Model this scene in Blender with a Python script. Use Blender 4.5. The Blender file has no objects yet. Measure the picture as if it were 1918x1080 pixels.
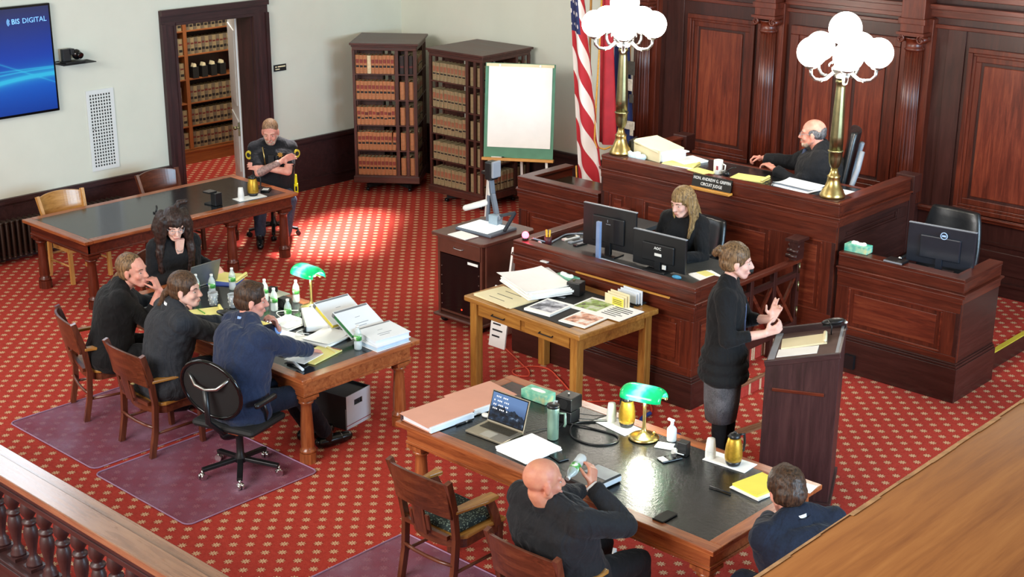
import bpy, bmesh, math, random
from math import sin, cos, pi, radians as R
from mathutils import Vector as V, Matrix as M, Quaternion
random.seed(7)
S = bpy.context.scene
COL = S.collection
# ------------------------------------------------ camera, world, lights, exposure
cd = bpy.data.cameras.new('camera'); cam = bpy.data.objects.new('camera', cd); COL.objects.link(cam)
YAW, PITCH, ROLL, FPX = -0.745944, 0.325198, 0.0050125, 2678.6
fw = V((sin(YAW)*cos(PITCH), cos(YAW)*cos(PITCH), -sin(PITCH)))
rt = V((cos(YAW), -sin(YAW), 0)); up = rt.cross(fw)
r2 = rt*cos(ROLL)+up*sin(ROLL); u2 = -rt*sin(ROLL)+up*cos(ROLL)
mw = M((r2, u2, -fw)).transposed().to_4x4(); mw.translation = V((0, 0, 5)); cam.matrix_world = mw
cd.sensor_fit = 'HORIZONTAL'; cd.sensor_width = 36; cd.lens = 36*FPX/1918; cd.clip_start = 0.05; cd.clip_end = 200
S.camera = cam
S.view_settings.view_transform = 'Standard'; S.view_settings.look = 'None'
S.view_settings.exposure = 0.0; S.view_settings.gamma = 1.0; S.view_settings.use_curve_mapping = False
w = bpy.data.worlds.new('world'); S.world = w; w.use_nodes = True
w.node_tree.nodes['Background'].inputs[0].default_value = (1.0, 0.90, 0.69, 1)
w.node_tree.nodes['Background'].inputs[1].default_value = 0.48
def area(name, loc, target, sx, sy, power, color):
    d = bpy.data.lights.new(name, 'AREA'); d.shape = 'RECTANGLE'; d.size = sx; d.size_y = sy; d.energy = power; d.color = color
    o = bpy.data.objects.new(name, d); COL.objects.link(o); o.location = loc
    o.rotation_euler = (V(target)-V(loc)).to_track_quat('-Z', 'Y').to_euler(); return o
# tall windows of the room: one row in the side wall on the right, one behind the gallery
area('window_daylight_right', (5.5, 8.0, 3.6), (-15, 8.5, 1.8), 7.0, 3.4, 2000, (0.52, 0.77, 1.0))
area('window_daylight_rear', (-7.0, -4.0, 6.0), (-8.0, 6.0, 0.0), 7.0, 3.5, 1500, (1.0, 0.97, 0.94))
def spot(name, loc, target, power, size, color, blend=0.1, rad=0.05):
    d = bpy.data.lights.new(name, 'SPOT'); d.energy = power; d.spot_size = size; d.color = color; d.spot_blend = blend; d.shadow_soft_size = rad
    o = bpy.data.objects.new(name, d); COL.objects.link(o); o.location = loc
    o.rotation_euler = (V(target)-V(loc)).to_track_quat('-Z', 'Y').to_euler(); return o
o = area('sunbeam_from_high_left_window', (-14.8, 12.9, 6.4), (-13.3, 10.85, 0), 1.3, 1.6, 62, (1.0, 0.93, 0.95)); o.data.spread = R(9)

# ------------------------------------------------ materials
def srgb(h):
    h = h.lstrip('#'); c = [int(h[i:i+2], 16)/255 for i in (0, 2, 4)]
    return tuple(x/12.92 if x <= .04045 else ((x+.055)/1.055)**2.4 for x in c)+(1,)
class NT:
    def __init__(s, name):
        s.m = bpy.data.materials.new(name); s.m.use_nodes = True; s.t = s.m.node_tree; s.b = s.t.nodes['Principled BSDF']
    def n(s, t, **k):
        x = s.t.nodes.new(t)
        for a, v in k.items(): setattr(x, a, v)
        return x
    def l(s, a, b): s.t.links.new(a, b)
    def val(s, sock, v):
        if isinstance(v, (int, float)): sock.default_value = v
        elif isinstance(v, (tuple, list)): sock.default_value = v
        else: s.l(v, sock)
    def math(s, op, a, b=0, c=None):
        x = s.n('ShaderNodeMath', operation=op); s.val(x.inputs[0], a); s.val(x.inputs[1], b)
        if c is not None: s.val(x.inputs[2], c)
        return x.outputs[0]
    def mix(s, f, a, b):
        x = s.n('ShaderNodeMix', data_type='RGBA'); s.val(x.inputs[0], f); s.val(x.inputs[6], a); s.val(x.inputs[7], b); return x.outputs[2]
    def coord(s, kind='Object', scale=(1, 1, 1)):
        c = s.n('ShaderNodeTexCoord'); m = s.n('ShaderNodeMapping'); m.inputs[3].default_value = scale; s.l(c.outputs[kind], m.inputs[0]); return m.outputs[0]
    def noise(s, vec, sc=5, det=4, rough=.5, dist=0):
        x = s.n('ShaderNodeTexNoise'); s.l(vec, x.inputs['Vector']); x.inputs['Scale'].default_value = sc; x.inputs['Detail'].default_value = det
        x.inputs['Roughness'].default_value = rough; x.inputs['Distortion'].default_value = dist; return x.outputs[0]
    def ramp(s, f, stops):
        x = s.n('ShaderNodeValToRGB'); e = x.color_ramp.elements
        while len(e) < len(stops): e.new(.5)
        for i, (p, c) in enumerate(stops): e[i].position = p; e[i].color = c
        s.l(f, x.inputs[0]); return x.outputs[0]
    def bump(s, h, st=.2, d=.01):
        x = s.n('ShaderNodeBump'); x.inputs['Strength'].default_value = st; x.inputs['Distance'].default_value = d; s.l(h, x.inputs['Height']); s.l(x.outputs[0], s.b.inputs['Normal'])
def P(name, c, rough=.5, metal=0, spec=.5, emit=None, es=0, var=.12, nsc=8, bump=0, trans=0, sheen=0, coat=0, alpha=1):
    t = NT(name); c = srgb(c) if isinstance(c, str) else c
    b = t.b; b.inputs['Roughness'].default_value = rough; b.inputs['Metallic'].default_value = metal; b.inputs['Specular IOR Level'].default_value = spec
    if var or bump:
        nz = t.noise(t.coord(), nsc, 4)
        d = tuple(x*(1-var) for x in c[:3])+(1,); l = tuple(min(1, x*(1+var)) for x in c[:3])+(1,)
        t.l(t.ramp(nz, [(.3, d), (.7, l)]), b.inputs['Base Color'])
        if bump: t.bump(nz, bump, .01)
    else: b.inputs['Base Color'].default_value = c
    if emit: b.inputs['Emission Color'].default_value = srgb(emit); b.inputs['Emission Strength'].default_value = es
    b.inputs['Transmission Weight'].default_value = trans
    b.inputs['Coat Weight'].default_value = coat; b.inputs['Coat Roughness'].default_value = .15
    b.inputs['Sheen Weight'].default_value = sheen
    b.inputs['Alpha'].default_value = alpha
    return t.m
_w = {}
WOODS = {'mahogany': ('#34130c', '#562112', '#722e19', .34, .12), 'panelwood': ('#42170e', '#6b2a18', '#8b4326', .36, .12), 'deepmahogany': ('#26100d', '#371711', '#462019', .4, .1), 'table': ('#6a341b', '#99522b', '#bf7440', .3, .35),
         'oak': ('#7c4e22', '#a4702f', '#c39046', .38, .3), 'chair': ('#3a1b0e', '#5c2c1a', '#7c4428', .33, .35), 'chairlight': ('#a06c34', '#c08a48', '#d6a566', .3, .4),
         'ledge': ('#8c5022', '#a96a33', '#bb7d42', .42, .15), 'rail': ('#63402d', '#855c42', '#9c7355', .28, .8), 'shelf': ('#6a3a1c', '#8c4f26', '#a3632f', .45, .1), 'darkwood': ('#20100d', '#34191a', '#452523', .5, .1),
         'yellowwood': ('#b07a34', '#c98d3c', '#dba450', .45, .1), 'bookcase': ('#2c1512', '#45221b', '#5d3226', .45, .15)}
def wood(kind, ax='X'):
    if (kind, ax) in _w: return _w[kind, ax]
    a, b, c, ro, coat = WOODS[kind]; t = NT('%s_wood_%s' % (kind, ax.lower()))
    sc = {'X': (1.2, 16, 16), 'Y': (16, 1.2, 16), 'Z': (16, 16, 1.2)}[ax]
    v = t.coord('Object', sc); n1 = t.noise(v, 1.6, 6, .62, .8); n2 = t.noise(t.coord('Object', tuple(x*4 for x in sc)), 3, 2)
    n3 = t.noise(t.coord(), 1.3, 2)
    f = t.math('ADD', t.math('MULTIPLY', n1, .8), t.math('ADD', t.math('MULTIPLY', n2, .2), t.math('MULTIPLY', t.math('SUBTRACT', n3, .5), .35)))
    t.l(t.ramp(f, [(.28, srgb(a)), (.5, srgb(b)), (.74, srgb(c))]), t.b.inputs['Base Color'])
    t.l(t.math('ADD', t.math('MULTIPLY', n1, .2), ro-.1), t.b.inputs['Roughness'])
    t.b.inputs['Coat Weight'].default_value = coat; t.b.inputs['Coat Roughness'].default_value = .2
    t.bump(n2, .08, .003); _w[kind, ax] = t.m; return t.m
def fabric(name, c, sc=90, var=.25, rough=.85, bump=.3, sheen=.05):
    t = NT(name); c = srgb(c); v = t.coord(); n1 = t.noise(v, sc, 2); n2 = t.noise(v, 9, 4)
    f = t.math('ADD', t.math('MULTIPLY', n1, .5), t.math('MULTIPLY', n2, .5))
    t.l(t.ramp(f, [(.32, tuple(x*(1-var) for x in c[:3])+(1,)), (.68, tuple(min(1, x*(1+var)) for x in c[:3])+(1,))]), t.b.inputs['Base Color'])
    t.b.inputs['Roughness'].default_value = rough; t.b.inputs['Sheen Weight'].default_value = sheen; t.b.inputs['Specular IOR Level'].default_value = .25
    n5 = t.noise(t.coord('Object', (1, 1, .55)), 7.5, 2, .5, 1.6); t.bump(t.math('ADD', t.math('MULTIPLY', f, .12), t.math('MULTIPLY', n5, 1.0)), .55, .05); return t.m
def hairmat(name, a, b):
    t = NT(name); n = t.noise(t.coord('Object', (60, 60, 9)), 1.5, 3, .6, .6)
    t.l(t.ramp(n, [(.35, srgb(a)), (.65, srgb(b))]), t.b.inputs['Base Color']); t.b.inputs['Roughness'].default_value = .48; t.b.inputs['Specular IOR Level'].default_value = .35
    t.bump(n, .6, .006); return t.m
def skin(name, c, pink='#c98878'):
    t = NT(name); n = t.noise(t.coord(), 22, 3); t.l(t.ramp(n, [(.3, srgb(c)), (.75, srgb(pink))]), t.b.inputs['Base Color'])
    t.b.inputs['Roughness'].default_value = .5; t.b.inputs['Specular IOR Level'].default_value = .35; t.b.inputs['Subsurface Weight'].default_value = .06
    t.b.inputs['Subsurface Radius'].default_value = (.02, .008, .005); return t.m
def carpet():
    t = NT('red_star_carpet'); c = t.n('ShaderNodeTexCoord'); sx = t.n('ShaderNodeSeparateXYZ'); t.l(c.outputs['Object'], sx.inputs[0])
    p = .1706
    def star(ox, oy):
        u = t.math('SUBTRACT', t.math('FRACT', t.math('ADD', t.math('DIVIDE', sx.outputs[0], p), ox)), .5)
        v = t.math('SUBTRACT', t.math('FRACT', t.math('ADD', t.math('DIVIDE', sx.outputs[1], p), oy)), .5)
        r = t.math('SQRT', t.math('ADD', t.math('MULTIPLY', u, u), t.math('MULTIPLY', v, v)))
        a = t.math('ARCTAN2', v, u); k = t.math('COSINE', t.math('MULTIPLY', a, 8))
        lim = t.math('ADD', .148, t.math('MULTIPLY', k, .055))
        return t.math('MULTIPLY', t.math('LESS_THAN', r, lim), t.math('GREATER_THAN', r, t.math('MULTIPLY', .018, t.math('ADD', k, 1.6)))), t.math('LESS_THAN', r, .235)
    # phase fits the pattern seen in the photograph: a star centre at (-7.617, 5.668)
    ax, ay = .5-((-7.617/p) % 1), .5-((5.668/p) % 1)
    s1, h1 = star(ax, ay); s2, h2 = star(ax+.5, ay+.5); s = t.math('MAXIMUM', s1, s2); h = t.math('MAXIMUM', h1, h2)
    n1 = t.noise(t.coord(), 140, 2); n2 = t.noise(t.coord(), 2.0, 3); n3 = t.noise(t.coord(), 30, 3)
    red = t.ramp(t.math('ADD', t.math('MULTIPLY', n3, .45), t.math('MULTIPLY', n1, .55)), [(.3, srgb('#9d3029')), (.7, srgb('#c1483a'))])
    red = t.mix(t.math('MULTIPLY', n2, .3), red, srgb('#98302a'))
    red = t.mix(t.math('MULTIPLY', t.math('SUBTRACT', h, s), t.math('MULTIPLY', t.math('GREATER_THAN', n1, .52), .35)), red, srgb('#54261a'))
    tan = t.ramp(n1, [(.3, srgb('#b78d68')), (.7, srgb('#e0ba96'))])
    t.l(t.mix(s, red, tan), t.b.inputs['Base Color']); t.b.inputs['Roughness'].default_value = .95; t.b.inputs['Specular IOR Level'].default_value = .1
    t.bump(n1, .5, .006); return t.m
WALL = P('cream_wall_paint', '#d9dacb', .8, var=.02, nsc=3, bump=.05)
CARPET = carpet()
BRASS = P('brass', '#bda468', .3, 1, var=.15, nsc=20); BRASSD = P('aged_brass', '#8f8a66', .34, 1, var=.2, nsc=12)
SILVER = P('silver_metal', '#b9bab8', .3, 1, var=.05); CHROME = P('chrome', '#d8d8d8', .12, 1, var=0)
BLK = P('black_plastic', '#131416', .38, var=.1); BLKM = P('black_matte', '#0e0f10', .7, var=.2); BLKG = P('black_gloss', '#0b0c0e', .12, var=0)
GREY = P('grey_plastic', '#8d939c', .45, var=.05); WHT = P('white_plastic', '#e4e4df', .4, var=.03)
PAPER = P('white_paper', '#fbfbf8', .7, var=.02); PAPERB = P('bluish_white_paper', '#dde4ec', .7, var=.03); CREAM = P('cream_paper', '#ece0b8', .7, var=.03); YEL = P('yellow_legal_paper', '#efe48c', .7, var=.03)
YELD = P('yellow_notepad', '#ecdc55', .7, var=.03)
INK = P('ink', '#1b1b22', .7, var=0)
GOLD = P('gold_carafe_finish', '#b8902f', .42, .7, var=.15, nsc=60)
BULB = P('lit_globe_glass', '#ffffff', .4, emit='#fff6ea', es=9, var=0)
def glassmat(name, c, rough=.03, mixf=.35):
    t = NT(name); t.b.inputs['Base Color'].default_value = srgb(c); t.b.inputs['Roughness'].default_value = rough; t.b.inputs['Specular IOR Level'].default_value = .8
    tr = t.n('ShaderNodeBsdfTransparent'); tr.inputs[0].default_value = srgb(c); mx = t.n('ShaderNodeMixShader'); mx.inputs[0].default_value = mixf
    t.l(tr.outputs[0], mx.inputs[1]); t.l(t.b.outputs[0], mx.inputs[2]); t.l(mx.outputs[0], t.t.nodes['Material Output'].inputs[0]); return t.m
PET = glassmat('clear_bottle_plastic', '#eef4f4', .08, .42); CLEAR = glassmat('clear_glass', '#e8f0ee', .04, .38)

# ------------------------------------------------ geometry
class MB:
    def __init__(s): s.v = []; s.f = []; s.mi = []; s.sm = []; s.cur = 0; s.T = None
    def add(s, vs, fs, smooth=False):
        o = len(s.v)
        if s.T is not None:
            vs = [s.T @ V(p) for p in vs]
            if s.T.determinant() < 0: fs = [tuple(f)[::-1] for f in fs]
        s.v += [tuple(p) for p in vs]; s.f += [[o+i for i in f] for f in fs]; s.mi += [s.cur]*len(fs); s.sm += [smooth]*len(fs); return s
    def m(s, i): s.cur = i; return s
    def box(s, x0, y0, z0, x1, y1, z1):
        j = lambda: random.uniform(0, .0007)   # hand-made pieces never sit perfectly flush
        x0 -= j(); y0 -= j(); z0 -= j(); x1 += j(); y1 += j(); z1 += j()
        v = [(x0, y0, z0), (x1, y0, z0), (x1, y1, z0), (x0, y1, z0), (x0, y0, z1), (x1, y0, z1), (x1, y1, z1), (x0, y1, z1)]
        return s.add(v, [(3, 2, 1, 0), (4, 5, 6, 7), (0, 1, 5, 4), (1, 2, 6, 5), (2, 3, 7, 6), (3, 0, 4, 7)])
    def cbox(s, c, d): return s.box(c[0]-d[0]/2, c[1]-d[1]/2, c[2]-d[2]/2, c[0]+d[0]/2, c[1]+d[1]/2, c[2]+d[2]/2)
    def obox(s, p0, p1, w, h, up=(0, 0, 1)):
        p0 = V(p0); p1 = V(p1); d = (p1-p0).normalized(); u = V(up); sd = d.cross(u)
        if sd.length < 1e-4: sd = d.cross(V((1, 0, 0)))
        sd.normalize(); u = sd.cross(d); a = sd*w/2; b = u*h/2
        v = [p0-a-b, p0+a-b, p0+a+b, p0-a+b, p1-a-b, p1+a-b, p1+a+b, p1-a+b]
        return s.add(v, [(0, 1, 2, 3), (7, 6, 5, 4), (0, 4, 5, 1), (1, 5, 6, 2), (2, 6, 7, 3), (3, 7, 4, 0)])
    def prism(s, pts, h0, h1, ax='Z', smooth=False):
        n = len(pts); f = {'Z': lambda a, b, c: (a, b, c), 'Y': lambda a, b, c: (a, c, b), 'X': lambda a, b, c: (c, a, b)}[ax]
        v = [f(a, b, h0) for a, b in pts]+[f(a, b, h1) for a, b in pts]
        s.add(v, [tuple(range(n))[::-1], tuple(range(n, 2*n))]); o = len(s.v)-2*n
        s.f += [[o+i, o+(i+1) % n, o+n+(i+1) % n, o+n+i] for i in range(n)]; s.mi += [s.cur]*n; s.sm += [smooth]*n; return s
    def lathe(s, prof, n=24, c=(0, 0, 0), a=None, sx=1, sy=1):
        v = []; f = []; k = len(prof)
        for r, z in prof:
            for i in range(n):
                t = 2*pi*i/n; rr = r*(a(t) if a else 1); v.append((c[0]+rr*cos(t)*sx, c[1]+rr*sin(t)*sy, c[2]+z))
        for j in range(k-1):
            for i in range(n): f.append((j*n+i, j*n+(i+1) % n, (j+1)*n+(i+1) % n, (j+1)*n+i))
        s.add(v, f, True)
        if prof[0][0] > 1e-5: s.f.append([len(s.v)-k*n+i for i in range(n)][::-1]); s.mi.append(s.cur); s.sm.append(False)
        if prof[-1][0] > 1e-5: s.f.append([len(s.v)-n+i for i in range(n)]); s.mi.append(s.cur); s.sm.append(False)
        return s
    def cyl(s, p0, p1, r0, r1=None, n=14, smooth=True):
        r1 = r0 if r1 is None else r1; p0 = V(p0); p1 = V(p1); d = (p1-p0).normalized(); a = d.orthogonal().normalized(); b = d.cross(a); v = []
        for p, r in ((p0, r0), (p1, r1)):
            for i in range(n): t = 2*pi*i/n; v.append(p+a*r*cos(t)+b*r*sin(t))
        s.add(v, [(i, (i+1) % n, n+(i+1) % n, n+i) for i in range(n)], smooth)
        o = len(s.v)-2*n; s.f += [[o+i for i in range(n)][::-1], [o+n+i for i in range(n)]]; s.mi += [s.cur]*2; s.sm += [False]*2; return s
    def ell(s, c, r, n=16, k=10, Rm=None):
        v = []; f = []; c = V(c); r = (r, r, r) if isinstance(r, (int, float)) else r
        for j in range(k+1):
            ph = pi*j/k
            for i in range(n):
                t = 2*pi*i/n; p = V((r[0]*sin(ph)*cos(t), r[1]*sin(ph)*sin(t), r[2]*cos(ph))); v.append(c+(Rm @ p if Rm else p))
        for j in range(k):
            for i in range(n): f.append((j*n+i, (j+1)*n+i, (j+1)*n+(i+1) % n, j*n+(i+1) % n))
        return s.add(v, f, True)
    def cap(s, p0, p1, r0, r1=None, n=12):   # tapered capsule
        r1 = r0 if r1 is None else r1; p0 = V(p0); p1 = V(p1); d = p1-p0; L = d.length
        d = d/L if L > 1e-6 else V((0, 0, 1)); a = d.orthogonal().normalized(); b = d.cross(a); v = []; rings = []
        for j in range(0, 4): t = pi/2*j/3.0; rings.append((p0-d*r0*cos(t), max(r0*sin(t), 1e-4)))
        for j in range(0, 4): t = pi/2*(1-j/3.0); rings.append((p1+d*r1*cos(t), max(r1*sin(t), 1e-4)))
        for p, r in rings:
            for i in range(n): t = 2*pi*i/n; v.append(p+a*r*cos(t)+b*r*sin(t))
        return s.add(v, [(j*n+i, j*n+(i+1) % n, (j+1)*n+(i+1) % n, (j+1)*n+i) for j in range(7) for i in range(n)], True)
    def tube(s, pts, r, n=8, closed=False):
        pts = [V(p) for p in pts]; k = len(pts); v = []; rs = r if isinstance(r, (list, tuple)) else [r]*k; a = None
        for j in range(k):
            d = (pts[(j+1) % k]-pts[j-1]) if closed else (pts[min(j+1, k-1)]-pts[max(j-1, 0)])
            d.normalize()
            if a is None: a = d.orthogonal().normalized()
            a = (a-d*a.dot(d)); a = a.normalized() if a.length > 1e-5 else d.orthogonal().normalized(); b = d.cross(a)
            for i in range(n): t = 2*pi*i/n; v.append(pts[j]+a*rs[j]*cos(t)+b*rs[j]*sin(t))
        f = [(j % k*n+i, j % k*n+(i+1) % n, (j+1) % k*n+(i+1) % n, (j+1) % k*n+i) for j in range(k if closed else k-1) for i in range(n)]
        if not closed: f += [tuple(range(n))[::-1], tuple((k-1)*n+i for i in range(n))]
        return s.add(v, f, True)
    def mesh(s, name, mats, bevel=0):
        me = bpy.data.meshes.new(name); me.from_pydata(s.v, [], s.f); me.polygons.foreach_set('use_smooth', s.sm); me.polygons.foreach_set('material_index', s.mi)
        for m in (mats if isinstance(mats, (list, tuple)) else [mats]): me.materials.append(m)
        me.update(); return me
    def build(s, name, mats, parent=None, loc=None, rotz=0, bevel=0):
        o = bpy.data.objects.new(name, s.mesh(name, mats)); COL.objects.link(o)
        if parent is not None: o.parent = parent
        if loc is not None: o.location = loc
        if rotz: o.rotation_euler = (0, 0, rotz)
        if bevel:
            b = o.modifiers.new('bevel', 'BEVEL'); b.width = bevel; b.segments = 2; b.limit_method = 'ANGLE'; b.angle_limit = R(40); b.harden_normals = False
        return o
def tag(o, label, cat, group=None, kind=None):
    if label: o['label'] = label
    if cat: o['category'] = cat
    if group: o['group'] = group
    if kind: o['kind'] = kind
    return o
def thing(name, label, cat, loc=(0, 0, 0), rotz=0, group=None):
    o = bpy.data.objects.new(name, None); COL.objects.link(o); o.location = loc; o.rotation_euler = (0, 0, rotz); o.empty_display_size = .1
    return tag(o, label, cat, group)
def struct(name, mb, m, bevel=0, label=None):
    o = mb.build(name, m, bevel=bevel); o['kind'] = 'structure'
    if label: o['label'] = label
    return o
def dup(root, loc, rotz=0, label=None, group=None, scale=None):
    def cp(o, par):
        c = o.copy(); COL.objects.link(c)
        if par is not None: c.parent = par
        for ch in o.children: cp(ch, c)
        return c
    r = cp(root, None); r.location = loc; r.rotation_euler = (0, 0, rotz)
    if label: r['label'] = label
    if group: r['group'] = group
    if scale: r.scale = scale
    return r
def textmesh(name, txt, size, mat, parent, mtx, extrude=.001, align='CENTER', sx=1, bold=0):
    c = bpy.data.curves.new(name, 'FONT'); c.body = txt; c.size = size; c.extrude = extrude; c.align_x = align; c.align_y = 'CENTER'; c.resolution_u = 2; c.offset = bold
    t = bpy.data.objects.new(name+'_tmp', c); COL.objects.link(t); dg = bpy.context.evaluated_depsgraph_get(); me = bpy.data.meshes.new_from_object(t.evaluated_get(dg))
    bpy.data.objects.remove(t); me.transform(mtx @ M.Diagonal((sx, 1, 1, 1))); me.materials.clear(); me.materials.append(mat)
    o = bpy.data.objects.new(name, me); COL.objects.link(o)
    if parent is not None: o.parent = parent
    return o
def remesh(mb, name, mats, parent, vox, smooth=4, disp=0, dsize=.1, dec=0):
    """union of overlapping closed shapes into one continuous surface"""
    tmp = mb.build(name+'_tmp', []); r = tmp.modifiers.new('r', 'REMESH'); r.mode = 'VOXEL'; r.voxel_size = vox; r.use_smooth_shade = True
    if smooth: q = tmp.modifiers.new('s', 'SMOOTH'); q.iterations = smooth; q.factor = .5
    if disp:
        tx = bpy.data.textures.get('folds%g' % dsize) or bpy.data.textures.new('folds%g' % dsize, 'CLOUDS'); tx.noise_scale = dsize
        d = tmp.modifiers.new('d', 'DISPLACE'); d.texture = tx; d.strength = disp; d.mid_level = .36 if disp > .015 else .5; d.texture_coords = 'GLOBAL'
    if dec: d = tmp.modifiers.new('dec', 'DECIMATE'); d.ratio = dec
    dg = bpy.context.evaluated_depsgraph_get(); me = bpy.data.meshes.new_from_object(tmp.evaluated_get(dg)); old = tmp.data
    bpy.data.objects.remove(tmp); bpy.data.meshes.remove(old); me.name = name; me.materials.clear(); me.materials.append(mats)
    for p in me.polygons: p.use_smooth = True
    o = bpy.data.objects.new(name, me); COL.objects.link(o)
    if parent is not None: o.parent = parent
    return o
def rect(x0, y0, x1, y1, rot=0):
    return [(x0, y0), (x1, y0), (x1, y1), (x0, y1)]
# ------------------------------------------------ the setting
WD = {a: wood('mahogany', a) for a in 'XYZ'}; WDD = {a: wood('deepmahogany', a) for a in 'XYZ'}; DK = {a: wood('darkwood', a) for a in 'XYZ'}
struct('floor', MB().box(-18.6, -4, -.1, 6, 14.2, 0), CARPET)
LW = MB(); LW.box(-15.3, -4, 0, -15, 10.11, 6.6).box(-15.3, 11.28, 0, -15, 14.2, 6.6).box(-15.3, 10.11, 2.44, -15, 11.28, 6.6)
struct('wall_left', LW, WALL)
struct('wall_back', MB().box(-15, 13.9, 0, -3.2, 14.2, 6.6), WALL)
struct('wall_library', MB().box(-18.3, 9, 0, -18.0, 14.2, 3.4).box(-18.0, 14.0, 0, -15.3, 14.2, 3.4).box(-18.3, 9, 3.3, -15.3, 14.2, 3.4), WALL)
def wains(name, x0, y0, x1, y1, nx, ny):
    r = thing(name, None, None); r['kind'] = 'structure'; L = math.hypot(x1-x0, y1-y0); ux, uy = (x1-x0)/L, (y1-y0)/L
    T = M(((ux, nx, 0, x0), (uy, ny, 0, y0), (0, 0, 1, 0), (0, 0, 0, 1)))
    def q(n, z0, z1, d, m, e=0):
        b = MB(); b.T = T; b.box(0, .001, z0, L, d, z1)
        if e: b.box(0, d, z0+.012, L, d+.018, z1-.02)
        b.build(n, m, r)
    q('board', .13, .66, .028, DK['X']); q('cap_rail', .655, .72, .045, DK['Y'], 1); q('bead', .62, .635, .034, DK['X']); q('skirting', 0, .14, .042, DK['Y']); q('skirting_bead', .14, .155, .05, DK['X'])
wains('baseboard_left', -15, -2, -15, 9.9, 1, 0); wains('baseboard_left_far', -15, 11.52, -15, 13.85, 1, 0); wains('baseboard_back', -15.0, 13.9, -10.75, 13.9, 0, -1)
# door casing to the library
r = thing('door_1', 'dark wood door casing of the law library', None); r['kind'] = 'structure'
def casing(z0, z1, y0, y1, x=-15, nm='jamb'):
    b = MB().box(x, y0, z0, x+.035, y1, z1); return b
for y0, y1, s_ in ((9.9, 10.11, 1), (11.28, 11.52, -1)):
    b = MB().box(-15, y0, 0, -14.965, y1, 2.44); yo = y0 if s_ > 0 else y1; yi = y1 if s_ > 0 else y0
    b.box(-14.965, min(yo, yo+s_*.05), 0, -14.935, max(yo, yo+s_*.05), 2.47); b.box(-14.965, min(yi, yi-s_*.035), 0, -14.95, max(yi, yi-s_*.035), 2.44)
    b.build('jamb', DK['Z'], r)
b = MB().box(-15, 9.9, 2.44, -14.965, 11.52, 2.63).box(-14.965, 9.9, 2.57, -14.925, 11.52, 2.64).box(-14.965, 10.11, 2.44, -14.95, 11.28, 2.475); b.build('head', DK['Y'], r)
MB().box(-15.3, 10.10, 0, -15, 10.12, 2.44).box(-15.3, 11.27, 0, -15, 11.29, 2.44).box(-15.3, 10.1, 2.43, -15, 11.29, 2.445).build('reveal', DK['Z'], r)
MB().box(-15.3, 10.11, 0, -15, 11.28, .015).build('threshold', DK['Y'], r)
d2 = thing('door_2', 'white open door leaf of the library seen edge-on', None, (-15.31, 11.3, 0), R(-31)); d2['kind'] = 'structure'
WDOOR = P('white_door_paint', '#d9dcdc', .45, var=.02)
b = MB().box(-1.08, -.045, .01, 0, 0, 2.4).box(-.95, -.06, .3, -.15, -.045, 1.0).box(-.95, -.06, 1.2, -.15, -.045, 2.2); b.build('leaf', WDOOR, d2, bevel=.004)
b = MB().box(-.03, -.075, .82, -.012, -.045, 1.0).cyl((-.02, -.1, .93), (-.02, -.045, .93), .012).ell((-.02, -.11, .93), .028); b.build('handle', BRASSD, d2)
# library bookcase behind the doorway
SH = {a: wood('shelf', a) for a in 'XYZ'}
lib = thing('library_bookcase', 'built-in light brown wood bookcase seen through the library doorway', 'bookcase', (-17.4, 0, 0))
levels = [.215, .55, .885, 1.235, 1.585, 1.93, 2.25]
for y in (10.87, 11.9, 12.93, 13.93): MB().box(-.32, y-.03, .2, 0, y+.03, 2.6).build('upright', SH['Z'], lib)
for z in levels: MB().box(-.32, 9.9, z-.02, -.006, 13.9, z).build('shelf', SH['Y'], lib, bevel=.003)
MB().box(-.32, 9.9, 0, .03, 13.96, .19).box(.03, 9.9, .17, .045, 13.96, .2).build('plinth', SH['Y'], lib)
MB().box(-.35, 9.9, 0, -.32, 13.96, 2.6).build('back', DK['Z'], lib)
# radiator along the left wall
RADM = P('radiator_brown_paint', '#37271f', .45, .3, var=.15)
rad = thing('radiator', 'brown cast iron column radiator under the wainscot behind the long table', 'radiator', (-14.82, 7.0, 0))
sec = MB()
for dx in (-.05, .05): sec.cap((dx, 0, .09), (dx, 0, .49), .018, .018, 8)
sec.cap((-.05, 0, .5), (.05, 0, .5), .02, .02, 8).cap((-.05, 0, .09), (.05, 0, .09), .02, .02, 8); sm = sec.mesh('section', RADM)
for i in range(31):
    o = bpy.data.objects.new('section', sm); COL.objects.link(o); o.parent = rad; o.location = (0, i*.068, 0)
MB().cyl((0, -.05, .09), (0, 2.1, .09), .014).cyl((0, -.05, .49), (0, 2.1, .49), .014).build('pipe', RADM, rad)
MB().box(-.06, -.02, 0, .06, .02, .075).box(-.06, 2.02, 0, .06, 2.06, .075).build('feet', RADM, rad)
# vent grille
VN = P('white_vent_paint', '#dde0de', .5, var=.01); vb = P('vent_dark', '#1c211f', .8, var=0)
v = thing('wall_vent', 'tall white perforated vent grille on the left wall below the shelf camera', 'vent', (-15, 8.85, .86))
MB().box(0, 0, 0, .004, .31, .91).build('duct', vb, v)
b = MB().box(.004, -.03, -.03, .012, .01, .94).box(.004, .3, -.03, .012, .34, .94).box(.004, 0, -.03, .012, .31, .012).box(.004, 0, .9, .012, .31, .94); b.build('frame', VN, v)
b = MB()
for i in range(9): b.box(.004, i*.0362+.003, 0, .010, i*.0362+.017, .91)
for i in range(24): b.box(.004, 0, i*.0385+.002, .0105, .31, i*.0385+.016)
b.build('grid', VN, v)['kind'] = 'stuff'
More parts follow.
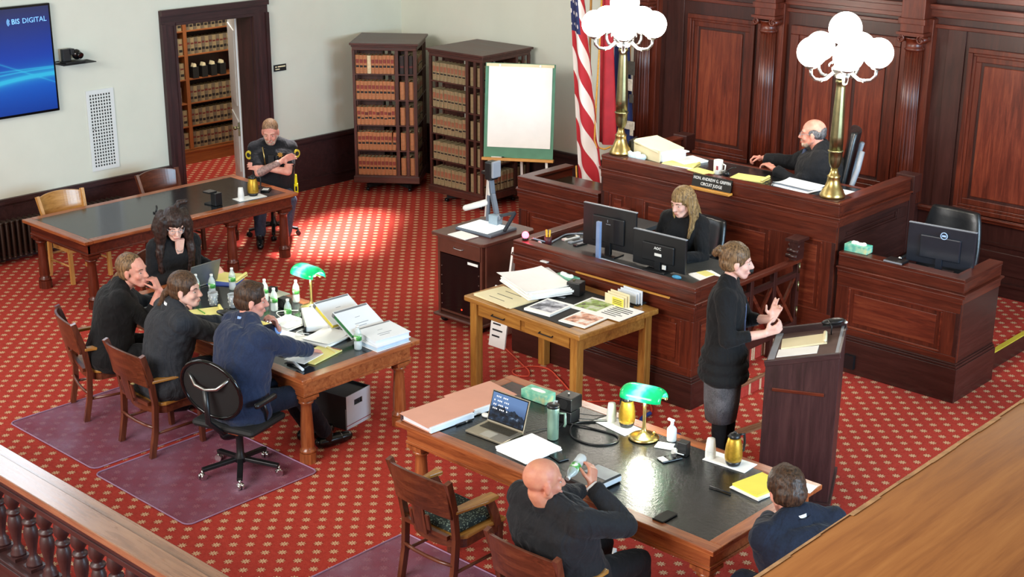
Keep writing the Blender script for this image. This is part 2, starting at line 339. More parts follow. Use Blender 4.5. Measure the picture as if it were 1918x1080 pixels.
# judge's wall of mahogany
tw = thing('trim_1', 'mahogany panelled wall behind the bench', None, (0, 13.86, 0)); tw['kind'] = 'structure'
def ring(b, x0, z0, x1, z1, w, y0, y1): b.box(x0, y0, z0, x1, y1, z0+w).box(x0, y0, z1-w, x1, y1, z1).box(x0, y0, z0+w, x0+w, y1, z1-w).box(x1-w, y0, z0+w, x1, y1, z1-w)
MB().box(-10.75, -.005, .17, -6.9, .04, 5.2).build('back_board', WDD['Z'], tw); MB().box(-6.9, -.005, .17, -3.2, .04, 3.22).build('back_board', WDD['Z'], tw)
for x0, x1, z0, z1 in ((-9.98, -9.05, 1.06, 2.71), (-6.47, -4.7, 1.0, 2.7)):
    b = MB(); ring(b, x0, z0, x1, z1, .05, -.045, 0); ring(b, x0+.05, z0+.05, x1-.05, z1-.05, .03, -.03, 0); ring(b, x0+.08, z0+.08, x1-.08, z1-.08, .06, -.016, 0); b.build('panel_moulding', WD['Z'], tw, bevel=.006)
    MB().box(x0+.17, -.02, z0+.17, x1-.17, 0, z1-.17).build('panel', wood('panelwood', 'Z'), tw, bevel=.012)
# middle bay: deep frame with dark inner panels
b = MB(); ring(b, -8.56, 1.0, -7.22, 2.72, .1, -.06, 0); ring(b, -8.46, 1.1, -7.32, 2.62, .05, -.04, 0); b.build('panel_moulding', WD['Z'], tw, bevel=.006)
for x0, x1 in ((-8.38, -8.02), (-7.98, -7.78), (-7.74, -7.4)): MB().box(x0, -.018, 1.18, x1, 0, 2.54).build('panel', wood('panelwood', 'Z'), tw, bevel=.01)
MB().box(-10.75, -.05, 2.86, -3.2, 0, 2.9).box(-8.65, -.07, 2.94, -7.15, 0, 2.99).box(-8.65, -.1, 2.99, -7.15, 0, 3.06).box(-8.65, -.13, 3.06, -7.15, 0, 3.1).box(-6.9, -.09, 2.98, -3.2, 0, 3.06).box(-6.9, -.13, 3.06, -3.2, 0, 3.11).box(-6.9, -.17, 3.18, -3.2, 0, 3.24).build('cornice', WD['X'], tw, bevel=.005)
MB().box(-10.75, -.05, .93, -3.2, 0, .99).box(-10.75, -.075, .965, -3.2, 0, .985).build('chair_rail', WD['X'], tw, bevel=.005)
MB().box(-10.75, -.03, .17, -3.2, 0, .3).box(-10.75, -.045, .3, -3.2, 0, .325).box(-10.75, -.02, .7, -3.2, 0, .73).build('skirting', WDD['X'], tw)
for x0, x1 in ((-6.47, -4.7),): MB().box(x0, -.015, .4, x1, 0, .64).build('lower_panel', WDD['X'], tw, bevel=.008)
for x0, x1 in ((-10.3, -10.05), (-8.96, -8.9), (-6.72, -6.52)): MB().box(x0, -.022, 1.0, x1, 0, 2.86).build('stile', WDD['Z'], tw, bevel=.004)
for k, cx in enumerate((-10.55, -8.8, -7.02)):
    c = thing('trim_%d' % (k+2), 'fluted mahogany column with scrolled capital on the judge wall', None, (cx, 13.72, 0)); c['kind'] = 'structure'
    MB().box(-.17, .04, 1.0, .17, .15, 2.95).build('pilaster', WD['Z'], c, bevel=.005)
    MB().box(-.15, -.14, .17, .15, .15, 1.0).box(-.17, -.16, .93, .17, .15, 1.0).box(-.17, -.16, .17, .17, .15, .3).build('pedestal', WDD['Z'], c, bevel=.006)
    MB().lathe([(.09, 1.0), (.13, 1.0), (.135, 1.02), (.13, 1.04), (.115, 1.05), (.118, 1.075), (.105, 1.09)], 24).build('base', WD['X'], c)
    MB().lathe([(.104, 1.09), (.1, 1.5), (.096, 2.0), (.088, 2.62)], 128, a=lambda t: 1-.13*max(0, cos(16*t))**.7).build('shaft', WD['Z'], c)
    b = MB().lathe([(.088, 2.62), (.1, 2.63), (.102, 2.645), (.09, 2.655), (.088, 2.7), (.1, 2.74), (.12, 2.76)], 24)
    for sx in (-1, 1):
        for yy in (-.11, .09):
            pts = [(sx*(.115+r_*cos(a_)), yy, 2.745+r_*sin(a_)) for a_, r_ in ((t*.55+pi/2, .05*(1-t/14)) for t in range(13))]
            b.tube(pts, .011, 6)
        b.cyl((sx*.115, -.1, 2.745), (sx*.115, .08, 2.745), .036, n=12)
    b.box(-.13, -.11, 2.775, .13, .1, 2.79).box(-.155, -.13, 2.79, .155, .12, 2.815); b.build('capital', WD['X'], c)
    MB().box(-.13, -.1, 2.815, .13, .14, 3.4).box(-.15, -.12, 2.9, .15, .14, 2.96).build('impost', WD['Z'], c, bevel=.005)
for n_, x_ in ((5, -6.3),): pass
# platforms of the bench
STEP = wood('rail', 'Y')
struct('floor_platform', MB().box(-10.28, 11.34, 0, -5.2, 13.87, .17), CARPET)
r = MB().box(-5.2, 12.0, 0, -5.17, 13.87, .16); struct('trim_8', r, WDD['Y'], label='dark riser of the low platform right of the witness stand')
tag(MB().box(-5.215, 12.02, .17, -5.165, 13.86, .182).build('edge_strip', P('yellow_edge_tape', '#c9b53a', .5, var=.1)), None, None, kind='structure')
struct('floor_clerk', MB().box(-8.72, 9.62, 0, -6.76, 11.27, .3), CARPET)
struct('floor_step', MB().box(-6.76, 10.0, 0, -6.5, 11.25, .14), CARPET)
struct('floor_bench', MB().box(-9.1, 11.36, .17, -6.62, 13.7, .72), CARPET)
struct('trim_10', MB().box(-6.62, 11.36, .17, -6.6, 13.7, .722).box(-6.62, 13.7, .17, -6.6, 13.8, .722), WDD['Y'], label='dark side board of the raised bench floor')
struct('trim_9', MB().box(-6.5, 9.98, .118, -6.475, 11.26, .146).box(-6.78, 9.98, .275, -6.75, 11.26, .303), STEP, bevel=.003, label='wooden nosings of the carpeted step by the gate')

# ------------------------------------------------ courtroom casework
def face(root, o, u, n, L, z0, z1, panels, th=.03, frame=.0, m=WD, stilew=.1):
    """panelled board: o=(x,y) start, u=direction, n=outward normal; panels=[(u0,u1,za,zb)]"""
    T = M(((u[0], n[0], 0, o[0]), (u[1], n[1], 0, o[1]), (0, 0, 1, 0), (0, 0, 0, 1))); hx = 'X' if abs(u[0]) > .5 else 'Y'
    b = MB(); b.T = T; b.box(0, -th-.01, z0, L, -.02, z1); b.build('backing', m['Z'], root)
    if panels:
        za = panels[0][2]; zb = panels[0][3]; [(lambda b: (setattr(b, 'T', T), b.box(0, -.022, q0, L, 0, q1), b.build('rail', m[hx], root, bevel=.003)))(MB()) for q0, q1 in ((z0, za), (zb, z1))]
        b = MB(); b.T = T; xs = [0]+[x for p in panels for x in p[:2]]+[L]
        for i in range(0, len(xs), 2): b = MB(); b.T = T; b.box(xs[i], -.022, za, xs[i+1], -.0005, zb); b.build('stile', m['Z'], root, bevel=.003)
        for a, c, e, f in panels:
            b = MB(); b.T = T
            w_ = .022
            for bx in ((a, e, c, e+w_), (a, f-w_, c, f), (a, e+w_, a+w_, f-w_), (c-w_, e+w_, c, f-w_)): b.box(bx[0], -.022, bx[1], bx[2], -.007, bx[3])
            b.box(a+.06, -.022, e+.06, c-.06, -.012, f-.06); b.build('panel', wood('panelwood', hx) if m is WD else m[hx], root, bevel=.006)
    else:
        b = MB(); b.T = T; b.box(0, -.022, z0, L, 0, z1); b.build('board', m[hx], root)
def rimpart(root, o, u, n, L, z, w=.12, e0=0, e1=0, drop=.13, m=WD, lip=.03):
    T = M(((u[0], n[0], 0, o[0]), (u[1], n[1], 0, o[1]), (0, 0, 1, 0), (0, 0, 0, 1))); hx = 'X' if abs(u[0]) > .5 else 'Y'
    b = MB(); b.T = T; b.box(-e0, -w, z-.03, L+e1, .012, z).box(-e0, -w*.8, z-drop, L+e1, .006, z-.03); b.build('rim', m[hx], root, bevel=.006)
    b = MB(); b.T = T; k = lip
    b.box(-(k if e0 == 0 and False else e0), -w*.8, z-drop-.016, L+e1+(k if e1 else 0), k+.012, z-drop).box(-e0, -w*.8, z-drop-.045, L+e1+(k*.6 if e1 else 0), k*.6, z-drop-.016).box(-e0, -w*.8, z-drop-.1, L+e1, .012, z-drop-.045)
    b.build('ledge', m[hx], root, bevel=.005)
def plinth(root, o, u, n, L, h, out=.035, e1=0, m=WDD, z=0):
    T = M(((u[0], n[0], 0, o[0]), (u[1], n[1], 0, o[1]), (0, 0, 1, 0), (0, 0, 0, 1))); hx = 'X' if abs(u[0]) > .5 else 'Y'
    b = MB(); b.T = T; b.box(0, -.03, z, L+e1*out, out, h-.04).box(0, -.03, h-.04, L+e1*out*.7, out*.7, h-.018).box(0, -.03, h-.018, L+e1*out*.35, out*.35, h); b.build('plinth', m[hx], root, bevel=.004)
LEATH = None
def leather(name, c, rough=.22, bumpst=.25):
    t = NT(name); n = t.noise(t.coord(), 35, 5, .7); n2 = t.noise(t.coord(), 4, 3)
    cc = srgb(c); t.l(t.ramp(n2, [(.3, tuple(x*.7 for x in cc[:3])+(1,)), (.7, tuple(min(1, x*1.4) for x in cc[:3])+(1,))]), t.b.inputs['Base Color'])
    t.l(t.math('ADD', t.math('MULTIPLY', n, .2), rough-.1), t.b.inputs['Roughness']); t.b.inputs['Specular IOR Level'].default_value = .6; t.bump(n, bumpst, .004); return t.m
LEATH = leather('black_leather_inlay', '#15181a', .22, .6); LEATHG = leather('dark_grey_desk_surface', '#3c3f3f', .4, .1); LEATHT = leather('smooth_black_inlay', '#181a1c', .16, .06)
# judge's bench
jb = thing('judge_bench', 'tall raised mahogany judge bench with panelled front and broad rim', 'bench', (-9.16, 11.28, 0))
face(jb, (0, 0), (1, 0), (0, -1), 2.79, .0, 1.36, [(.1, .32, .5, 1.2), (.55, 2.08, .5, 1.2), (2.35, 2.65, .5, 1.2)])
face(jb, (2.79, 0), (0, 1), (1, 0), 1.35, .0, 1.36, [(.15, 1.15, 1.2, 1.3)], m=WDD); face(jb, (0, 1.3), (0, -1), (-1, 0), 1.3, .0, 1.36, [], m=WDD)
rimpart(jb, (0, 0), (1, 0), (0, -1), 2.79, 1.58, e1=.012); rimpart(jb, (2.79, 0), (0, 1), (1, 0), 1.35, 1.58); rimpart(jb, (0, 1.3), (0, -1), (-1, 0), 1.3, 1.58)
MB().box(2.63, 1.35, 1.42, 2.83, 1.5, 1.6).box(2.65, 1.35, 0, 2.8, 1.48, 1.42).build('end_pier', WDD['Z'], jb, bevel=.006)
MB().box(-.02, 1.25, 1.42, .16, 1.42, 1.6).box(0, 1.25, 0, .14, 1.4, 1.42).build('end_pier', WDD['Z'], jb, bevel=.006)
MB().box(.1, .1, 1.5, 2.69, .68, 1.56).build('desk_inlay', LEATH, jb)
MB().box(.1, .68, 1.5, 2.69, .73, 1.565).build('desk_edge', WD['X'], jb, bevel=.008)
plinth(jb, (0, 0), (1, 0), (0, -1), 2.79, .3)
# clerk's desk
ck = thing('clerk_desk', 'mahogany clerk desk enclosure with two monitors in front of the bench', 'desk', (-8.79, 9.55, 0))
face(ck, (0, 0), (1, 0), (0, -1), 2.09, .0, .9, [(.12, .98, .36, .8), (1.1, 1.96, .36, .8)]); face(ck, (0, 1.64), (0, -1), (-1, 0), 1.64, 0, .9, [(.2, 1.45, .36, .8)]); face(ck, (2.09, 0), (0, 1), (1, 0), .42, 0, .9, [(.08, .34, .36, .8)])
rimpart(ck, (0, 0), (1, 0), (0, -1), 2.09, 1.11, w=.1, e0=.012, e1=.012); rimpart(ck, (2.09, 0), (0, 1), (1, 0), .42, 1.11, w=.1); rimpart(ck, (0, 1.64), (0, -1), (-1, 0), 1.64, 1.11, w=.1)
MB().box(.08, .08, .99, 2.01, 1.02, 1.03).box(.08, 1.02, .99, .5, 1.64, 1.03).build('desk_surface', LEATHG, ck)
MB().box(.8, -.052, .975, 1.86, -.038, .988).build('inset_strip', wood('yellowwood', 'X'), ck)
MB().box(.36, -.045, .985, .44, -.01, .992).build('rim_label', PAPER, ck)
plinth(ck, (0, 0), (1, 0), (0, -1), 2.09, .29, e1=1); plinth(ck, (2.09, 0), (0, 1), (1, 0), .42, .29); plinth(ck, (0, 1.64), (0, -1), (-1, 0), 1.64, .29)
# witness stand
ws = thing('witness_stand', 'mahogany witness stand with one wide front panel right of the bench', 'stand', (-6.325, 11.28, 0))
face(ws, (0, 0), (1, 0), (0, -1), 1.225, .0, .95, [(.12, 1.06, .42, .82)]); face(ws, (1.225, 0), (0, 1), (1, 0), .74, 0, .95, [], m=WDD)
rimpart(ws, (0, 0), (1, 0), (0, -1), 1.225, 1.14, e1=.012); rimpart(ws, (1.225, 0), (0, 1), (1, 0), .74, 1.14)
MB().box(.02, .08, 1.0, 1.15, .42, 1.04).build('desk_surface', BLKM, ws)
plinth(ws, (0, 0), (1, 0), (0, -1), 1.225, .36, e1=1); plinth(ws, (1.225, 0), (0, 1), (1, 0), .74, .36)
# empty side desk left of the bench
sb = thing('side_desk', 'empty mahogany side desk with rim and dark glossy top left of the bench', 'desk', (-10.33, 11.28, 0))
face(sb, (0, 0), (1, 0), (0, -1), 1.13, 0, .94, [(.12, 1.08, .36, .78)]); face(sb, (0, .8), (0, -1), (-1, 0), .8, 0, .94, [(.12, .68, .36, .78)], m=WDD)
rimpart(sb, (0, 0), (1, 0), (0, -1), 1.13, 1.15, e0=.012); rimpart(sb, (0, .8), (0, -1), (-1, 0), .8, 1.15)
MB().box(.09, .09, 1.0, 1.12, .75, 1.03).build('desk_surface', P('dark_green_brown_glossy_top', '#2b2a20', .15, var=.2), sb)
plinth(sb, (0, 0), (1, 0), (0, -1), 1.13, .29); plinth(sb, (0, .8), (0, -1), (-1, 0), .8, .29)
# swing gate with crossed lattice
gt = thing('lattice_gate', 'dark mahogany gate with crossed lattice bars between clerk desk and bench', 'gate', (-6.69, 9.99, 0))
MB().box(-.035, 0, .98, .035, 1.2, 1.02).build('top_rail', WD['Y'], gt, bevel=.008); MB().box(-.025, 0, .32, .025, 1.2, .4).build('bottom_rail', WDD['Y'], gt, bevel=.005)
MB().box(-.018, 0, .84, .018, 1.2, .89).build('middle_rail', WDD['Y'], gt)
for y in (.02, .4, .78, 1.17): MB().box(-.025, y-.025, .14, .025, y+.025, .98).build('stile', WDD['Z'], gt, bevel=.004)
for y in (.42, .8):
    MB().obox((0, y, .4), (0, y+.34, .84), .035, .022, (1, 0, 0)).build('cross_bar', WD['Y'], gt); MB().obox((.006, y+.34, .4), (.006, y, .84), .035, .022, (1, 0, 0)).build('cross_bar', WD['Y'], gt)
MB().obox((0, .06, .4), (0, .38, .84), .035, .022, (1, 0, 0)).build('cross_bar', WD['Y'], gt)
b = MB().box(-.07, 1.05, 1.2, .07, 1.24, 1.225).box(-.045, 1.09, 1.02, .045, 1.2, 1.2)
for k in range(3): b.cyl((-.06, 1.07+.02*k, 1.06+.045*k), (.06, 1.07+.02*k, 1.06+.045*k), .02)
b.tube([(0, 1.2+.05*cos(a), 1.08+.05*sin(a)) for a in [i*.5 for i in range(-2, 9)]], .018, 8); b.build('scroll_newel', WDD['Y'], gt)
b = MB()
for z in (.5, .75, .93): b.cyl((.03, 1.17, z-.05), (.03, 1.17, z+.05), .008)
b.build('hinge', BRASSD, gt)
# bar rail with turned balusters at the bottom left
br = thing('bar_balustrade', 'dark turned baluster railing with pale worn wooden cap at bottom left', 'railing', (-10.2, 3.98, 0))
RL = wood('rail', 'X'); L_ = 5.2
MB().box(0, -.09, .85, L_, .075, .9).build('cap', RL, br, bevel=.006); MB().box(0, .075, .83, L_, .185, .868).build('shelf', RL, br, bevel=.006)
MB().box(0, -.07, .76, L_, .05, .85).box(0, -.08, .79, L_, .06, .81).build('top_rail', DK['X'], br, bevel=.004)
MB().box(0, -.1, .17, L_, .08, .25).box(0, -.115, .215, L_, .095, .235).build('bottom_rail', DK['X'], br, bevel=.004); MB().box(0, -.05, 0, L_, .03, .17).build('lower_board', DK['X'], br)
bal = MB().box(-.058, -.058, .25, .058, .058, .275).lathe([(.05, .275), (.052, .29), (.04, .305), (.043, .32), (.03, .335), (.024, .36), (.034, .42), (.046, .48), (.048, .52), (.036, .56), (.028, .57), (.046, .577), (.05, .588), (.046, .6), (.026, .607), (.03, .62), (.048, .65), (.053, .68), (.046, .72), (.028, .76), (.02, .775)], 20)
bm_ = bal.mesh('baluster', DK['Z'])
for i in range(25):
    o = bpy.data.objects.new('baluster', bm_); COL.objects.link(o); o.parent = br; o.location = (.24+i*.203, 0, 0)
# gallery ledge in the foreground
gl = thing('gallery_ledge', 'wide orange-brown wooden gallery ledge with worn rounded edge in the foreground', 'ledge', (-1.13, 0, 0))
pts = [(0, 3.55)]+[(.02-.02*cos(a), 3.77+.03*sin(a)) for a in [pi/2*i/6 for i in range(7)]]+[(.8, 3.8), (.82, 3.78), (.82, 3.55)]
MB().prism(pts, -.5, 5.2, 'Y', True).build('top_board', wood('ledge', 'Y'), gl)
b = MB(); random.seed(3)
for k in range(57): y_ = -.5+.1*k; e_ = random.uniform(.006, .02); b.add([(-.0015, y_, 3.775), (-.0015, y_+.1, 3.775), (.012, y_+.1, 3.8005), (.012+e_*.6, y_+.1, 3.8012), (.012+e_*.6, y_, 3.8012), (.012, y_, 3.8005)], [(0, 1, 2, 5), (5, 2, 3, 4)])
b.build('worn_edge', P('worn_pale_wood', '#b98f66', .7, var=.25, nsc=40), gl)
MB().box(.06, -.5, 2.9, .12, 5.2, 3.55).build('fascia', WD['Y'], gl)
for y in (1.2, 2.4, 3.6, 4.8): MB().box(.0, y-.03, 3.3, .06, y+.03, 3.55).build('bracket', WD['Z'], gl)

# tall windows high in the left wall, above the picture: their light falls on rail, mats and table tops
SKYP = P('bright_window_pane', '#dfe9f2', .4, emit='#e6f0fa', es=6.5, var=0)
for n_, y_ in ((1, 2.2), (2, 6.3)):
    w_ = thing('window_%d' % n_, 'tall bright window high in the left wall', None, (-15, y_, 3.25)); w_['kind'] = 'structure'
    MB().box(0, 0, 0, .02, 1.7, 2.5).build('pane', SKYP, w_); b = MB().box(0, -.14, -.14, .06, 0, 2.64).box(0, 1.7, -.14, .06, 1.84, 2.64).box(0, 0, 2.5, .06, 1.7, 2.64).box(0, -.2, -.2, .12, 1.9, 0); b.build('casing', DK['Z'], w_)
    MB().box(.02, .83, 0, .05, .87, 2.5).box(.02, 0, 1.2, .05, 1.7, 1.26).build('muntin', DK['Z'], w_)
ORD = ['first', 'second', 'third', 'fourth', 'fifth', 'sixth', 'seventh', 'eighth', 'ninth', 'tenth', 'eleventh', 'twelfth', 'thirteenth', 'fourteenth', 'fifteenth']
# ------------------------------------------------ furniture
OAK = {a: wood('oak', a) for a in 'XYZ'}; TB = {a: wood('table', a) for a in 'XYZ'}; CH = {a: wood('chair', a) for a in 'XYZ'}; CL = {a: wood('chairlight', a) for a in 'XYZ'}; BC = {a: wood('bookcase', a) for a in 'XYZ'}
def counsel_table(label, x0, y0, x1, y1, z, legs, surf, m=TB, group=None, dark=None):
    t = thing('counsel_table', label, 'table', (x0, y0, 0), group=group); W = x1-x0; D = y1-y0; fr = .1; m2 = dark or m
    for nm, bx, ax in (('x', (0, 0, W, fr), 'X'), ('x', (0, D-fr, W, D), 'X'), ('y', (0, fr, fr, D-fr), 'Y'), ('y', (W-fr, fr, W, D-fr), 'Y')):
        MB().box(bx[0], bx[1], z-.035, bx[2], bx[3], z).build('top_frame', m[ax], t, bevel=.006)
    MB().box(fr, fr, z-.03, W-fr, D-fr, z-.002).build('writing_surface', surf, t)
    i = .06
    b = MB()
    for a in ((i, i, W-i, i+.03), (i, D-i-.03, W-i, D-i), (i, i, i+.03, D-i), (W-i-.03, i, W-i, D-i)): b.box(a[0], a[1], z-.17, a[2], a[3], z-.035)
    for a in ((i-.02, i-.02, W-i+.02, i), (i-.02, D-i, W-i+.02, D-i+.02), (i-.02, i-.02, i, D-i+.02), (W-i, i-.02, W-i+.02, D-i+.02)): b.box(a[0], a[1], z-.06, a[2], a[3], z-.035)
    for a in ((i-.008, i-.008, W-i+.008, i), (i-.008, D-i, W-i+.008, D-i+.008), (i-.008, i, i, D-i), (W-i, i, W-i+.008, D-i)): b.box(a[0], a[1], z-.172, a[2], a[3], z-.15)
    b.build('apron', m2['X'], t, bevel=.003)
    lm = None
    for lx, ly in legs:
        if lm is None:
            b = MB().box(-.055, -.055, z-.18, .055, .055, z-.035).box(-.075, -.075, z-.205, .075, .075, z-.18).box(-.06, -.06, z-.225, .06, .06, z-.205)
            b.lathe([(.05, z-.225), (.062, z-.235), (.062, z-.25), (.045, z-.26), (.044, z-.3), (.054, z-.5), (.056, .16), (.05, .125), (.064, .115), (.067, .1), (.062, .09)], 20)
            b.prism([(.07*cos(a), .07*sin(a)) for a in [pi/8+pi/4*k for k in range(8)]], 0, .09); lm = b.mesh('leg', m2['Z'])
        o = bpy.data.objects.new('leg', lm); COL.objects.link(o); o.parent = t; o.location = (lx, ly, 0)
    return t
Z1 = .77
t1 = counsel_table('oak-edged table crowded with papers, bottles and binders where four people sit', -10.93, 6.44, -8.16, 7.7, Z1, [(.13, .13), (2.64, .13), (.13, 1.13), (2.64, 1.13)], LEATHT)
t2 = counsel_table('counsel table in front with a worn black leather top, laptop and two gold carafes', -7.08, 6.42, -4.28, 7.66, Z1, [(.13, .13), (2.67, .13), (.13, 1.11), (2.67, 1.11)], LEATH)
t3 = counsel_table('long dark-topped table along the left wall with almost nothing on it', -13.9, 7.28, -12.65, 10.05, Z1, [(.13, .13), (1.12, .13), (.13, 1.9), (1.12, 1.9), (.13, 2.64), (1.12, 2.64)], LEATHT, dark=WD)
# plain oak work table by the clerk's desk
wt = thing('work_table', 'light oak table with two drawers in front of the clerk desk', 'table', (-7.74, 9.0, 0), R(-3.5)); ZW = .88
MB().box(-.71, -.5, ZW-.05, .71, .5, ZW).build('tabletop', OAK['X'], wt, bevel=.01)
MB().box(-.34, -.42, ZW-.001, .52, .38, ZW+.004).build('blotter', BLKM, wt)
for sx in (-1, 1):
    for sy in (-1, 1): MB().box(sx*.62-.04, sy*.43-.04, 0, sx*.62+.04, sy*.43+.04, ZW-.05).build('leg', OAK['Z'], wt, bevel=.005)
MB().box(-.58, -.445, ZW-.17, .58, -.43, ZW-.05).box(-.58, .43, ZW-.17, .58, .445, ZW-.05).box(-.645, -.39, ZW-.17, -.63, .39, ZW-.05).box(.63, -.39, ZW-.17, .645, .39, ZW-.05).build('apron', OAK['X'], wt)
for x in (-.56, .03):
    d = MB().box(x, -.462, ZW-.16, x+.53, -.445, ZW-.06).build('drawer', OAK['X'], wt, bevel=.004)
    MB().tube([(x+.19, -.462, ZW-.105), (x+.19, -.485, ZW-.11), (x+.34, -.485, ZW-.11), (x+.34, -.462, ZW-.105)], .006, 6).build('drawer_pull', BLKM, d)
# wooden armchairs
def armchair(label, loc, rotz, m=CH, light=OAK, cushion=None, group=None):
    t = thing('wooden_armchair', label, 'chair', (loc[0], loc[1], 0), rotz, group)
    b = MB(); n = 14; pts = []
    for i in range(n+1): a = -pi/2+pi*(i/n-.5)*.9; pts.append((.25*cos(a)*1.06, -.1+.14*sin(a)))
    pts = pts[::1]+[(.25, .05), (.27, .24), (-.27, .24), (-.25, .05)]
    MB().prism(pts, .425, .455, 'Z').build('seat', light['Y'], t, bevel=.008)
    MB().prism([(x*.95, y*.95) for x, y in pts], .36, .425, 'Z').build('seat_rail', m['X'], t)
    for sx in (-1, 1):
        MB().obox((sx*.235, .21, 0), (sx*.235, .2, .43), .042, .042, (0, 1, 0)).build('leg', m['Z'], t, bevel=.004)
        pv = [(sx*.235, -.27, 0), (sx*.235, -.225, .22), (sx*.24, -.21, .45), (sx*.255, -.245, .68), (sx*.275, -.315, .905)]
        b = MB()
        for p0, p1 in zip(pv, pv[1:]): b.obox(p0, p1, .036, .045, (0, 1, 0))
        b.build('rear_leg', m['Z'], t)
        MB().prism([(sx*.245-.03 if sx > 0 else sx*.245-.03, -.24), (sx*.245+.03, -.24), (sx*.275+.04, .02), (sx*.265+.045, .13), (sx*.265-.035, .13), (sx*.245-.03, .0)], .645, .672, 'Z').build('armrest', light['Y'], t, bevel=.008)
        b = MB(); q = [(sx*.25, .17, .42), (sx*.262, .13, .52), (sx*.268, .07, .645)]
        for p0, p1 in zip(q, q[1:]): b.obox(p0, p1, .03, .06, (0, 1, 0))
        b.build('arm_support', m['Z'], t)
        MB().cyl((sx*.235, .2, .2), (sx*.235, -.22, .2), .012).build('stretcher', m['Y'], t)
    MB().tube([(-.235, -.235, .26), (-.12, -.25, .255), (0, -.255, .255), (.12, -.25, .255), (.235, -.235, .26)], .013, 8).build('stretcher', m['X'], t)
    # curved back board
    def bpt(u, z, d): a = u*.55; zz = (z-.45)/.46; return (sin(a)*.5, -.235-.085*zz-.055*(cos(a)-cos(.55))/.15+d, z)
    def curved(z0f, z1f, us, th):
        v = []; f = []
        for i, u in enumerate(us):
            for z in (z0f(u), z1f(u)):
                for d in (-th/2, th/2): v.append(bpt(u, z, d))
        k = len(us)
        for i in range(k-1):
            a = i*4; c = a+4; f += [(a, c, c+2, a+2), (a+1, a+3, c+3, c+1), (a+2, c+2, c+3, a+3), (a, a+1, c+1, c)]
        f += [(0, 2, 3, 1), (k*4-4, k*4-3, k*4-1, k*4-2)]
        b = MB(); b.add(v, f); return b
    us = [-1+2*i/16 for i in range(17)]
    curved(lambda u: .62+.0*u*u+.03*(1-u*u), lambda u: .885+.03*(1-u*u), us, .022).build('backrest', m['X'], t, bevel=.004)
    b = curved(lambda u: .45, lambda u: .66, [-.2, -.1, 0, .1, .2], .018); b.build('splat', m['Z'], t, bevel=.003)
    for sx in (-1, 1): curved(lambda u: .49, lambda u: .61, [sx*.22, sx*.28, sx*.33], .018).build('splat_scroll', m['Z'], t, bevel=.004)
    MB().box(-.2, -.255, .44, .2, -.225, .47).build('back_rail', m['X'], t)
    if cushion:
        b = MB().box(-.21, -.19, .456, .21, .2, .5).build('seat_cushion', cushion, t, bevel=.015)
    return t
def cushmat(name, a, bcol, sc=60):
    t = NT(name); x = t.n('ShaderNodeTexVoronoi'); t.l(t.coord(), x.inputs[0]); x.inputs['Scale'].default_value = sc
    t.l(t.ramp(x.outputs[0], [(.25, srgb(bcol)), (.4, srgb(a))]), t.b.inputs['Base Color']); t.b.inputs['Roughness'].default_value = .9; return t.m
CUSHG = cushmat('green_dotted_cushion_cloth', '#1f2d2c', '#7f9183', 62); CUSHY = cushmat('black_and_cream_print', '#191716', '#cbb178', 9)
armchair('empty dark wood armchair with a green dotted cushion at front', (-6.17, 6.1), 0, cushion=CUSHG)
armchair('dark wood armchair holding the bald man, only back and one arm showing', (-5.02, 5.84), 0)
armchair('wooden armchair of the man with the long ponytail, back board toward us', (-9.47, 6.02), R(-2), cushion=CUSHY)
armchair('wooden armchair at the far left of the crowded table, turned, with a broad arm', (-10.42, 6.1), R(-17))
armchair('pale golden wooden chair between the long table and the radiator', (-13.85, 7.9), R(-90), m=CL, light=CL)
armchair('dark glossy wooden chair behind the long table beside the door casing', (-13.9, 9.2), R(-90))
armchair('wooden armchair of the woman with glasses at the table end', (-11.25, 7.42), R(-95))
# swivel chairs
def starbase(t, h, m, r=.31, col=None, castm=None, rot=0, chrome=True):
    b = MB()
    MB().lathe([(.045, .1), (.05, .14), (.03, .17), (.028, h-.08), (.06, h-.06), (.07, h-.03)], 16).build('column', m, t)
    for k in range(5):
        a = rot+k*2*pi/5; p = (r*cos(a), r*sin(a)); MB().obox((.03*cos(a), .03*sin(a), .125), (p[0], p[1], .085), .045, .03).build('base_arm', m, t, bevel=.006)
        b = MB(); b.m(0); b.cyl((p[0], p[1], .03), (p[0], p[1], .085), .008)
        q = V((-sin(a+.5), cos(a+.5), 0)); c = V((p[0], p[1], .028))
        b.cyl(c-q*.026, c-q*.006, .028, n=16).cyl(c+q*.006, c+q*.026, .028, n=16); b.ell((p[0], p[1], .045), (.022, .022, .02), 12, 8); b.build('caster', castm or BLK, t)
LEA = leather('black_chair_leather', '#14171a', .32, .2)
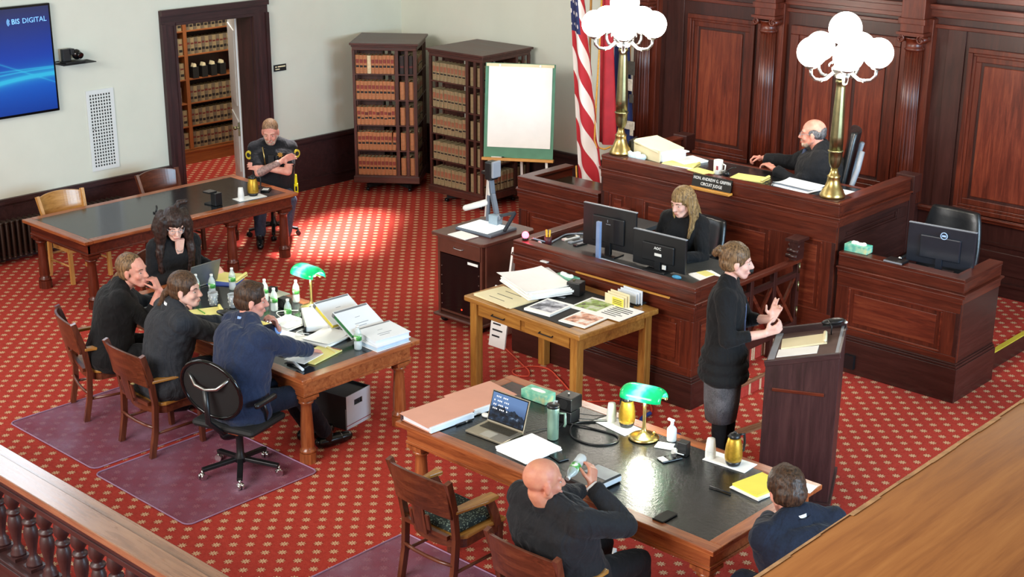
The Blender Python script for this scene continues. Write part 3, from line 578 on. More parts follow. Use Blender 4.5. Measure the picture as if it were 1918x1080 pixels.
def swivel(name, label, loc, rotz, seat=.5, style='exec', backh=1.0, base=True, z0=0, w=.5, parts=''):
    t = thing(name, label, 'chair', (loc[0], loc[1], z0), rotz)
    if base: starbase(t, seat-.02, BLK, castm=CHROME if style == 'mesh' else BLK, rot=.3)
    if style == 'mesh':
        MB().box(-w/2, -.22, seat-.04, w/2, .24, seat+.02).build('seat', BLKM, t, bevel=.03)
        fr = [(-.0, .0)]
        FR = BLKG
        pts = [(w*.47*sin(a), -.25-.1*(1+cos(a))*.5, seat+.1+ (backh-seat-.1)*(1-(1-cos(a))/2)) for a in [2*pi*i/28 for i in range(28)]]
        MB().tube(pts, .016, 8, True).build('back_frame', FR, t)
        v = [(0, -.31, (seat+.1+backh)/2)]+[(p[0], p[1]+.0, p[2]) for p in pts]; f = [(0, i+1, (i+1) % 28+1) for i in range(28)]
        MB().add(v, f).build('back_mesh', glassmat('black_back_mesh', '#0c0c0d', .8, .75), t)
        MB().tube([(-.19, -.315, backh-.12), (-.1, -.36, backh-.2), (0, -.37, backh-.22), (.1, -.36, backh-.2), (.19, -.315, backh-.12)], .014, 8).build('lumbar_bar', SILVER, t)
        MB().tube([(0, -.37, backh-.22), (0, -.36, seat+.1), (0, -.2, seat-.05), (0, -.02, seat-.06)], .022, 8).build('spine', BLK, t)
        MB().box(-.08, -.12, seat-.09, .08, .08, seat-.04).build('mechanism', P('orange_tag', '#a8502d', .5), t)
        for sx in (-1, 1): MB().tube([(sx*.24, .02, seat), (sx*.28, .0, seat+.1), (sx*.28, -.04, seat+.19)], .014, 8).cap((sx*.28, -.12, seat+.2), (sx*.28, .1, seat+.2), .025, .025).build('armrest', BLK, t)
    else:
        MB().box(-w/2, -.24, seat-.09, w/2, .25, seat).build('seat', LEA, t, bevel=.04)
        b = MB(); n = 12
        k = 8; v = []; f = []
        for j in range(k+1):
            tz = j/k; z = seat-.02+tz*(backh-seat+.02); hw = w/2*(.86+.18*sin(pi*min(1, tz*.9+.15)))*(1 if tz < .93 else .93); yb = -.24-.13*tz
            for i in range(n+1):
                u = -1+2*i/n; yy = yb-.05*(1-u*u); v.append((u*hw, yy, z)); v.append((u*hw, yy+.1*(1-.55*u**4), z))
        for j in range(k):
            for i in range(n):
                a = (j*(n+1)+i)*2; c = a+2; d = a+2*(n+1); e = d+2; f += [(a, c, e, d), (a+1, d+1, e+1, c+1)]
        for j in range(k): a = j*(n+1)*2; d = a+2*(n+1); f.append((a, d, d+1, a+1)); a += 2*n; d += 2*n; f.append((a, a+1, d+1, d))
        for i in range(n): a = i*2; f.append((a, a+1, a+3, a+2)); a = (k*(n+1)+i)*2; f.append((a, a+2, a+3, a+1))
        MB().add(v, f, True).build('backrest', LEA, t, bevel=.02)
        for sx in (-1, 1): MB().tube([(sx*w*.5, .08, seat-.05), (sx*w*.56, .08, seat+.18), (sx*w*.56, -.16, seat+.2), (sx*w*.5, -.26, seat+.12)], .018, 8).build('armrest', BLK, t)
        if 'arc' in parts:
            for sx in (-1, 1): MB().tube([(sx*w*.44, -.26, seat-.02), (sx*w*.56, -.33, seat+.25), (sx*w*.55, -.4, seat+.5), (sx*w*.4, -.43, seat+.66)], .026, 8).build('side_frame', GREY, t)
    return t
swivel('office_chair', 'black mesh-backed swivel chair with chrome casters under the navy-suited man', (-8.52, 6.08), R(16), .47, 'mesh', 1.06, w=.58)
swivel('judge_chair', 'high-backed black chair with grey side frame behind the judge', (-7.15, 12.15), R(120), .48, 'exec', 1.32, z0=.72, parts='arc')
swivel('witness_chair', 'empty black leather swivel chair behind the witness monitor', (-5.98, 12.5), R(178), .44, 'exec', 1.13, z0=.17, w=.62)
swivel('clerk_chair', 'black office chair mostly hidden behind the seated clerk', (-7.72, 10.82), R(172), .45, 'exec', .92, z0=.3, w=.44)
swivel('deputy_chair', 'black swivel chair with five-star base under the seated deputy', (-13.62, 10.42), R(-128), .45, 'exec', .8, w=.42)

# ------------------------------------------------ revolving bookcases and books
def bandmat(name, body, lab1, lab2, dark):
    t = NT(name); n = t.noise(t.coord(), 30, 4); c = srgb(body)
    t.l(t.ramp(n, [(.3, tuple(x*.72 for x in c[:3])+(1,)), (.7, c)]), t.b.inputs['Base Color']); t.b.inputs['Roughness'].default_value = .55; return t.m
BK = {k: P(k+'_book_cloth', c, .6, var=.22, nsc=25) for k, c in dict(tan='#b07248', paletan='#8f7d5c', red='#83352a', black='#1c1513', greybrown='#675a4a', cream='#d9c59c', rust='#8f5a40', pages='#c9b791', maroon='#5f211c', gold='#b8934a').items()}
def bookmesh(w, h, d, body, l1, l2, ztop=(.55, .72), zlow=(.34, .44), style=0):
    mats = [BK[body], BK[l1], BK[l2], BK['pages']]; b = MB()
    zs = [0, zlow[0]*h, zlow[1]*h, ztop[0]*h, ztop[1]*h, h]; ms = [0, 2, 0, 1, 0]
    xs = [(-w/2, .006), (-w*.3, -.007), (w*.3, -.007), (w/2, .006)]
    for k in range(5):
        b.m(ms[k])
        for i in range(3):
            (xa, ya), (xb, yb) = xs[i], xs[i+1]; b.add([(xa, ya, zs[k]), (xb, yb, zs[k]), (xb, yb, zs[k+1]), (xa, ya, zs[k+1])], [(0, 1, 2, 3)])
    b.m(0); b.box(-w/2, 0, 0, -w/2+.004, d, h).box(w/2-.004, 0, 0, w/2, d, h).box(-w/2+.004, 0, 0, w/2-.004, .004, h); b.m(3); b.box(-w/2+.004, .004, .006, w/2-.004, d-.006, h-.008)
    return b.mesh('law_book', mats)
BM = {'red': [bookmesh(.052, .24, .17, 'tan', 'red', 'black', (.56, .78), (.33, .45)), bookmesh(.05, .235, .17, 'tan', 'red', 'black', (.58, .75), (.32, .4)), bookmesh(.055, .238, .17, 'tan', 'maroon', 'black')],
      'pale': [bookmesh(.05, .235, .17, 'cream', 'cream', 'cream')],
      'grey': [bookmesh(.05, .235, .17, 'paletan', 'rust', 'black', (.5, .8), (.34, .42)), bookmesh(.052, .23, .17, 'paletan', 'rust', 'black', (.52, .78), (.3, .4))],
      'lib': [bookmesh(.05, .235, .17, 'greybrown', 'maroon', 'black', (.6, .72), (.2, .36)), bookmesh(.052, .23, .17, 'paletan', 'maroon', 'black', (.6, .7), (.18, .34))],
      'side': [bookmesh(.05, .235, .17, 'tan', 'tan', 'tan')], 'sideg': [bookmesh(.05, .235, .17, 'paletan', 'paletan', 'paletan')], 'dark': [bookmesh(.05, .24, .17, 'black', 'black', 'maroon')]}
def book(mesh, mtx, label, group, rz=0, tilt=0):
    o = bpy.data.objects.new('law_book', mesh); COL.objects.link(o); o.matrix_world = mtx @ M.Rotation(rz, 4, 'Z') @ M.Rotation(tilt, 4, 'Y'); tag(o, label, 'book', group); return o
def revolving(name, label, cx, cy, rot, W, H, kinds, tagname, tilts={}):
    t = thing('revolving_bookcase', label, 'bookcase', (cx, cy, 0), rot); h = W/2; zb = .15; nsh = 5; dz = (H-.08-zb-.09)/nsh
    MB().box(-h-.03, -h-.03, H-.03, h+.03, h+.03, H).box(-h-.01, -h-.01, H-.055, h+.01, h+.01, H-.03).box(-h, -h, H-.1, h, h, H-.055).build('top', BC['X'], t, bevel=.006)
    MB().box(-h-.02, -h-.02, zb, h+.02, h+.02, zb+.09).build('base_box', BC['X'], t, bevel=.006)
    for k in range(4):
        a = pi/4+k*pi/2; MB().obox((0, 0, .09), (h*.95*cos(a), h*.95*sin(a), .07), .07, .05).build('foot', BLKM, t, bevel=.008); MB().cyl((h*.95*cos(a)-.02, h*.95*sin(a), .025), (h*.95*cos(a)+.02, h*.95*sin(a), .025), .025).build('caster', BLK, t)
    MB().cyl((0, 0, .08), (0, 0, zb), .08).build('pivot', BLKM, t)
    MB().box(-.02, -.02, zb+.09, .02, .02, H-.1).build('spindle', BC['Z'], t)
    for k in range(nsh):
        z = zb+.09+k*dz; MB().box(-h, -h, z, h, h, z+.016).build('shelf', BC['X'], t)
        # pinwheel partitions
    for q in range(4):
        Tq = M.Rotation(q*pi/2, 4, 'Z')
        for xa, xb in ((-h, -h+.035), (h-.29, h-.245), (h-.155, h-.115), (h-.045, h)):
            b = MB(); b.T = Tq; b.box(xa, -h, zb+.09, xb, -h+.02, H-.1); b.build('slat', BC['Z'], t)
        b = MB(); b.T = Tq; b.box(h-.28, -h+.02, zb+.09, h-.265, -h+.36, H-.1); b.build('partition', BC['Z'], t)
    Mw = M.Translation((cx, cy, 0)) @ M.Rotation(rot, 4, 'Z')
    for q, kind, nb in kinds:
        Tq = Mw @ M.Rotation(q*pi/2, 4, 'Z'); x0 = -h+.042; x1 = h-.3
        for k in range(nsh):
            z = zb+.09+k*dz+.017; rows = ['bottom', 'second-lowest', 'middle', 'second', 'top']
            n = nb; st = (x1-x0)/n
            for i in range(n):
                if kind == 'sparse' and random.random() < .3: continue
                kk = 'red' if kind == 'red' else ('grey' if kind in ('grey', 'sparse') else kind); ms = BM[kk]; face_ = 'front' if q == 0 else 'right-hand'; lb = '%s law book, %s from left, %s %s row, %s revolving bookcase' % ('tan' if kk == 'red' else 'faded tan', ORD[i], rows[k], face_, tagname)
                me = ms[i % len(ms) if k == 2 else 0]; g = '%s row of law books, %s bookcase, %s side' % (rows[k], tagname, face_)
                if kk == 'red' and k == 4 and i == 3: me = BM['pale'][0]; lb = 'cream book without bands in the top row of the left revolving bookcase'
                mt = Tq @ M.Translation((x0+st*(i+.5), -h+.012+random.uniform(0, .008), z)); o = book(me, mt, lb, g)
                sx = (st*.93)/.05; o.scale = (sx, 1, min(1.0, (dz-.03)/.245)*(1.02 if kk == 'red' else 1)*random.uniform(.97, 1))
                if kk == 'red' and k == 1 and i == n-1: o.matrix_world = mt @ M.Rotation(R(5), 4, 'Y')
            for j, xx in enumerate((h-.2, h-.08)):
                if kind == 'sparse': continue
                me = BM['dark' if (kk == 'red' and k == 4) else ('side' if kk == 'red' else 'sideg')][0]
                o = book(me, Tq @ M.Translation((xx, -h+.03, z)), '%s book seen side-on, %s slat gap, %s %s row, %s revolving bookcase' % ('dark' if me is BM['dark'][0] else 'plain tan', ('left', 'right')[j], rows[k], face_, tagname), 'side-on books of the %s revolving bookcase' % tagname); o.scale = (1.3, 1, min(1.0, (dz-.03)/.245))
    return t
revolving('a', 'dark revolving bookcase in the corner full of tan law books', -14.3, 13.02, R(38), .86, 2.04, [(0, 'red', 10), (1, 'sparse', 6)], 'left')
revolving('b', 'second dark revolving bookcase behind the flip chart, with faded law books', -12.86, 13.28, R(2), .93, 2.05, [(0, 'grey', 9), (1, 'grey', 9)], 'right')
# library shelves
names = ['lowest', 'second-lowest', 'middle', 'fourth', 'fifth', 'top']
for k, z in enumerate(levels[:6]):
    for y0, y1, nb in ((11.94, 12.9, 15), (11.45, 11.87, 6)):
        st = (y1-y0)/nb
        for i in range(nb):
            if k == 3 and y0 > 11.9: continue
            if i == nb-1 and k in (2,) : continue
            mt = M.Translation((-17.43, y0+st*(i+.5), z+.001)) @ M.Rotation(pi/2, 4, 'Z'); o = book(BM['lib'][i % 2], mt, 'dull law book, %s from left, %s shelf, %s bay of the library bookcase' % (ORD[i], names[k], 'wide' if y0 > 11.9 else 'narrow'), 'library books, %s shelf, %s bay' % (names[k], 'right' if y0 > 11.9 else 'left')); o.scale = (st*.96/.05, 1, 1)
for i in range(4):
    y = 12.05+i*.16; b = MB().m(0).box(-.02, -.05, 0, .1, .05, .16); b.m(1).prism([(-.035, .02), (.035, .02), (.02, .2), (-.01, .215), (-.03, .17)], .02, .09, 'X')
    o = b.build('magazine_file', [BLKM, CREAM], None, (-17.5, y, levels[3])); tag(o, 'black file box with pale pamphlets, %s from left on the library shelf' % ORD[i], 'file box', 'black file boxes in the library')
# ------------------------------------------------ fittings on wall and floor
tv = thing('wall_television', 'large wall television with a blue swirl screen at top left', 'television', (-14.99, 7.2, 1.64))
MB().box(.0, -.78, .0, .055, 1.24, 1.23).build('housing', BLKG, tv, bevel=.008)
def screenmat():
    t = NT('blue_swirl_screen'); c = t.n('ShaderNodeTexCoord'); sx = t.n('ShaderNodeSeparateXYZ'); t.l(c.outputs['Object'], sx.inputs[0]); y = sx.outputs[1]; z = sx.outputs[2]
    base = t.ramp(t.math('DIVIDE', z, 1.2), [(0, srgb('#083a9e')), (.3, srgb('#0f5ed2')), (.55, srgb('#0a3fb4')), (1, srgb('#041a5a'))])
    g = 0
    for a, b, f, ph, w_, am in ((.30, .05, 2.0, .4, .012, 1), (.36, .07, 1.6, .9, .008, .8), (.26, .08, 1.8, .2, .02, .7), (.40, .09, 1.3, 1.6, .006, .7), (.33, .03, 2.4, .1, .05, .5)):
        cv = t.math('ADD', t.math('ADD', a, t.math('MULTIPLY', y, .1)), t.math('MULTIPLY', t.math('SINE', t.math('ADD', t.math('MULTIPLY', y, f), ph)), b)); d = t.math('ABSOLUTE', t.math('SUBTRACT', z, cv))
        e = t.math('MULTIPLY', t.math('POWER', 2.718, t.math('MULTIPLY', t.math('DIVIDE', d, w_), -1)), am); g = e if g == 0 else t.math('ADD', g, e)
    d = t.math('ABSOLUTE', t.math('SUBTRACT', z, t.math('SUBTRACT', .72, t.math('MULTIPLY', t.math('SUBTRACT', y, .3), .42)))); g = t.math('ADD', g, t.math('MULTIPLY', t.math('POWER', 2.718, t.math('MULTIPLY', d, -140)), .5))
    col = t.mix(t.math('MINIMUM', g, 1), base, srgb('#35c6f5')); t.l(col, t.b.inputs['Emission Color']); t.b.inputs['Emission Strength'].default_value = .85; t.b.inputs['Base Color'].default_value = (0, 0, 0, 1); t.b.inputs['Roughness'].default_value = .3; return t.m
MB().box(.055, -.755, .03, .057, 1.215, 1.205).build('screen', screenmat(), tv)
EM = P('screen_letter_glow', '#7fb8f0', .5, emit='#6fb0f0', es=.8, var=0)
FY = M(((0, 0, 1, 0), (1, 0, 0, 0), (0, 1, 0, 0), (0, 0, 0, 1)))       # text facing +X, reading along +Y
textmesh('screen_logo', 'BIS', .08, EM, tv, M.Translation((.0585, .80, 1.06)) @ FY, .0005, bold=.001); textmesh('screen_logo', 'DIGITAL', .08, EM, tv, M.Translation((.0585, 1.03, 1.06)) @ FY, .0005)
b = MB()
for r_ in (.03, .042, .054): b.tube([(.0585, .75-r_*cos(a), 1.06+r_*sin(a)) for a in [-.8+.2*i for i in range(9)]], .003, 5)
b.build('screen_mark', EM, tv)
cs = thing('wall_camera', 'small black dome camera on a thin shelf right of the television', 'camera', (-14.99, 8.46, 2.165))
MB().box(0, 0, 0, .2, .42, .008).build('shelf_plate', BLKM, cs); MB().box(.03, .05, .009, .17, .3, .03).build('base', BLK, cs, bevel=.004); MB().box(.04, .06, .03, .1, .16, .17).box(.03, .15, .1, .12, .2, .17).build('bracket', BLK, cs, bevel=.006)
MB().ell((.1, .23, .1), (.055, .055, .06)).cyl((.13, .24, .1), (.17, .25, .085), .04, .036).build('lens_head', BLKG, cs); MB().tube([(.02, .05, .03), (.01, -.02, .02), (.01, -.08, .0)], .005, 6).build('cable', BLK, cs)
sg = thing('door_sign', 'small black sign with faint pale lettering on the wall right of the door casing', 'sign', (-14.995, 11.6, 1.68)); MB().box(0, 0, 0, .008, .2, .085).build('plate', BLKM, sg)
MB().box(.008, .02, .05, .009, .045, .066).box(.008, .06, .05, .009, .185, .066).box(.008, .02, .02, .009, .09, .032).build('faint_lettering', CREAM, sg)['kind'] = 'stuff'
# flip-chart easel
ea = thing('flip_chart_easel', 'flip chart easel with a blank white pad on a green board', 'easel', (-11.72, 12.78, 0), R(33))
CHG = P('green_chalkboard', '#5a8f76', .7, var=.08)
TL = M.Translation((0, 0, .86)) @ M.Rotation(R(-8), 4, 'X')
def eb(nm, a, m, bevel=0): b = MB(); b.T = TL; b.box(*a); return b.build(nm, m, ea, bevel=bevel)
eb('board', (-.42, 0, 0, .42, .012, 1.16), CHG); eb('pad', (-.39, -.016, .13, .4, -.001, 1.12), PAPER); eb('top_clip', (-.42, -.02, 1.12, .42, .016, 1.155), CREAM)
for x in (-.25, .25): b = MB(); b.T = TL; b.cyl((x, -.03, 1.135), (x, -.02, 1.135), .012).build('clip_knob', SILVER, ea)
eb('frame_bar', (-.435, 0, 0, -.42, .014, 1.16), CHG); eb('frame_bar', (.42, 0, 0, .435, .014, 1.16), CHG)
eb('tray', (-.45, -.06, -.035, .45, .015, 0), wood('yellowwood', 'X'), .004)
for x in (-.36, .36): MB().obox((x*1.0, -.01, .83), (x*1.12, -.06, 0), .03, .022, (0, 1, 0)).build('leg', WHT, ea)
MB().obox((0, .17, 1.3), (0, .42, 0), .03, .022, (0, 1, 0)).build('leg', WHT, ea)
mk = MB().cyl((-.33, -.035, .87), (-.2, -.035, .87), .009).m(1).cyl((-.2, -.035, .87), (-.17, -.035, .87), .0095); tag(mk.build('marker', [WHT, BLK], None, (-11.72, 12.78, .0), R(33)), 'white marker lying on the wooden tray of the flip chart', 'marker')
# flags
def drape(name, T, Wd, H, amp, folds, mat, parent, lean=0, bulge=.0):
    nx, nz = 40, 44; v = []; f = []
    for j in range(nz+1):
        t_ = j/nz; z = H*(1-t_)
        for i in range(nx+1):
            u = i/nx; ww = Wd*(.45+.55*t_)*(1+bulge*t_); x = u*ww+lean*t_; y = amp*(.4+.6*t_)*sin(u*folds*2*pi+t_*1.2)
            zz = z-.12*u*(1-t_)-.25*u*t_*0; v.append((x, y, zz)); v.append((x, y+.004, zz))
    W2 = (nx+1)*2
    for j in range(nz):
        for i in range(nx):
            a = j*W2+i*2; c = a+2; d = a+W2; e = d+2; f += [(a, d, e, c), (a+1, c+1, e+1, d+1)]
    b = MB(); b.T = T; b.add(v, f, True); o = b.build(name, mat, parent)
    uv = o.data.uv_layers.new(name='UVMap')
    for lp in o.data.loops:
        k = lp.vertex_index//2; uv.data[lp.index].uv = ((k % (nx+1))/nx, 1-(k//(nx+1))/nz)
    return o
def usflag():
    t = NT('stars_and_stripes_cloth'); c = t.n('ShaderNodeTexCoord'); sx = t.n('ShaderNodeSeparateXYZ'); t.l(c.outputs['UV'], sx.inputs[0]); u = sx.outputs[0]; v = sx.outputs[1]
    # hung from the pole: the stripes run down along the drape and sweep sideways
    s = t.math('ADD', t.math('MULTIPLY', u, 1.5), t.math('MULTIPLY', v, 4.6)); st = t.math('GREATER_THAN', t.math('FRACT', s), .5)
    col = t.mix(st, srgb('#b3202c'), srgb('#e9e4e0')); can = t.math('MULTIPLY', t.math('GREATER_THAN', v, .72), t.math('LESS_THAN', u, .55))
    vo = t.n('ShaderNodeTexVoronoi'); mp = t.n('ShaderNodeMapping'); mp.inputs[3].default_value = (9, 20, 1); t.l(c.outputs['UV'], mp.inputs[0]); t.l(mp.outputs[0], vo.inputs[0]); vo.inputs['Scale'].default_value = 1; vo.inputs['Randomness'].default_value = .2
    stars = t.math('LESS_THAN', vo.outputs[0], .22); blue = t.mix(stars, srgb('#1c2a5c'), srgb('#e9e4e0')); t.l(t.mix(can, col, blue), t.b.inputs['Base Color']); t.b.inputs['Roughness'].default_value = .75; return t.m
FR = P('gold_fringe', '#d29a3c', .6, var=.2, nsc=60)
f1 = thing('united_states_flag', 'red and white striped flag with gold fringe hanging from a pole behind the left lamp', 'flag', (-10.74, 12.95, 0))
MB().lathe([(.14, 0), (.14, .03), (.05, .06), (.03, .1)], 24).build('stand', BRASS, f1); MB().cyl((0, 0, .08), (0, 0, 3.35), .014).build('pole', OAK['Z'], f1); MB().ell((0, 0, 3.38), .04).build('finial', BRASS, f1)
UF = usflag(); drape('cloth', M.Translation((-.12, -.05, .62)) @ M.Rotation(R(-4), 4, 'Y'), .46, 2.62, .05, 1.6, UF, f1)
drape('cloth_fold', M.Translation((.12, .03, 1.2)), .28, 2.05, .04, 1.2, P('red_flag_cloth', '#a8222e', .75), f1)
MB().tube([(.2, -.05, 2.9), (.19, -.06, 2.3), (.17, -.07, 1.7), (.16, -.07, 1.25), (.2, -.07, 1.17), (.3, -.05, 1.16), (.38, -.03, 1.2)], .011, 6).build('fringe', FR, f1)
MB().tube([(-.1, -.09, .9), (-.09, -.09, .75), (-.02, -.08, .64), (.0, -.08, .62)], .01, 6).build('fringe', FR, f1)
f2 = thing('state_flag', 'dark blue flag with a pale emblem hanging behind the left globe lamp', 'flag', (-10.42, 13.3, 0))
MB().lathe([(.14, 0), (.14, .03), (.05, .06), (.03, .1)], 24).build('stand', BRASS, f2); MB().cyl((0, 0, .08), (0, 0, 3.2), .014).build('pole', OAK['Z'], f2); MB().ell((0, 0, 3.23), .04).build('finial', BRASS, f2)
NAVY = P('navy_flag_cloth', '#1b2d63', .75, var=.1)
drape('cloth', M.Translation((-.2, -.05, .6)), .42, 2.3, .035, 1.5, NAVY, f2)
EMB = P('pale_emblem_cloth', '#b9b0a0', .75, var=.3, nsc=30); EMD = P('dark_emblem_cloth', '#39352f', .75, var=.3, nsc=30)
b = MB().m(0).cbox((.08, -.1, 1.9), (.1, .01, .14)).cbox((.03, -.1, 2.02), (.06, .01, .2)).cbox((.1, -.1, 1.42), (.16, .012, .1)).cbox((.14, -.1, 1.36), (.05, .012, .12)).m(1).cbox((.1, -.101, 2.1), (.12, .01, .16)).cbox((.04, -.101, 1.8), (.06, .01, .12)).cbox((.12, -.101, 1.74), (.06, .01, .1)); b.build('emblem', [EMB, EMD], f2, bevel=.01)['kind'] = 'stuff'

# AV cart with document camera
WC = wood('bookcase', 'X'); CM = P('cart_brown_laminate', '#5c352a', .35, var=.15, coat=.3)
av = thing('av_cart', 'brown media cart with a drawer and black equipment front on black casters', 'cart', (-9.92, 9.63, 0)); CWt, CD, CHt = .62, .7, .95
MB().prism([(-.05, -.04)]+[(CWt-.0+.05*sin(a)+.0, -.04+.05-.05*cos(a)) for a in (0, .5, 1, 1.57)]+[(CWt+.05, CD), (CWt, CD+.05), (0, CD+.05), (-.05, CD)], CHt-.035, CHt).build('top', CM, av, bevel=.006)
MB().box(0, 0, .1, .03, CD, CHt-.035).box(CWt-.03, 0, .1, CWt, CD, CHt-.035).box(0, CD-.02, .1, CWt, CD, CHt-.035).box(.03, .01, .12, CWt-.03, CD, .14).build('cabinet', CM, av)
MB().box(-.03, -.05, .07, CWt+.03, CD+.03, .1).build('base_board', CM, av, bevel=.012)
d = MB().box(.02, -.012, CHt-.2, CWt-.02, .01, CHt-.045).build('drawer', CM, av, bevel=.004); MB().tube([(.24, -.012, CHt-.115), (.26, -.035, CHt-.12), (.36, -.035, CHt-.12), (.38, -.012, CHt-.115)], .006, 6).build('pull', SILVER, d)
MB().box(.04, .004, .15, CWt-.04, .02, CHt-.215).build('equipment_front', BLKG, av); MB().box(.42, -.001, CHt-.26, .56, .004, CHt-.235).build('label_strip', PAPER, av)
for z in (.2, .3, .4, .5, .6): MB().cyl((.05, 0, z), (.05, .006, z), .006).cyl((CWt-.05, 0, z), (CWt-.05, .006, z), .006).build('rack_screw', SILVER, av)
MB().ell((.33, .003, .19), (.009, .004, .009), 10, 6).build('power_light', P('red_indicator', '#ff2010', .4, emit='#ff3018', es=4, var=0), av)
for s_, x in ((-1, -.03), (1, CWt+.005)): MB().box(x, .03, .42, x+.025, CD-.05, CHt-.04).build('drop_leaf', CM, av, bevel=.01)
for x in (.05, CWt-.05):
    for y in (.04, CD-.06): MB().cyl((x-.02, y, .035), (x+.02, y, .035), .035).box(x-.03, y-.03, .03, x+.03, y+.03, .07).build('caster', BLKM, av)
dc = thing('document_camera', 'document camera with folded arms, grey pedestal and bright white stage on the cart', 'document camera', (-9.6, 10.0, CHt), R(2))
DG = P('slate_grey_plastic', '#5d6774', .4, var=.05); DD = P('dark_slate_plastic', '#2c333c', .4, var=.05)
MB().box(-.24, -.2, .0, .24, .2, .03).build('base', DG, dc, bevel=.01); MB().box(-.22, -.185, .03, .18, .15, .034).build('stage', P('lit_white_stage', '#eef4f2', .4, emit='#eef6f4', es=.55, var=0), dc)
MB().prism([(-.06, .1), (.06, .1), (.045, .2), (-.045, .2)], .03, .13).build('arm_foot', P('light_slate', '#8fa4b2', .4), dc, bevel=.006)
MB().obox((0, .17, .1), (-.09, .2, .32), .05, .045).obox((-.09, .2, .32), (-.13, .21, .52), .055, .04).build('arm', DG, dc, bevel=.008)
MB().box(-.14, .13, .47, -.05, .25, .66).build('camera_head', BLK, dc, bevel=.015); MB().box(-.05, .13, .5, -.02, .25, .67).build('head_side', GREY, dc, bevel=.01); MB().box(-.2, .15, .52, -.14, .2, .55).build('lens_hood', BLK, dc)
MB().obox((-.13, .17, .03), (-.13, .19, .3), .035, .03).build('light_arm', DG, dc, bevel=.006); MB().obox((-.12, .19, .3), (-.12, .19, .45), .02, .02).build('light_arm_upper', WHT, dc)
MB().cap((-.37, .1, .14), (-.16, .18, .22), .032, .034).build('light_head', WHT, dc)
MB().obox((.04, .15, .12), (.22, .19, .18), .035, .03).obox((.22, .19, .18), (.26, -.02, .04), .03, .03).build('side_arm', DD, dc, bevel=.005); MB().cyl((.04, .13, .11), (.04, .18, .11), .03).build('pivot', GREY, dc)
tag(MB().box(-.13, -.09, 0, .13, .09, .006).box(-.11, -.1, .006, .14, .07, .009).build('paper_sheets', PAPER, None, (-9.62, 9.69, CHt), R(-4)), 'white paper sheets lying at the front edge of the media cart', 'paper')
# poster boards leaning between cart and clerk desk
PH = P('dark_blue_photo_print', '#3b4a66', .5, var=.5, nsc=9)
o = thing('poster_board', 'white poster board with a blue photograph leaning on the clerk desk by the cart', 'poster', (-9.1, 9.7, 0)); b = MB(); b.T = M.Rotation(R(6), 4, 'Y') @ M.Rotation(R(-3), 4, 'X'); b.box(-.012, 0, .02, .012, .6, .95); b.build('board', PAPER, o)
b = MB(); b.T = M.Rotation(R(6), 4, 'Y') @ M.Rotation(R(-3), 4, 'X'); b.box(.012, .05, .5, .014, .5, .9).box(-.014, .05, .5, -.012, .5, .9); b.build('photo', PH, o)
o = thing('list_board', 'white board with printed lines leaning low beside the clerk desk', 'poster', (-8.95, 9.47, 0)); b = MB(); b.T = M.Rotation(R(-9), 4, 'X'); b.box(-.11, 0, 0, .1, .015, .6); b.build('board', PAPER, o)
b = MB(); b.T = M.Rotation(R(-9), 4, 'X')
for k in range(7): b.box(-.08, -.002, .1+k*.06, .02+.03*(k % 2), 0, .115+k*.06)
b.build('printed_lines', INK, o)['kind'] = 'stuff'
# floor bits
def cord(name, label, pts, r, m, cat='cord'):
    P3 = [V(p if len(p) == 3 else (p[0], p[1], r+.001)) for p in pts]; out = []
    for i in range(len(P3)-1):
        p0 = P3[max(i-1, 0)]; p1 = P3[i]; p2 = P3[i+1]; p3 = P3[min(i+2, len(P3)-1)]
        for k in range(8):
            t_ = k/8; out.append(.5*((2*p1)+(p2-p0)*t_+(2*p0-5*p1+4*p2-p3)*t_*t_+(3*p1-p0-3*p2+p3)*t_**3))
    out.append(P3[-1]); return tag(MB().tube(out, r, 6).build(name, m), label, cat)
ORG = P('orange_cable_jacket', '#d2492c', .5, var=0); BLU = P('blue_tape', '#24459c', .5, var=.1)
cord('extension_cord', 'orange extension cord looping on the carpet under the light oak table', [(-8.87, 9.5), (-8.66, 9.4), (-8.46, 9.3), (-8.3, 9.22), (-8.22, 9.12), (-8.32, 9.06), (-8.42, 9.14), (-8.36, 9.32), (-8.2, 9.38), (-7.95, 9.26), (-7.52, 9.03), (-7.35, 9.13), (-7.15, 9.35), (-7.02, 9.38), (-6.92, 9.3), (-6.86, 9.2)], .007, ORG)
cord('blue_cable', 'blue taped cable end on the carpet behind the front table lamp', [(-6.86, 9.2), (-6.84, 9.05), (-6.72, 8.95), (-6.6, 8.97), (-6.48, 8.93), (-6.4, 9.0), (-6.36, 8.9)], .018, BLU)
cord('orange_cable_tail', 'short orange cable end beside the blue taped cable', [(-6.4, 9.0), (-6.34, 8.98), (-6.3, 8.9), (-6.2, 8.92)], .009, ORG)
tag(MB().box(0, 0, 0, .09, .9, .012).build('floor_cable_cover', wood('rail', 'Y'), None, (-6.23, 8.95, 0), R(-12)), 'low brown cable cover strip on the carpet beside the lectern', 'cover strip')
tag(MB().box(-.05, -.01, 0, .05, .03, .13).build('floor_outlet', BLK, None, (-6.1, 11.215, .06)), 'black outlet box on the plinth of the witness stand', 'outlet')
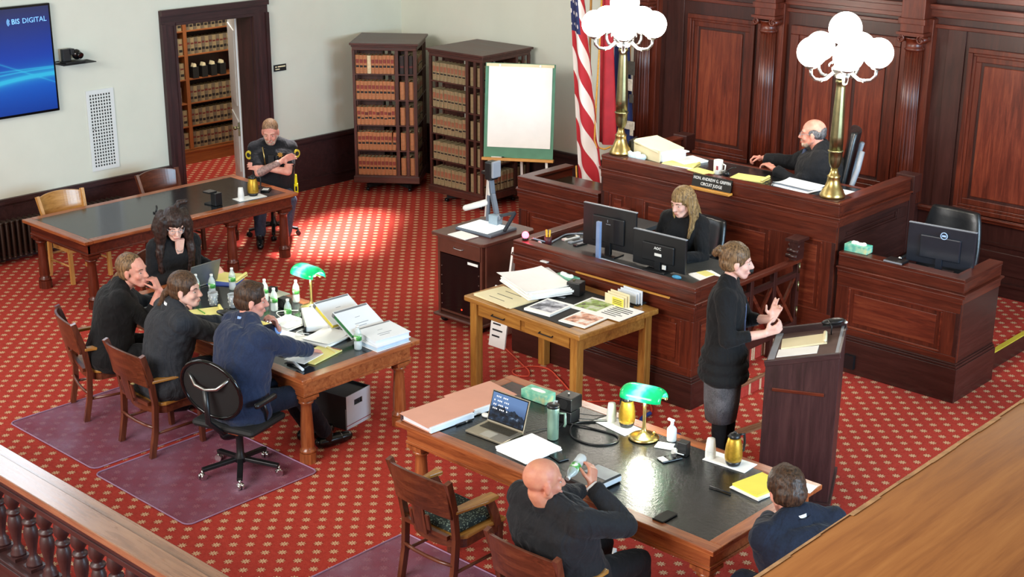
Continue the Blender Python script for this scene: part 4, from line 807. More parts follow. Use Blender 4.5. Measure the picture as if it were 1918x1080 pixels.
def clearmat(name):
    t = NT(name); n = t.noise(t.coord(), 2.2, 3); n2 = t.noise(t.coord(), 60, 2); t.b.inputs['Base Color'].default_value = srgb('#b98fa6'); t.b.inputs['Roughness'].default_value = .3
    tr = t.n('ShaderNodeBsdfTransparent'); tr.inputs[0].default_value = srgb('#ecd8e4'); mx = t.n('ShaderNodeMixShader'); t.l(t.math('ADD', .1, t.math('MULTIPLY', t.math('POWER', n, 3.0), 1.1)), mx.inputs[0]); t.bump(n2, .3, .002)
    t.l(tr.outputs[0], mx.inputs[1]); t.l(t.b.outputs[0], mx.inputs[2]); t.l(mx.outputs[0], t.t.nodes['Material Output'].inputs[0]); return t.m
CMAT = clearmat('violet_tinted_vinyl')
def mat_(label, x0, y0, x1, y1, rot=0):
    w_, h_ = x1-x0, y1-y0; r = .06; pts = []
    for cx, cy, a0 in ((w_-r, h_-r, 0), (r, h_-r, 90), (r, r, 180), (w_-r, r, 270)): pts += [(cx+r*cos(R(a0+k*22.5)), cy+r*sin(R(a0+k*22.5))) for k in range(5)]
    t = thing('chair_mat', label, 'mat', (x0, y0, .001), rot); MB().prism(pts, 0, .005).build('sheet', CMAT, t); MB().tube([(x, y, .006) for x, y in pts], .006, 6, True).build('raised_edge', P('mat_edge', '#a8809e', .35), t)
mat_('clear violet-tinted floor mat at the far left under two wooden armchairs', -10.72, 5.3, -9.4, 6.5); mat_('clear violet-tinted floor mat under the black mesh swivel chair', -9.33, 5.26, -8.08, 6.5); mat_('clear floor mat under the two armchairs at the front table', -6.85, 5.0, -4.5, 6.28)
pb = thing('floor_power_box', 'black power outlet box with plugs on the carpet under the front table', 'power box', (-5.55, 6.95, 0), R(20)); MB().box(-.16, -.08, 0, .16, .08, .06).build('box', BLK, pb, bevel=.01); MB().box(-.1, -.05, .06, -.04, .02, .09).box(.03, -.03, .06, .09, .04, .1).build('plug', WHT, pb)
# document box under the crowded table
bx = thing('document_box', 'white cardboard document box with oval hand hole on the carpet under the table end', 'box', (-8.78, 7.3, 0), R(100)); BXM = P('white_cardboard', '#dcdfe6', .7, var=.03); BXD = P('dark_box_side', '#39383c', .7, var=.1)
w_, d_, h_ = .33, .46, .3
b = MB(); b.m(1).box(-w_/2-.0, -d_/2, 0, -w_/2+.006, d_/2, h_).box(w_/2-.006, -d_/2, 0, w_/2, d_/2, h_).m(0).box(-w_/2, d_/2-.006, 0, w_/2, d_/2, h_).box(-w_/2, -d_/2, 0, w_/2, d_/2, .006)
b.m(0).box(-w_/2, -d_/2, 0, w_/2, -d_/2+.006, .19).box(-w_/2, -d_/2, .19, -.055, -d_/2+.006, .24).box(.055, -d_/2, .19, w_/2, -d_/2+.006, .24).box(-w_/2, -d_/2, .24, w_/2, -d_/2+.006, h_); b.build('carton', [BXM, BXD], bx)
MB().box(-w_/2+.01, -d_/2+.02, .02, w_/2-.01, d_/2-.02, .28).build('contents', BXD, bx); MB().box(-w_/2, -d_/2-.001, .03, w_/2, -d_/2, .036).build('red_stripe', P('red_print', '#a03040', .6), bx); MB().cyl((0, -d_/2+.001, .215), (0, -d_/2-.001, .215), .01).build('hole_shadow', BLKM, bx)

# ------------------------------------------------ lamps
def banker(label, loc, rot, glow):
    t = thing('desk_lamp', label, 'lamp', loc, rot)
    MB().lathe([(.105, 0), (.11, .012), (.09, .025), (.06, .035), (.03, .045), (.016, .07), (.013, .1), (.013, .3), (.017, .315), (.012, .33)], 24).build('base', BRASS, t)
    MB().ell((.07, .02, .05), (.012, .012, .012), 10, 6).cyl((.07, .02, .02), (.07, .02, .05), .005).build('switch', BRASS, t)
    MB().tube([(0, 0, .3), (0, -.01, .35), (0, -.03, .37)], .008, 8).cyl((-.165, -.03, .345), (.165, -.03, .345), .006).ell((-.17, -.03, .345), .012, 8, 6).ell((.17, -.03, .345), .012, 8, 6).build('yoke', BRASS, t)
    v = []; f = []; nx, na = 20, 12
    for i in range(nx+1):
        u = -1+2*i/nx; k = math.sqrt(max(0, 1-abs(u)**5*.55)); x = u*.155
        for j in range(na+1):
            a = R(-12)+R(190)*j/na; v.append((x, -.03+.1*k*cos(a)*1.05, .325+.088*k*sin(a)))
    for i in range(nx):
        for j in range(na): a = i*(na+1)+j; f.append((a, a+1, a+na+2, a+na+1))
    o = MB().add(v, f, True).build('shade', glow, t); so = o.modifiers.new('s', 'SOLIDIFY'); so.thickness = .004
    MB().cap((-.09, -.03, .34), (.09, -.03, .34), .016).build('bulb', P('lit_tube', '#ffffff', .5, emit='#fff4dc', es=14, var=0), t)
    d = bpy.data.lights.new('desk_lamp_light', 'POINT'); d.energy = 17; d.color = (1, .95, .84); d.shadow_soft_size = .05; o = bpy.data.objects.new('desk_lamp_light', d); COL.objects.link(o); o.location = (0, -.03, .27); o.parent = t
    return t
def shademat():   # green cased glass, glowing where the tube sits behind it
    t = NT('lit_green_glass'); n = t.noise(t.coord(), 9, 2); c = t.n('ShaderNodeTexCoord'); sx = t.n('ShaderNodeSeparateXYZ'); t.l(c.outputs['Object'], sx.inputs[0])
    f = t.math('ADD', t.math('MULTIPLY', t.math('ABSOLUTE', sx.outputs[0]), 5.2), t.math('MULTIPLY', t.math('SUBTRACT', n, .5), .9))
    t.l(t.ramp(f, [(.0, srgb('#20c890')), (.9, srgb('#00904a'))]), t.b.inputs['Base Color']); t.l(t.ramp(f, [(.08, srgb('#d8fff6')), (.3, srgb('#3fe6c4')), (.5, srgb('#06b868')), (.85, srgb('#008a44'))]), t.b.inputs['Emission Color']); t.b.inputs['Emission Strength'].default_value = 1.0; t.b.inputs['Roughness'].default_value = .15; return t.m
GLS = shademat()
banker('lit green-shaded brass desk lamp on the crowded table near the clear bottles', (-9.42, 7.58, Z1), R(0), GLS)
banker('lit green-shaded brass desk lamp on the front table beside a gold carafe', (-5.59, 7.43, Z1), R(15), GLS)
def candelabra(label, loc):
    t = thing('globe_lamp', label, 'lamp', loc)
    MB().box(-.13, -.13, 0, .13, .13, .025).build('plate', WDD['X'], t, bevel=.004)
    MB().lathe([(.115, .025), (.118, .05), (.105, .07), (.1, .09), (.08, .12), (.062, .17), (.055, .21), (.062, .225), (.045, .24), (.036, .27), (.03, .3)], 32).build('foot', BRASS, t)
    MB().lathe([(.03, .3), (.04, .31), (.055, .35), (.062, .4), (.064, .45), (.07, .455), (.074, .465), (.06, .47)], 40, a=lambda q: 1-.06*max(0, cos(14*q))).build('fluted_cup', BRASSD, t)
    MB().lathe([(.062, .465), (.062, .6), (.053, .85), (.043, 1.05), (.04, 1.08), (.052, 1.09), (.052, 1.11), (.04, 1.12)], 36, a=lambda q: 1-.05*max(0, cos(10*q))).build('column', BRASSD, t)
    MB().lathe([(.03, 1.12), (.065, 1.14), (.09, 1.19), (.1, 1.22), (.07, 1.25), (.08, 1.28), (.05, 1.31), (.03, 1.34), (.025, 1.4), (.05, 1.41), (.055, 1.43)], 28).build('hub', SILVER, t)
    MB().ell((0, 0, 1.575), .148, 28, 18).build('globe', BULB, t)
    for k in range(5):
        a = .35+k*2*pi/5; c, s_ = cos(a), sin(a); pr_ = [(.05, 1.22), (.1, 1.17), (.15, 1.13), (.2, 1.12), (.26, 1.13), (.3, 1.17), (.305, 1.23)]
        b = MB().tube([(r_*c, r_*s_, z) for r_, z in pr_], .016, 8).tube([((.1+.035*cos(q))*c, (.1+.035*cos(q))*s_, 1.24+.035*sin(q)) for q in [i*.6 for i in range(9)]], .009, 6).ell((.2*c, .2*s_, 1.12), (.02, .02, .02), 8, 6)
        b.lathe([(.02, 1.22), (.05, 1.235), (.06, 1.25), (.055, 1.26)], 16, c=(.305*c, .305*s_, 0)); ar = b.build('arm', SILVER, t)
        MB().ell((.305*c, .305*s_, 1.375), .136, 26, 16).build('globe', BULB, ar)
    return t
candelabra('tall brass lamp with six lit globes at the left end of the bench', (-9.03, 11.42, 1.561)); candelabra('tall brass lamp with six lit globes at the right corner of the bench', (-6.53, 11.43, 1.561))
for x, y in ((-9.03, 11.42), (-6.5, 11.43)):
    d = bpy.data.lights.new('globe_lamp_light', 'POINT'); d.energy = 55; d.color = (1, .9, .76); d.shadow_soft_size = .3; o = bpy.data.objects.new('globe_lamp_light', d); COL.objects.link(o); o.location = (x, y, 2.65)
d = bpy.data.lights.new('library_ceiling_light', 'AREA'); d.energy = 60; d.size = 1.2; d.color = (1, .93, .82); o = bpy.data.objects.new('library_ceiling_light', d); COL.objects.link(o); o.location = (-16.4, 11.9, 3.2)
# ------------------------------------------------ small things on the desks
Z1 = .771; ZW = .885
def sheets(name, label, loc, rot, w_, d_, h_, m, n=3, cat='paper', group=None, curl=0, jit=.012):
    b = MB(); hh = h_/n
    for i in range(n):
        a = R(random.uniform(-4, 4)) if i else 0; b.T = M.Translation((random.uniform(-jit, jit) if i else 0, random.uniform(-jit, jit) if i else 0, i*hh)) @ M.Rotation(a, 4, 'Z')
        if curl and i == n-1:
            k = 10; v = []; f = []
            for j in range(k+1):
                t_ = j/k
                for x in (-w_/2, w_/2): v.append((x, -d_/2+d_*t_, hh*.2+curl*(2*t_-1)**2*.5)); v.append((x, -d_/2+d_*t_, hh*.2+.003+curl*(2*t_-1)**2*.5))
            for j in range(k): q = j*4; f += [(q+1, q+3, q+7, q+5), (q, q+4, q+6, q+2), (q, q+1, q+5, q+4), (q+2, q+6, q+7, q+3)]
            b.add(v, f)
        else: b.box(-w_/2, -d_/2, 0, w_/2, d_/2, hh*.97)
    return tag(b.build(name, m, None, loc, rot), label, cat, group)
def lines(par, w_, d_, z, n, m=INK, th=.004, x0=.12, short=.0):
    b = MB()
    for k in range(n): y = d_/2-d_*(.18+.64*k/max(1, n-1)); b.box(-w_/2+w_*x0, y-th/2, z, w_/2-w_*(x0+random.uniform(0, .25)+short), y+th/2, z+.0008)
    o = b.build('print_lines', m, par); o['kind'] = 'stuff'; return o
def legalpad(label, loc, rot, w_=.215, d_=.3, m=YEL, roll=True, h=.012):
    t = thing('legal_pad', label, 'notepad', loc, rot); MB().box(-w_/2, -d_/2, 0, w_/2, d_/2, h).build('pages', m, t)
    if roll: MB().cap((-w_/2+.01, d_/2-.012, h+.012), (w_/2-.01, d_/2-.012, h+.012), .014).build('rolled_pages', m, t)
    MB().box(-w_/2, d_/2-.02, h, w_/2, d_/2, h+.001).build('binding', P('pad_binding', '#8d4c3a', .6), t); return t
def bottle(label, loc, group=None, tilt=None, h=.21, low=.4):
    t = thing('water_bottle', label, 'bottle', loc, 0, group)
    if tilt: t.rotation_euler = tilt
    MB().lathe([(.001, .004), (.028, .0), (.032, .01), (.032, h*.3), (.03, h*.33), (.032, h*.36), (.032, h*.62), (.028, h*.72), (.014, h*.86), (.012, h*.92)], 20).build('bottle_body', PET, t)
    MB().lathe([(.0326, h*.38), (.0326, h*.6)], 20).build('wrapper', LABG, t); MB().cyl((0, 0, h*.91), (0, 0, h*.99), .0145, .014, 16).build('cap', WHT, t); return t
LABG = None
tt = NT('green_and_white_label'); nn = tt.noise(tt.coord(), 26, 2); tt.l(tt.ramp(nn, [(.42, srgb('#e9efe9')), (.5, srgb('#5fae4a')), (.62, srgb('#2d7a3c'))]), tt.b.inputs['Base Color']); LABG = tt.m
for lab, x, y in (('clear water bottle with a green label standing by the open laptop screen edge', -10.36, 7.42), ('clear water bottle behind the ponytailed man, left one of the pair by the laptop', -10.44, 7.08), ('clear water bottle behind the ponytailed man, right one of the pair by the laptop', -10.34, 7.18),
                  ('clear water bottle nearest the green desk lamp on the crowded table', -9.66, 7.6), ('clear water bottle beside the navy-suited man raised hand', -9.3, 7.22), ('clear water bottle behind the raised hand, standing just before the black box', -9.62, 7.32), ('clear water bottle between the grey sheet and the black box', -9.88, 7.42),
                  ('clear water bottle standing alone at the bare table corner before the binders', -8.37, 7.2)): bottle(lab, (x, y, Z1))
FROST = glassmat('patterned_grey_tumbler', '#a9adb0', .3, .8)
for lab, x, y in (('patterned grey plastic tumbler, left one of two, by the ponytailed man', -10.12, 7.03), ('patterned grey plastic tumbler, right one of two, on the crowded table', -9.95, 7.12)):
    t = thing('tumbler', lab, 'cup', (x, y, Z1)); MB().lathe([(.028, 0), (.034, .005), (.045, .125), (.043, .125), (.032, .01), (0, .01)], 20).build('glass', FROST, t)
    b = MB()
    for k in range(18): a = k*2.4; z = .015+.0055*k; r_ = .0345+.01*z/.12; b.ell((r_*cos(a), r_*sin(a), z), (.006, .006, .008), 8, 5)
    b.build('printed_pattern', P('tumbler_print', '#cfcfc4', .6), t)['kind'] = 'stuff'
def laptop(label, loc, rot, w_=.345, d_=.24, ang=110, body=SILVER, scr=None, keys=True):
    t = thing('laptop', label, 'laptop', loc, rot); MB().box(-w_/2, -d_/2, 0, w_/2, d_/2, .016).build('base', body, t, bevel=.004)
    T = M.Translation((0, d_/2-.004, .014)) @ M.Rotation(R(90-ang), 4, 'X'); b = MB(); b.T = T; b.box(-w_/2, -.004, 0, w_/2, .004, d_*.97); ld = b.build('lid', body, t, bevel=.002)
    b = MB(); b.T = T; b.box(-w_/2+.006, -.0052, .012, w_/2-.006, -.004, d_*.97-.006); b.build('bezel', BLKG, ld); b = MB(); b.T = T; b.box(-w_/2+.012, -.0066, .02, w_/2-.012, -.0052, d_*.97-.014); b.build('screen', scr or BLKG, ld)
    if keys:
        b = MB()
        for i in range(13):
            for j in range(5): b.box(-w_/2+.03+i*.022, -.0+j*.02, .016, -w_/2+.049+i*.022, .0165+j*.02, .0185)
        b.build('keys', P('dark_keys', '#3a3428', .6), t)['kind'] = 'stuff'; MB().box(-.05, -d_/2+.012, .0162, .05, -.015, .0172).build('touchpad', P('touchpad', '#a9a294', .4), t)
    return t
def desktop():
    t = NT('mountain_desktop_screen'); c = t.n('ShaderNodeTexCoord'); sx = t.n('ShaderNodeSeparateXYZ'); t.l(c.outputs['Object'], sx.inputs[0]); z = sx.outputs[2]; n = t.noise(t.coord('Object', (9, 1, 3)), 1.2, 5, .6); n2 = t.noise(t.coord('Object', (14, 1, 20)), 1.5, 4)
    f = t.math('ADD', z, t.math('MULTIPLY', n, .12)); sky = t.ramp(t.math('MULTIPLY', z, 4.5), [(.3, srgb('#203a6a')), (.8, srgb('#6f93c8'))]); land = t.ramp(n2, [(.4, srgb('#0f1826')), (.6, srgb('#2a3f5a')), (.7, srgb('#8fa6c0'))])
    col = t.mix(t.math('LESS_THAN', f, .185), sky, land); t.l(col, t.b.inputs['Emission Color']); t.b.inputs['Emission Strength'].default_value = .9; t.b.inputs['Base Color'].default_value = (0, 0, 0, 1); t.b.inputs['Roughness'].default_value = .2; return t.m
laptop('silver laptop seen from behind, in front of the woman with glasses', (-10.76, 7.28, Z1), R(-86), ang=108, body=P('dark_silver', '#8b8d8c', .35, .7))
lp = laptop('open silver laptop with a mountain picture on the front table', (-6.41, 6.76, Z1), R(2), body=P('warm_silver', '#b5ab98', .35, .8), scr=desktop(), ang=108)
icons = MB()
T = M.Translation((0, .116, .014)) @ M.Rotation(R(-18), 4, 'X'); icons.T = T
for i in range(9):
    for j in range(4):
        if (i*7+j*5) % 4: icons.box(-.14+i*.016, -.0074, .19-j*.03, -.133+i*.016, -.0068, .199-j*.03)
icons.build('screen_icons', P('icon_white', '#ffffff', .5, emit='#ffffff', es=.8, var=0), lp)['kind'] = 'stuff'
# crowded table
legalpad('yellow legal pad and folder lying behind the laptop at the table end', (-10.67, 7.57, Z1+.006), R(-62), .24, .34); tag(MB().box(-.15, -.12, 0, .15, .12, .006).build('blue_folder', P('blue_folder_card', '#3e57b0', .6), None, (-10.6, 7.5, Z1), R(30)), 'blue folder under the yellow pad behind the laptop', 'folder')
tag(MB().box(0, 0, 0, .44, .17, .004).build('grey_sheet', P('grey_card', '#b9b8a8', .6, var=.03), None, (-10.3, 7.5, Z1), R(4)), 'large grey card lying along the far table edge', 'sheet')
ph = thing('conference_phone', 'black conference phone at the far table edge behind the grey card', 'phone', (-10.1, 7.58, Z1), R(20)); MB().lathe([(.07, 0), (.075, .01), (.05, .025), (.02, .03)], 20, sx=1.2, sy=.7).build('body', BLK, ph); MB().box(.05, -.03, .0, .12, .04, .05).build('base', BLKM, ph)
legalpad('yellow pad with green pen in front of the ponytailed man', (-10.0, 6.86, Z1), R(-25), .2, .3); tag(MB().cyl((-.07, 0, .008), (.07, .0, .008), .005, n=8).build('green_pen', P('green_pen_plastic', '#5c9d33', .4), None, (-10.02, 6.83, Z1+.012), R(-10)), 'green pen on the yellow pad of the ponytailed man', 'pen')
tag(MB().ell((0, 0, .02), (.08, .05, .02), 14, 8).tube([(-.07, .02, .02), (-.02, .06, .035), (.06, .04, .02)], .006, 6).build('eyeglass_case', BLK, None, (-9.85, 6.95, Z1), R(15)), 'black eyeglass case beside the tumblers', 'case')
sheets('papers', 'white papers on the crowded table between the raised hand and the lamp', (-9.26, 7.18, Z1), R(5), .27, .25, .014, PAPER, 3, curl=.02)
legalpad('legal pad lying left of the open white notebook in front of the navy-suited man', (-9.32, 6.95, Z1), R(8), .2, .16, YEL)
nb = thing('open_notebook', 'open white notebook under the writing arm of the navy-suited man', 'notebook', (-9.0, 6.92, Z1), R(10)); MB().box(-.24, -.15, 0, 0, .15, .012).build('left_pages', PAPER, nb, bevel=.004); MB().box(.0, -.15, 0, .24, .15, .012).build('right_pages', PAPER, nb, bevel=.004); MB().box(-.25, -.16, -.0, .25, .16, .002).build('cover', BLKM, nb)
sheets('papers', 'thick white paper stack in the middle of the crowded table before the binders', (-8.73, 7.16, Z1), R(12), .27, .33, .03, PAPER, 4, curl=.015)
legalpad('yellow legal pad nearest the corner with a white sheet, under the writing hand', (-8.5, 6.88, Z1), R(12), .22, .36, YEL, False); sheets('paper_sheet', 'white sheet lying over the corner legal pad', (-8.53, 6.76, Z1+.013), R(14), .2, .26, .003, PAPER, 1)
tag(MB().box(-.09, -.012, 0, .09, .012, .006).build('ruler', P('pale_wood_ruler', '#e8dc9c', .5), None, (-8.5, 7.02, Z1+.013), R(-10)), 'pale yellow ruler on the corner legal pad', 'ruler')
tag(MB().tube([(-.12, 0, .01), (-.05, .015, .02), (.02, 0, .012), (.1, -.02, .01)], .012, 6).build('crumpled_tissue', PAPERB, None, (-8.42, 6.6, Z1)), 'crumpled white tissue at the table corner by the suited man elbow', 'tissue')
ob = thing('white_binder_open', 'thick open white binder of papers leaning by the lamp foot', 'binder', (-9.1, 7.42, Z1), R(-35)); MB().box(-.25, -.15, 0, .25, .15, .05).build('pages', PAPER, ob, bevel=.01); MB().box(-.26, -.16, -.0, .26, -.15, .055).build('edge', BLKM, ob); MB().tube([(-.2, .1, .06), (-.24, .04, .08), (-.24, -.06, .07), (-.28, -.1, .02)], .01, 6).build('rings', SILVER, ob)
bbx = thing('black_box', 'small black box among bottles at the lamp foot', 'box', (-9.62, 7.44, Z1), R(10)); MB().box(-.05, -.04, 0, .05, .04, .09).build('body', BLK, bbx, bevel=.005); MB().cyl((0, -.045, .045), (0, -.04, .045), .025).build('speaker', BLKM, bbx)
cord('lamp_cord', 'thin pale cord lying across the crowded table', [(-9.45, 7.45, .78), (-9.55, 7.3, .78), (-9.35, 7.2, .8), (-9.15, 7.3, .78), (-9.05, 7.22, .78), (-8.98, 7.05, .8), (-8.9, 7.12, .79)], .004, WHT)
ub = thing('usb_plugs', 'white plugs with tangled cable by the lamp foot', 'plug', (-9.3, 7.42, Z1), R(20)); MB().box(-.05, -.02, 0, .03, .02, .03).box(.04, -.03, 0, .09, .03, .02).build('plugs', WHT, ub); MB().tube([(-.05, 0, .02), (-.1, .05, .04), (-.02, .08, .05), (.06, .05, .03)], .005, 6).build('cable', BLK, ub)
def binder(label, loc, rot, tilt, w_=.3, d_=.36, h_=.05, inner=None):
    t = thing('ring_binder', label, 'binder', loc, rot); T = M.Rotation(tilt, 4, 'Y')
    b = MB(); b.T = T; b.box(-w_/2, -d_/2, h_-.004, w_/2, d_/2, h_).box(-w_/2, -d_/2, 0, w_/2, d_/2, .004); b.build('cover', P('white_binder_vinyl', '#e8ebee', .35, var=.02), t)
    b = MB(); b.T = T; b.box(-w_/2-.004, -d_/2, 0, -w_/2+.03, d_/2, h_+.001); b.build('spine', P('grey_binder_vinyl', '#77797c', .4), t, bevel=.01)
    b = MB(); b.T = T; b.box(-w_/2+.03, -d_/2+.01, .006, w_/2-.01, d_/2-.01, h_-.006); b.build('pages', inner or PAPERB, t)
    b = MB(); b.T = T
    for k in range(2): b.box(.04+k*.03, -.08, h_+.0002, .045+k*.03, .06-k*.04, h_+.001)
    b.box(-.03, -.03, h_+.0002, -.027, .02, h_+.001); o = b.build('cover_print', GREY, t); o['kind'] = 'stuff'
    return t
binder('tilted white binder with yellow-edged pages, leaning behind the other binders', (-8.93, 7.48, Z1+.1), R(-4), R(26), inner=YELD)
binder('tilted white binder with green-edged pages and printed cover, middle of three', (-8.66, 7.46, Z1+.085), R(-3), R(26), inner=P('green_tab_pages', '#2f7d45', .6))
binder('flat white binder with printed cover on top of another at the table end', (-8.36, 7.46, Z1+.045), R(-6), R(3)); binder('pale blue-edged binder lying at the bottom of the pair at the table end', (-8.34, 7.44, Z1+.001), R(-2), 0, h_=.042, inner=P('pale_blue_pages', '#bcd3e6', .6))
# front table
FOLD = P('salmon_file_folder', '#d59a83', .75, var=.03)
def folder(label, loc, rot):
    t = thing('file_folder', label, 'folder', loc, rot); sh = .06; b = MB(); b.T = M.Rotation(R(-3), 4, 'X')
    b.box(-.16, -.22, 0, .15, .22, .003); b.build('lower_cover', FOLD, t); MB().box(-.14, -.21, .004, .17, .2, .045).build('papers', PAPERB, t, bevel=.003); MB().box(-.16, -.22, .004, -.14, .22, .05).build('gusset', P('dark_gusset', '#4a3434', .8), t)
    b = MB(); b.T = M.Translation((0, 0, .05)) @ M.Rotation(R(2), 4, 'Y'); b.box(-.165, -.225, 0, .15, .225, .004); b.build('upper_cover', FOLD, t); return t
folder('salmon expandable folder of papers at the front left table corner', (-6.88, 6.66, Z1), R(-4)); folder('salmon folder lying further back beside the tissue box, behind the first', (-6.87, 7.1, Z1), R(-6))
def tissue(label, loc, rot, c='#63b79a', puff=True, s=1):
    t = thing('tissue_box', label, 'tissue box', loc, rot); tm = NT('teal_floral_carton_%d' % (len(label))); n_ = tm.noise(tm.coord(), 14, 4); tm.l(tm.ramp(n_, [(.35, srgb(c)), (.55, srgb('#8fd0b4')), (.7, srgb('#d6dfa8'))]), tm.b.inputs['Base Color'])
    MB().box(-.12*s, -.06*s, 0, .12*s, .06*s, .07*s).build('carton', tm.m, t, bevel=.003); MB().prism([(.07*s*cos(a), .025*s*sin(a)) for a in [i*pi/8 for i in range(16)]], .0702*s, .0712*s).build('opening', PAPER, t)
    if puff:
        b = MB()
        for k in range(5): b.ell((-.05*s+.025*s*k, .008*sin(k*2), .072*s), (.03*s, .022*s, .028*s), 10, 6, M.Rotation(.5*k, 3, 'X'))
        b.build('tissue', PAPER, t)
    return t
tissue('teal floral tissue box on the front table behind the open laptop', (-6.6, 7.44, Z1), R(1), puff=False)
sp = thing('speaker_box', 'black cube speaker with cables behind the green thermos', 'speaker', (-6.18, 7.3, Z1), R(5)); MB().box(-.06, -.06, 0, .06, .06, .09).build('lower_body', BLK, sp, bevel=.006); MB().box(-.07, -.07, .1, .07, .07, .2).build('upper_body', BLK, sp, bevel=.008); MB().cyl((0, -.072, .15), (0, -.07, .15), .04).build('speaker_cone', BLKM, sp); MB().cyl((0, 0, .2), (0, 0, .215), .008).build('antenna_stub', SILVER, sp)
th = thing('thermos', 'pale green thermos tumbler with handle right of the laptop', 'thermos', (-6.05, 6.98, Z1), R(30)); TG = P('sage_green_enamel', '#7f9c8a', .3, .3, var=.15)
MB().lathe([(.036, 0), (.04, .005), (.042, .2), (.044, .24), (.04, .245), (0, .246)], 24).build('body', TG, th); MB().lathe([(.045, .24), (.047, .25), (.045, .262), (.02, .266), (0, .266)], 24).build('lid', BLK, th); MB().tube([(.0, 0, .262), (.01, .0, .29), (.03, 0, .285)], .008, 8).build('spout', CLEAR, th); MB().tube([(.042, 0, .2), (.085, 0, .2), (.088, 0, .12), (.08, 0, .1)], .009, 8).build('handle', TG, th)
sheets('papers', 'white paper stack with rounded corners right of the laptop keyboard', (-6.04, 6.72, Z1), R(-3), .3, .34, .025, PAPER, 4)
pn = tag(MB().cyl((-.075, 0, .006), (.075, 0, .006), .006, n=10).build('pen', BLK, None, (-6.69, 6.74, Z1), R(85)), 'dark pen between salmon folder and laptop', 'pen'); MB().cyl((.01, 0, .006), (.03, 0, .006), .0065, n=10).build('clip', SILVER, pn)
tag(MB().ell((0, 0, .012), (.035, .025, .016), 14, 8).build('computer_mouse', WHT, None, (-6.66, 6.93, Z1)), 'small white mouse between the folders and the laptop', 'mouse')
def phone(label, loc, rot, wh=False):
    t = thing('mobile_phone', label, 'phone', loc, rot); MB().box(-.042, -.08, 0, .042, .08, .009).build('case', BLK, t, bevel=.006); MB().box(-.038, -.076, .009, .038, .076, .0098).build('glass', BLKG, t)
    if wh: MB().box(-.035, -.074, .0098, .035, -.03, .0105).build('bright_strip', WHT, t)
    return t
phone('black phone lying partly under the paper stack edge', (-5.83, 6.78, Z1), R(75)); phone('black phone lying alone on the front table near its edge', (-4.76, 6.58, Z1), R(0)); phone('black phone with a bright white strip below the black charger', (-5.25, 7.28, Z1), R(-20), True)
def carafe(label, loc, rot, s=1, group=None):
    t = thing('gold_carafe', label, 'carafe', loc, rot)
    MB().lathe([(.045*s, .0), (.052*s, .01), (.058*s, .035)], 28).build('base', BLK, t); MB().lathe([(.058*s, .035), (.063*s, .055), (.064*s, .08), (.058*s, .14), (.046*s, .19), (.04*s, .2)], 28).build('body', GOLD, t)
    b = MB().lathe([(.041*s, .2), (.043*s, .205), (.038*s, .222), (.02*s, .232), (0, .232)], 24).box(-.05*s, -.012, .21, -.02, .012, .222).cyl((0, 0, .23), (0, 0, .242), .012); b.build('lid', BLK, t)
    MB().tube([(.04*s, 0, .212), (.085*s, 0, .21), (.092*s, 0, .15), (.086*s, 0, .09), (.06*s, 0, .075)], .009, 8).build('handle', BLK, t); return t
def cups(label, loc, n=4):
    t = thing('paper_cups', label, 'cup', loc); me = MB().lathe([(.036, 0), (.037, .003), (.027, .09), (.0, .09)], 20).mesh('cup', WHT)
    for i in range(n): o = bpy.data.objects.new('cup', me); COL.objects.link(o); o.parent = t; o.location = (0, 0, i*.016)
    return t
def napkin(label, loc, rot, w_=.33, d_=.17): return tag(MB().box(-w_/2, -d_/2, 0, w_/2, d_/2, .003).build('napkin', PAPER, None, loc, rot), label, 'napkin')
napkin('white paper napkin under the carafe beside the green lamp', (-5.86, 7.47, Z1), R(-8)); carafe('gold carafe with black base standing left of the green lamp', (-5.8, 7.5, Z1+.004), R(160), .95); cups('stack of upturned paper cups left of the carafe by the green lamp', (-5.94, 7.5, Z1+.004))
napkin('white paper napkin under the carafe nearest the lectern', (-4.92, 7.52, Z1), R(4)); carafe('gold carafe with black lid nearest the lectern', (-4.88, 7.5, Z1+.004), R(70), .95); cups('stack of upturned paper cups left of the carafe nearest the lectern', (-5.06, 7.49, Z1+.004))
pm = thing('pump_bottle', 'bright white pump bottle of hand sanitizer at the far edge', 'bottle', (-5.42, 7.53, Z1)); MB().lathe([(.032, 0), (.034, .01), (.034, .09), (.02, .11), (.013, .115)], 20).build('body', WHT, pm); MB().cyl((0, 0, .115), (0, 0, .15), .012).box(-.035, -.008, .15, .015, .008, .162).build('pump', WHT, pm)
sheets('paper_slips', 'small white slips in front of the pump bottle', (-5.4, 7.42, Z1), R(20), .12, .09, .006, PAPER, 2); 
cg = thing('charger', 'black charger block with white plug and cable on the front table', 'charger', (-5.22, 7.4, Z1), R(10)); MB().box(-.035, -.03, 0, .035, .03, .1).build('block', BLK, cg, bevel=.004); MB().ell((-.05, -.02, .02), (.018, .018, .018), 12, 8).box(-.08, -.03, 0, -.05, -.01, .04).build('plug', WHT, cg); MB().tube([(-.05, -.02, .02), (-.02, -.06, .03), (.03, -.06, .03)], .004, 6).build('cable', WHT, cg)
cord('laptop_cable', 'coiled black cable on the front table between thermos and lamp', [(-6.12, 7.25, .78), (-5.95, 7.3, .775), (-5.75, 7.32, .775), (-5.68, 7.22, .775), (-5.76, 7.1, .775), (-5.93, 7.08, .775), (-6.06, 7.18, .775), (-6.1, 7.3, .775), (-6.0, 7.42, .775), (-5.92, 7.5, .775)], .006, BLK)
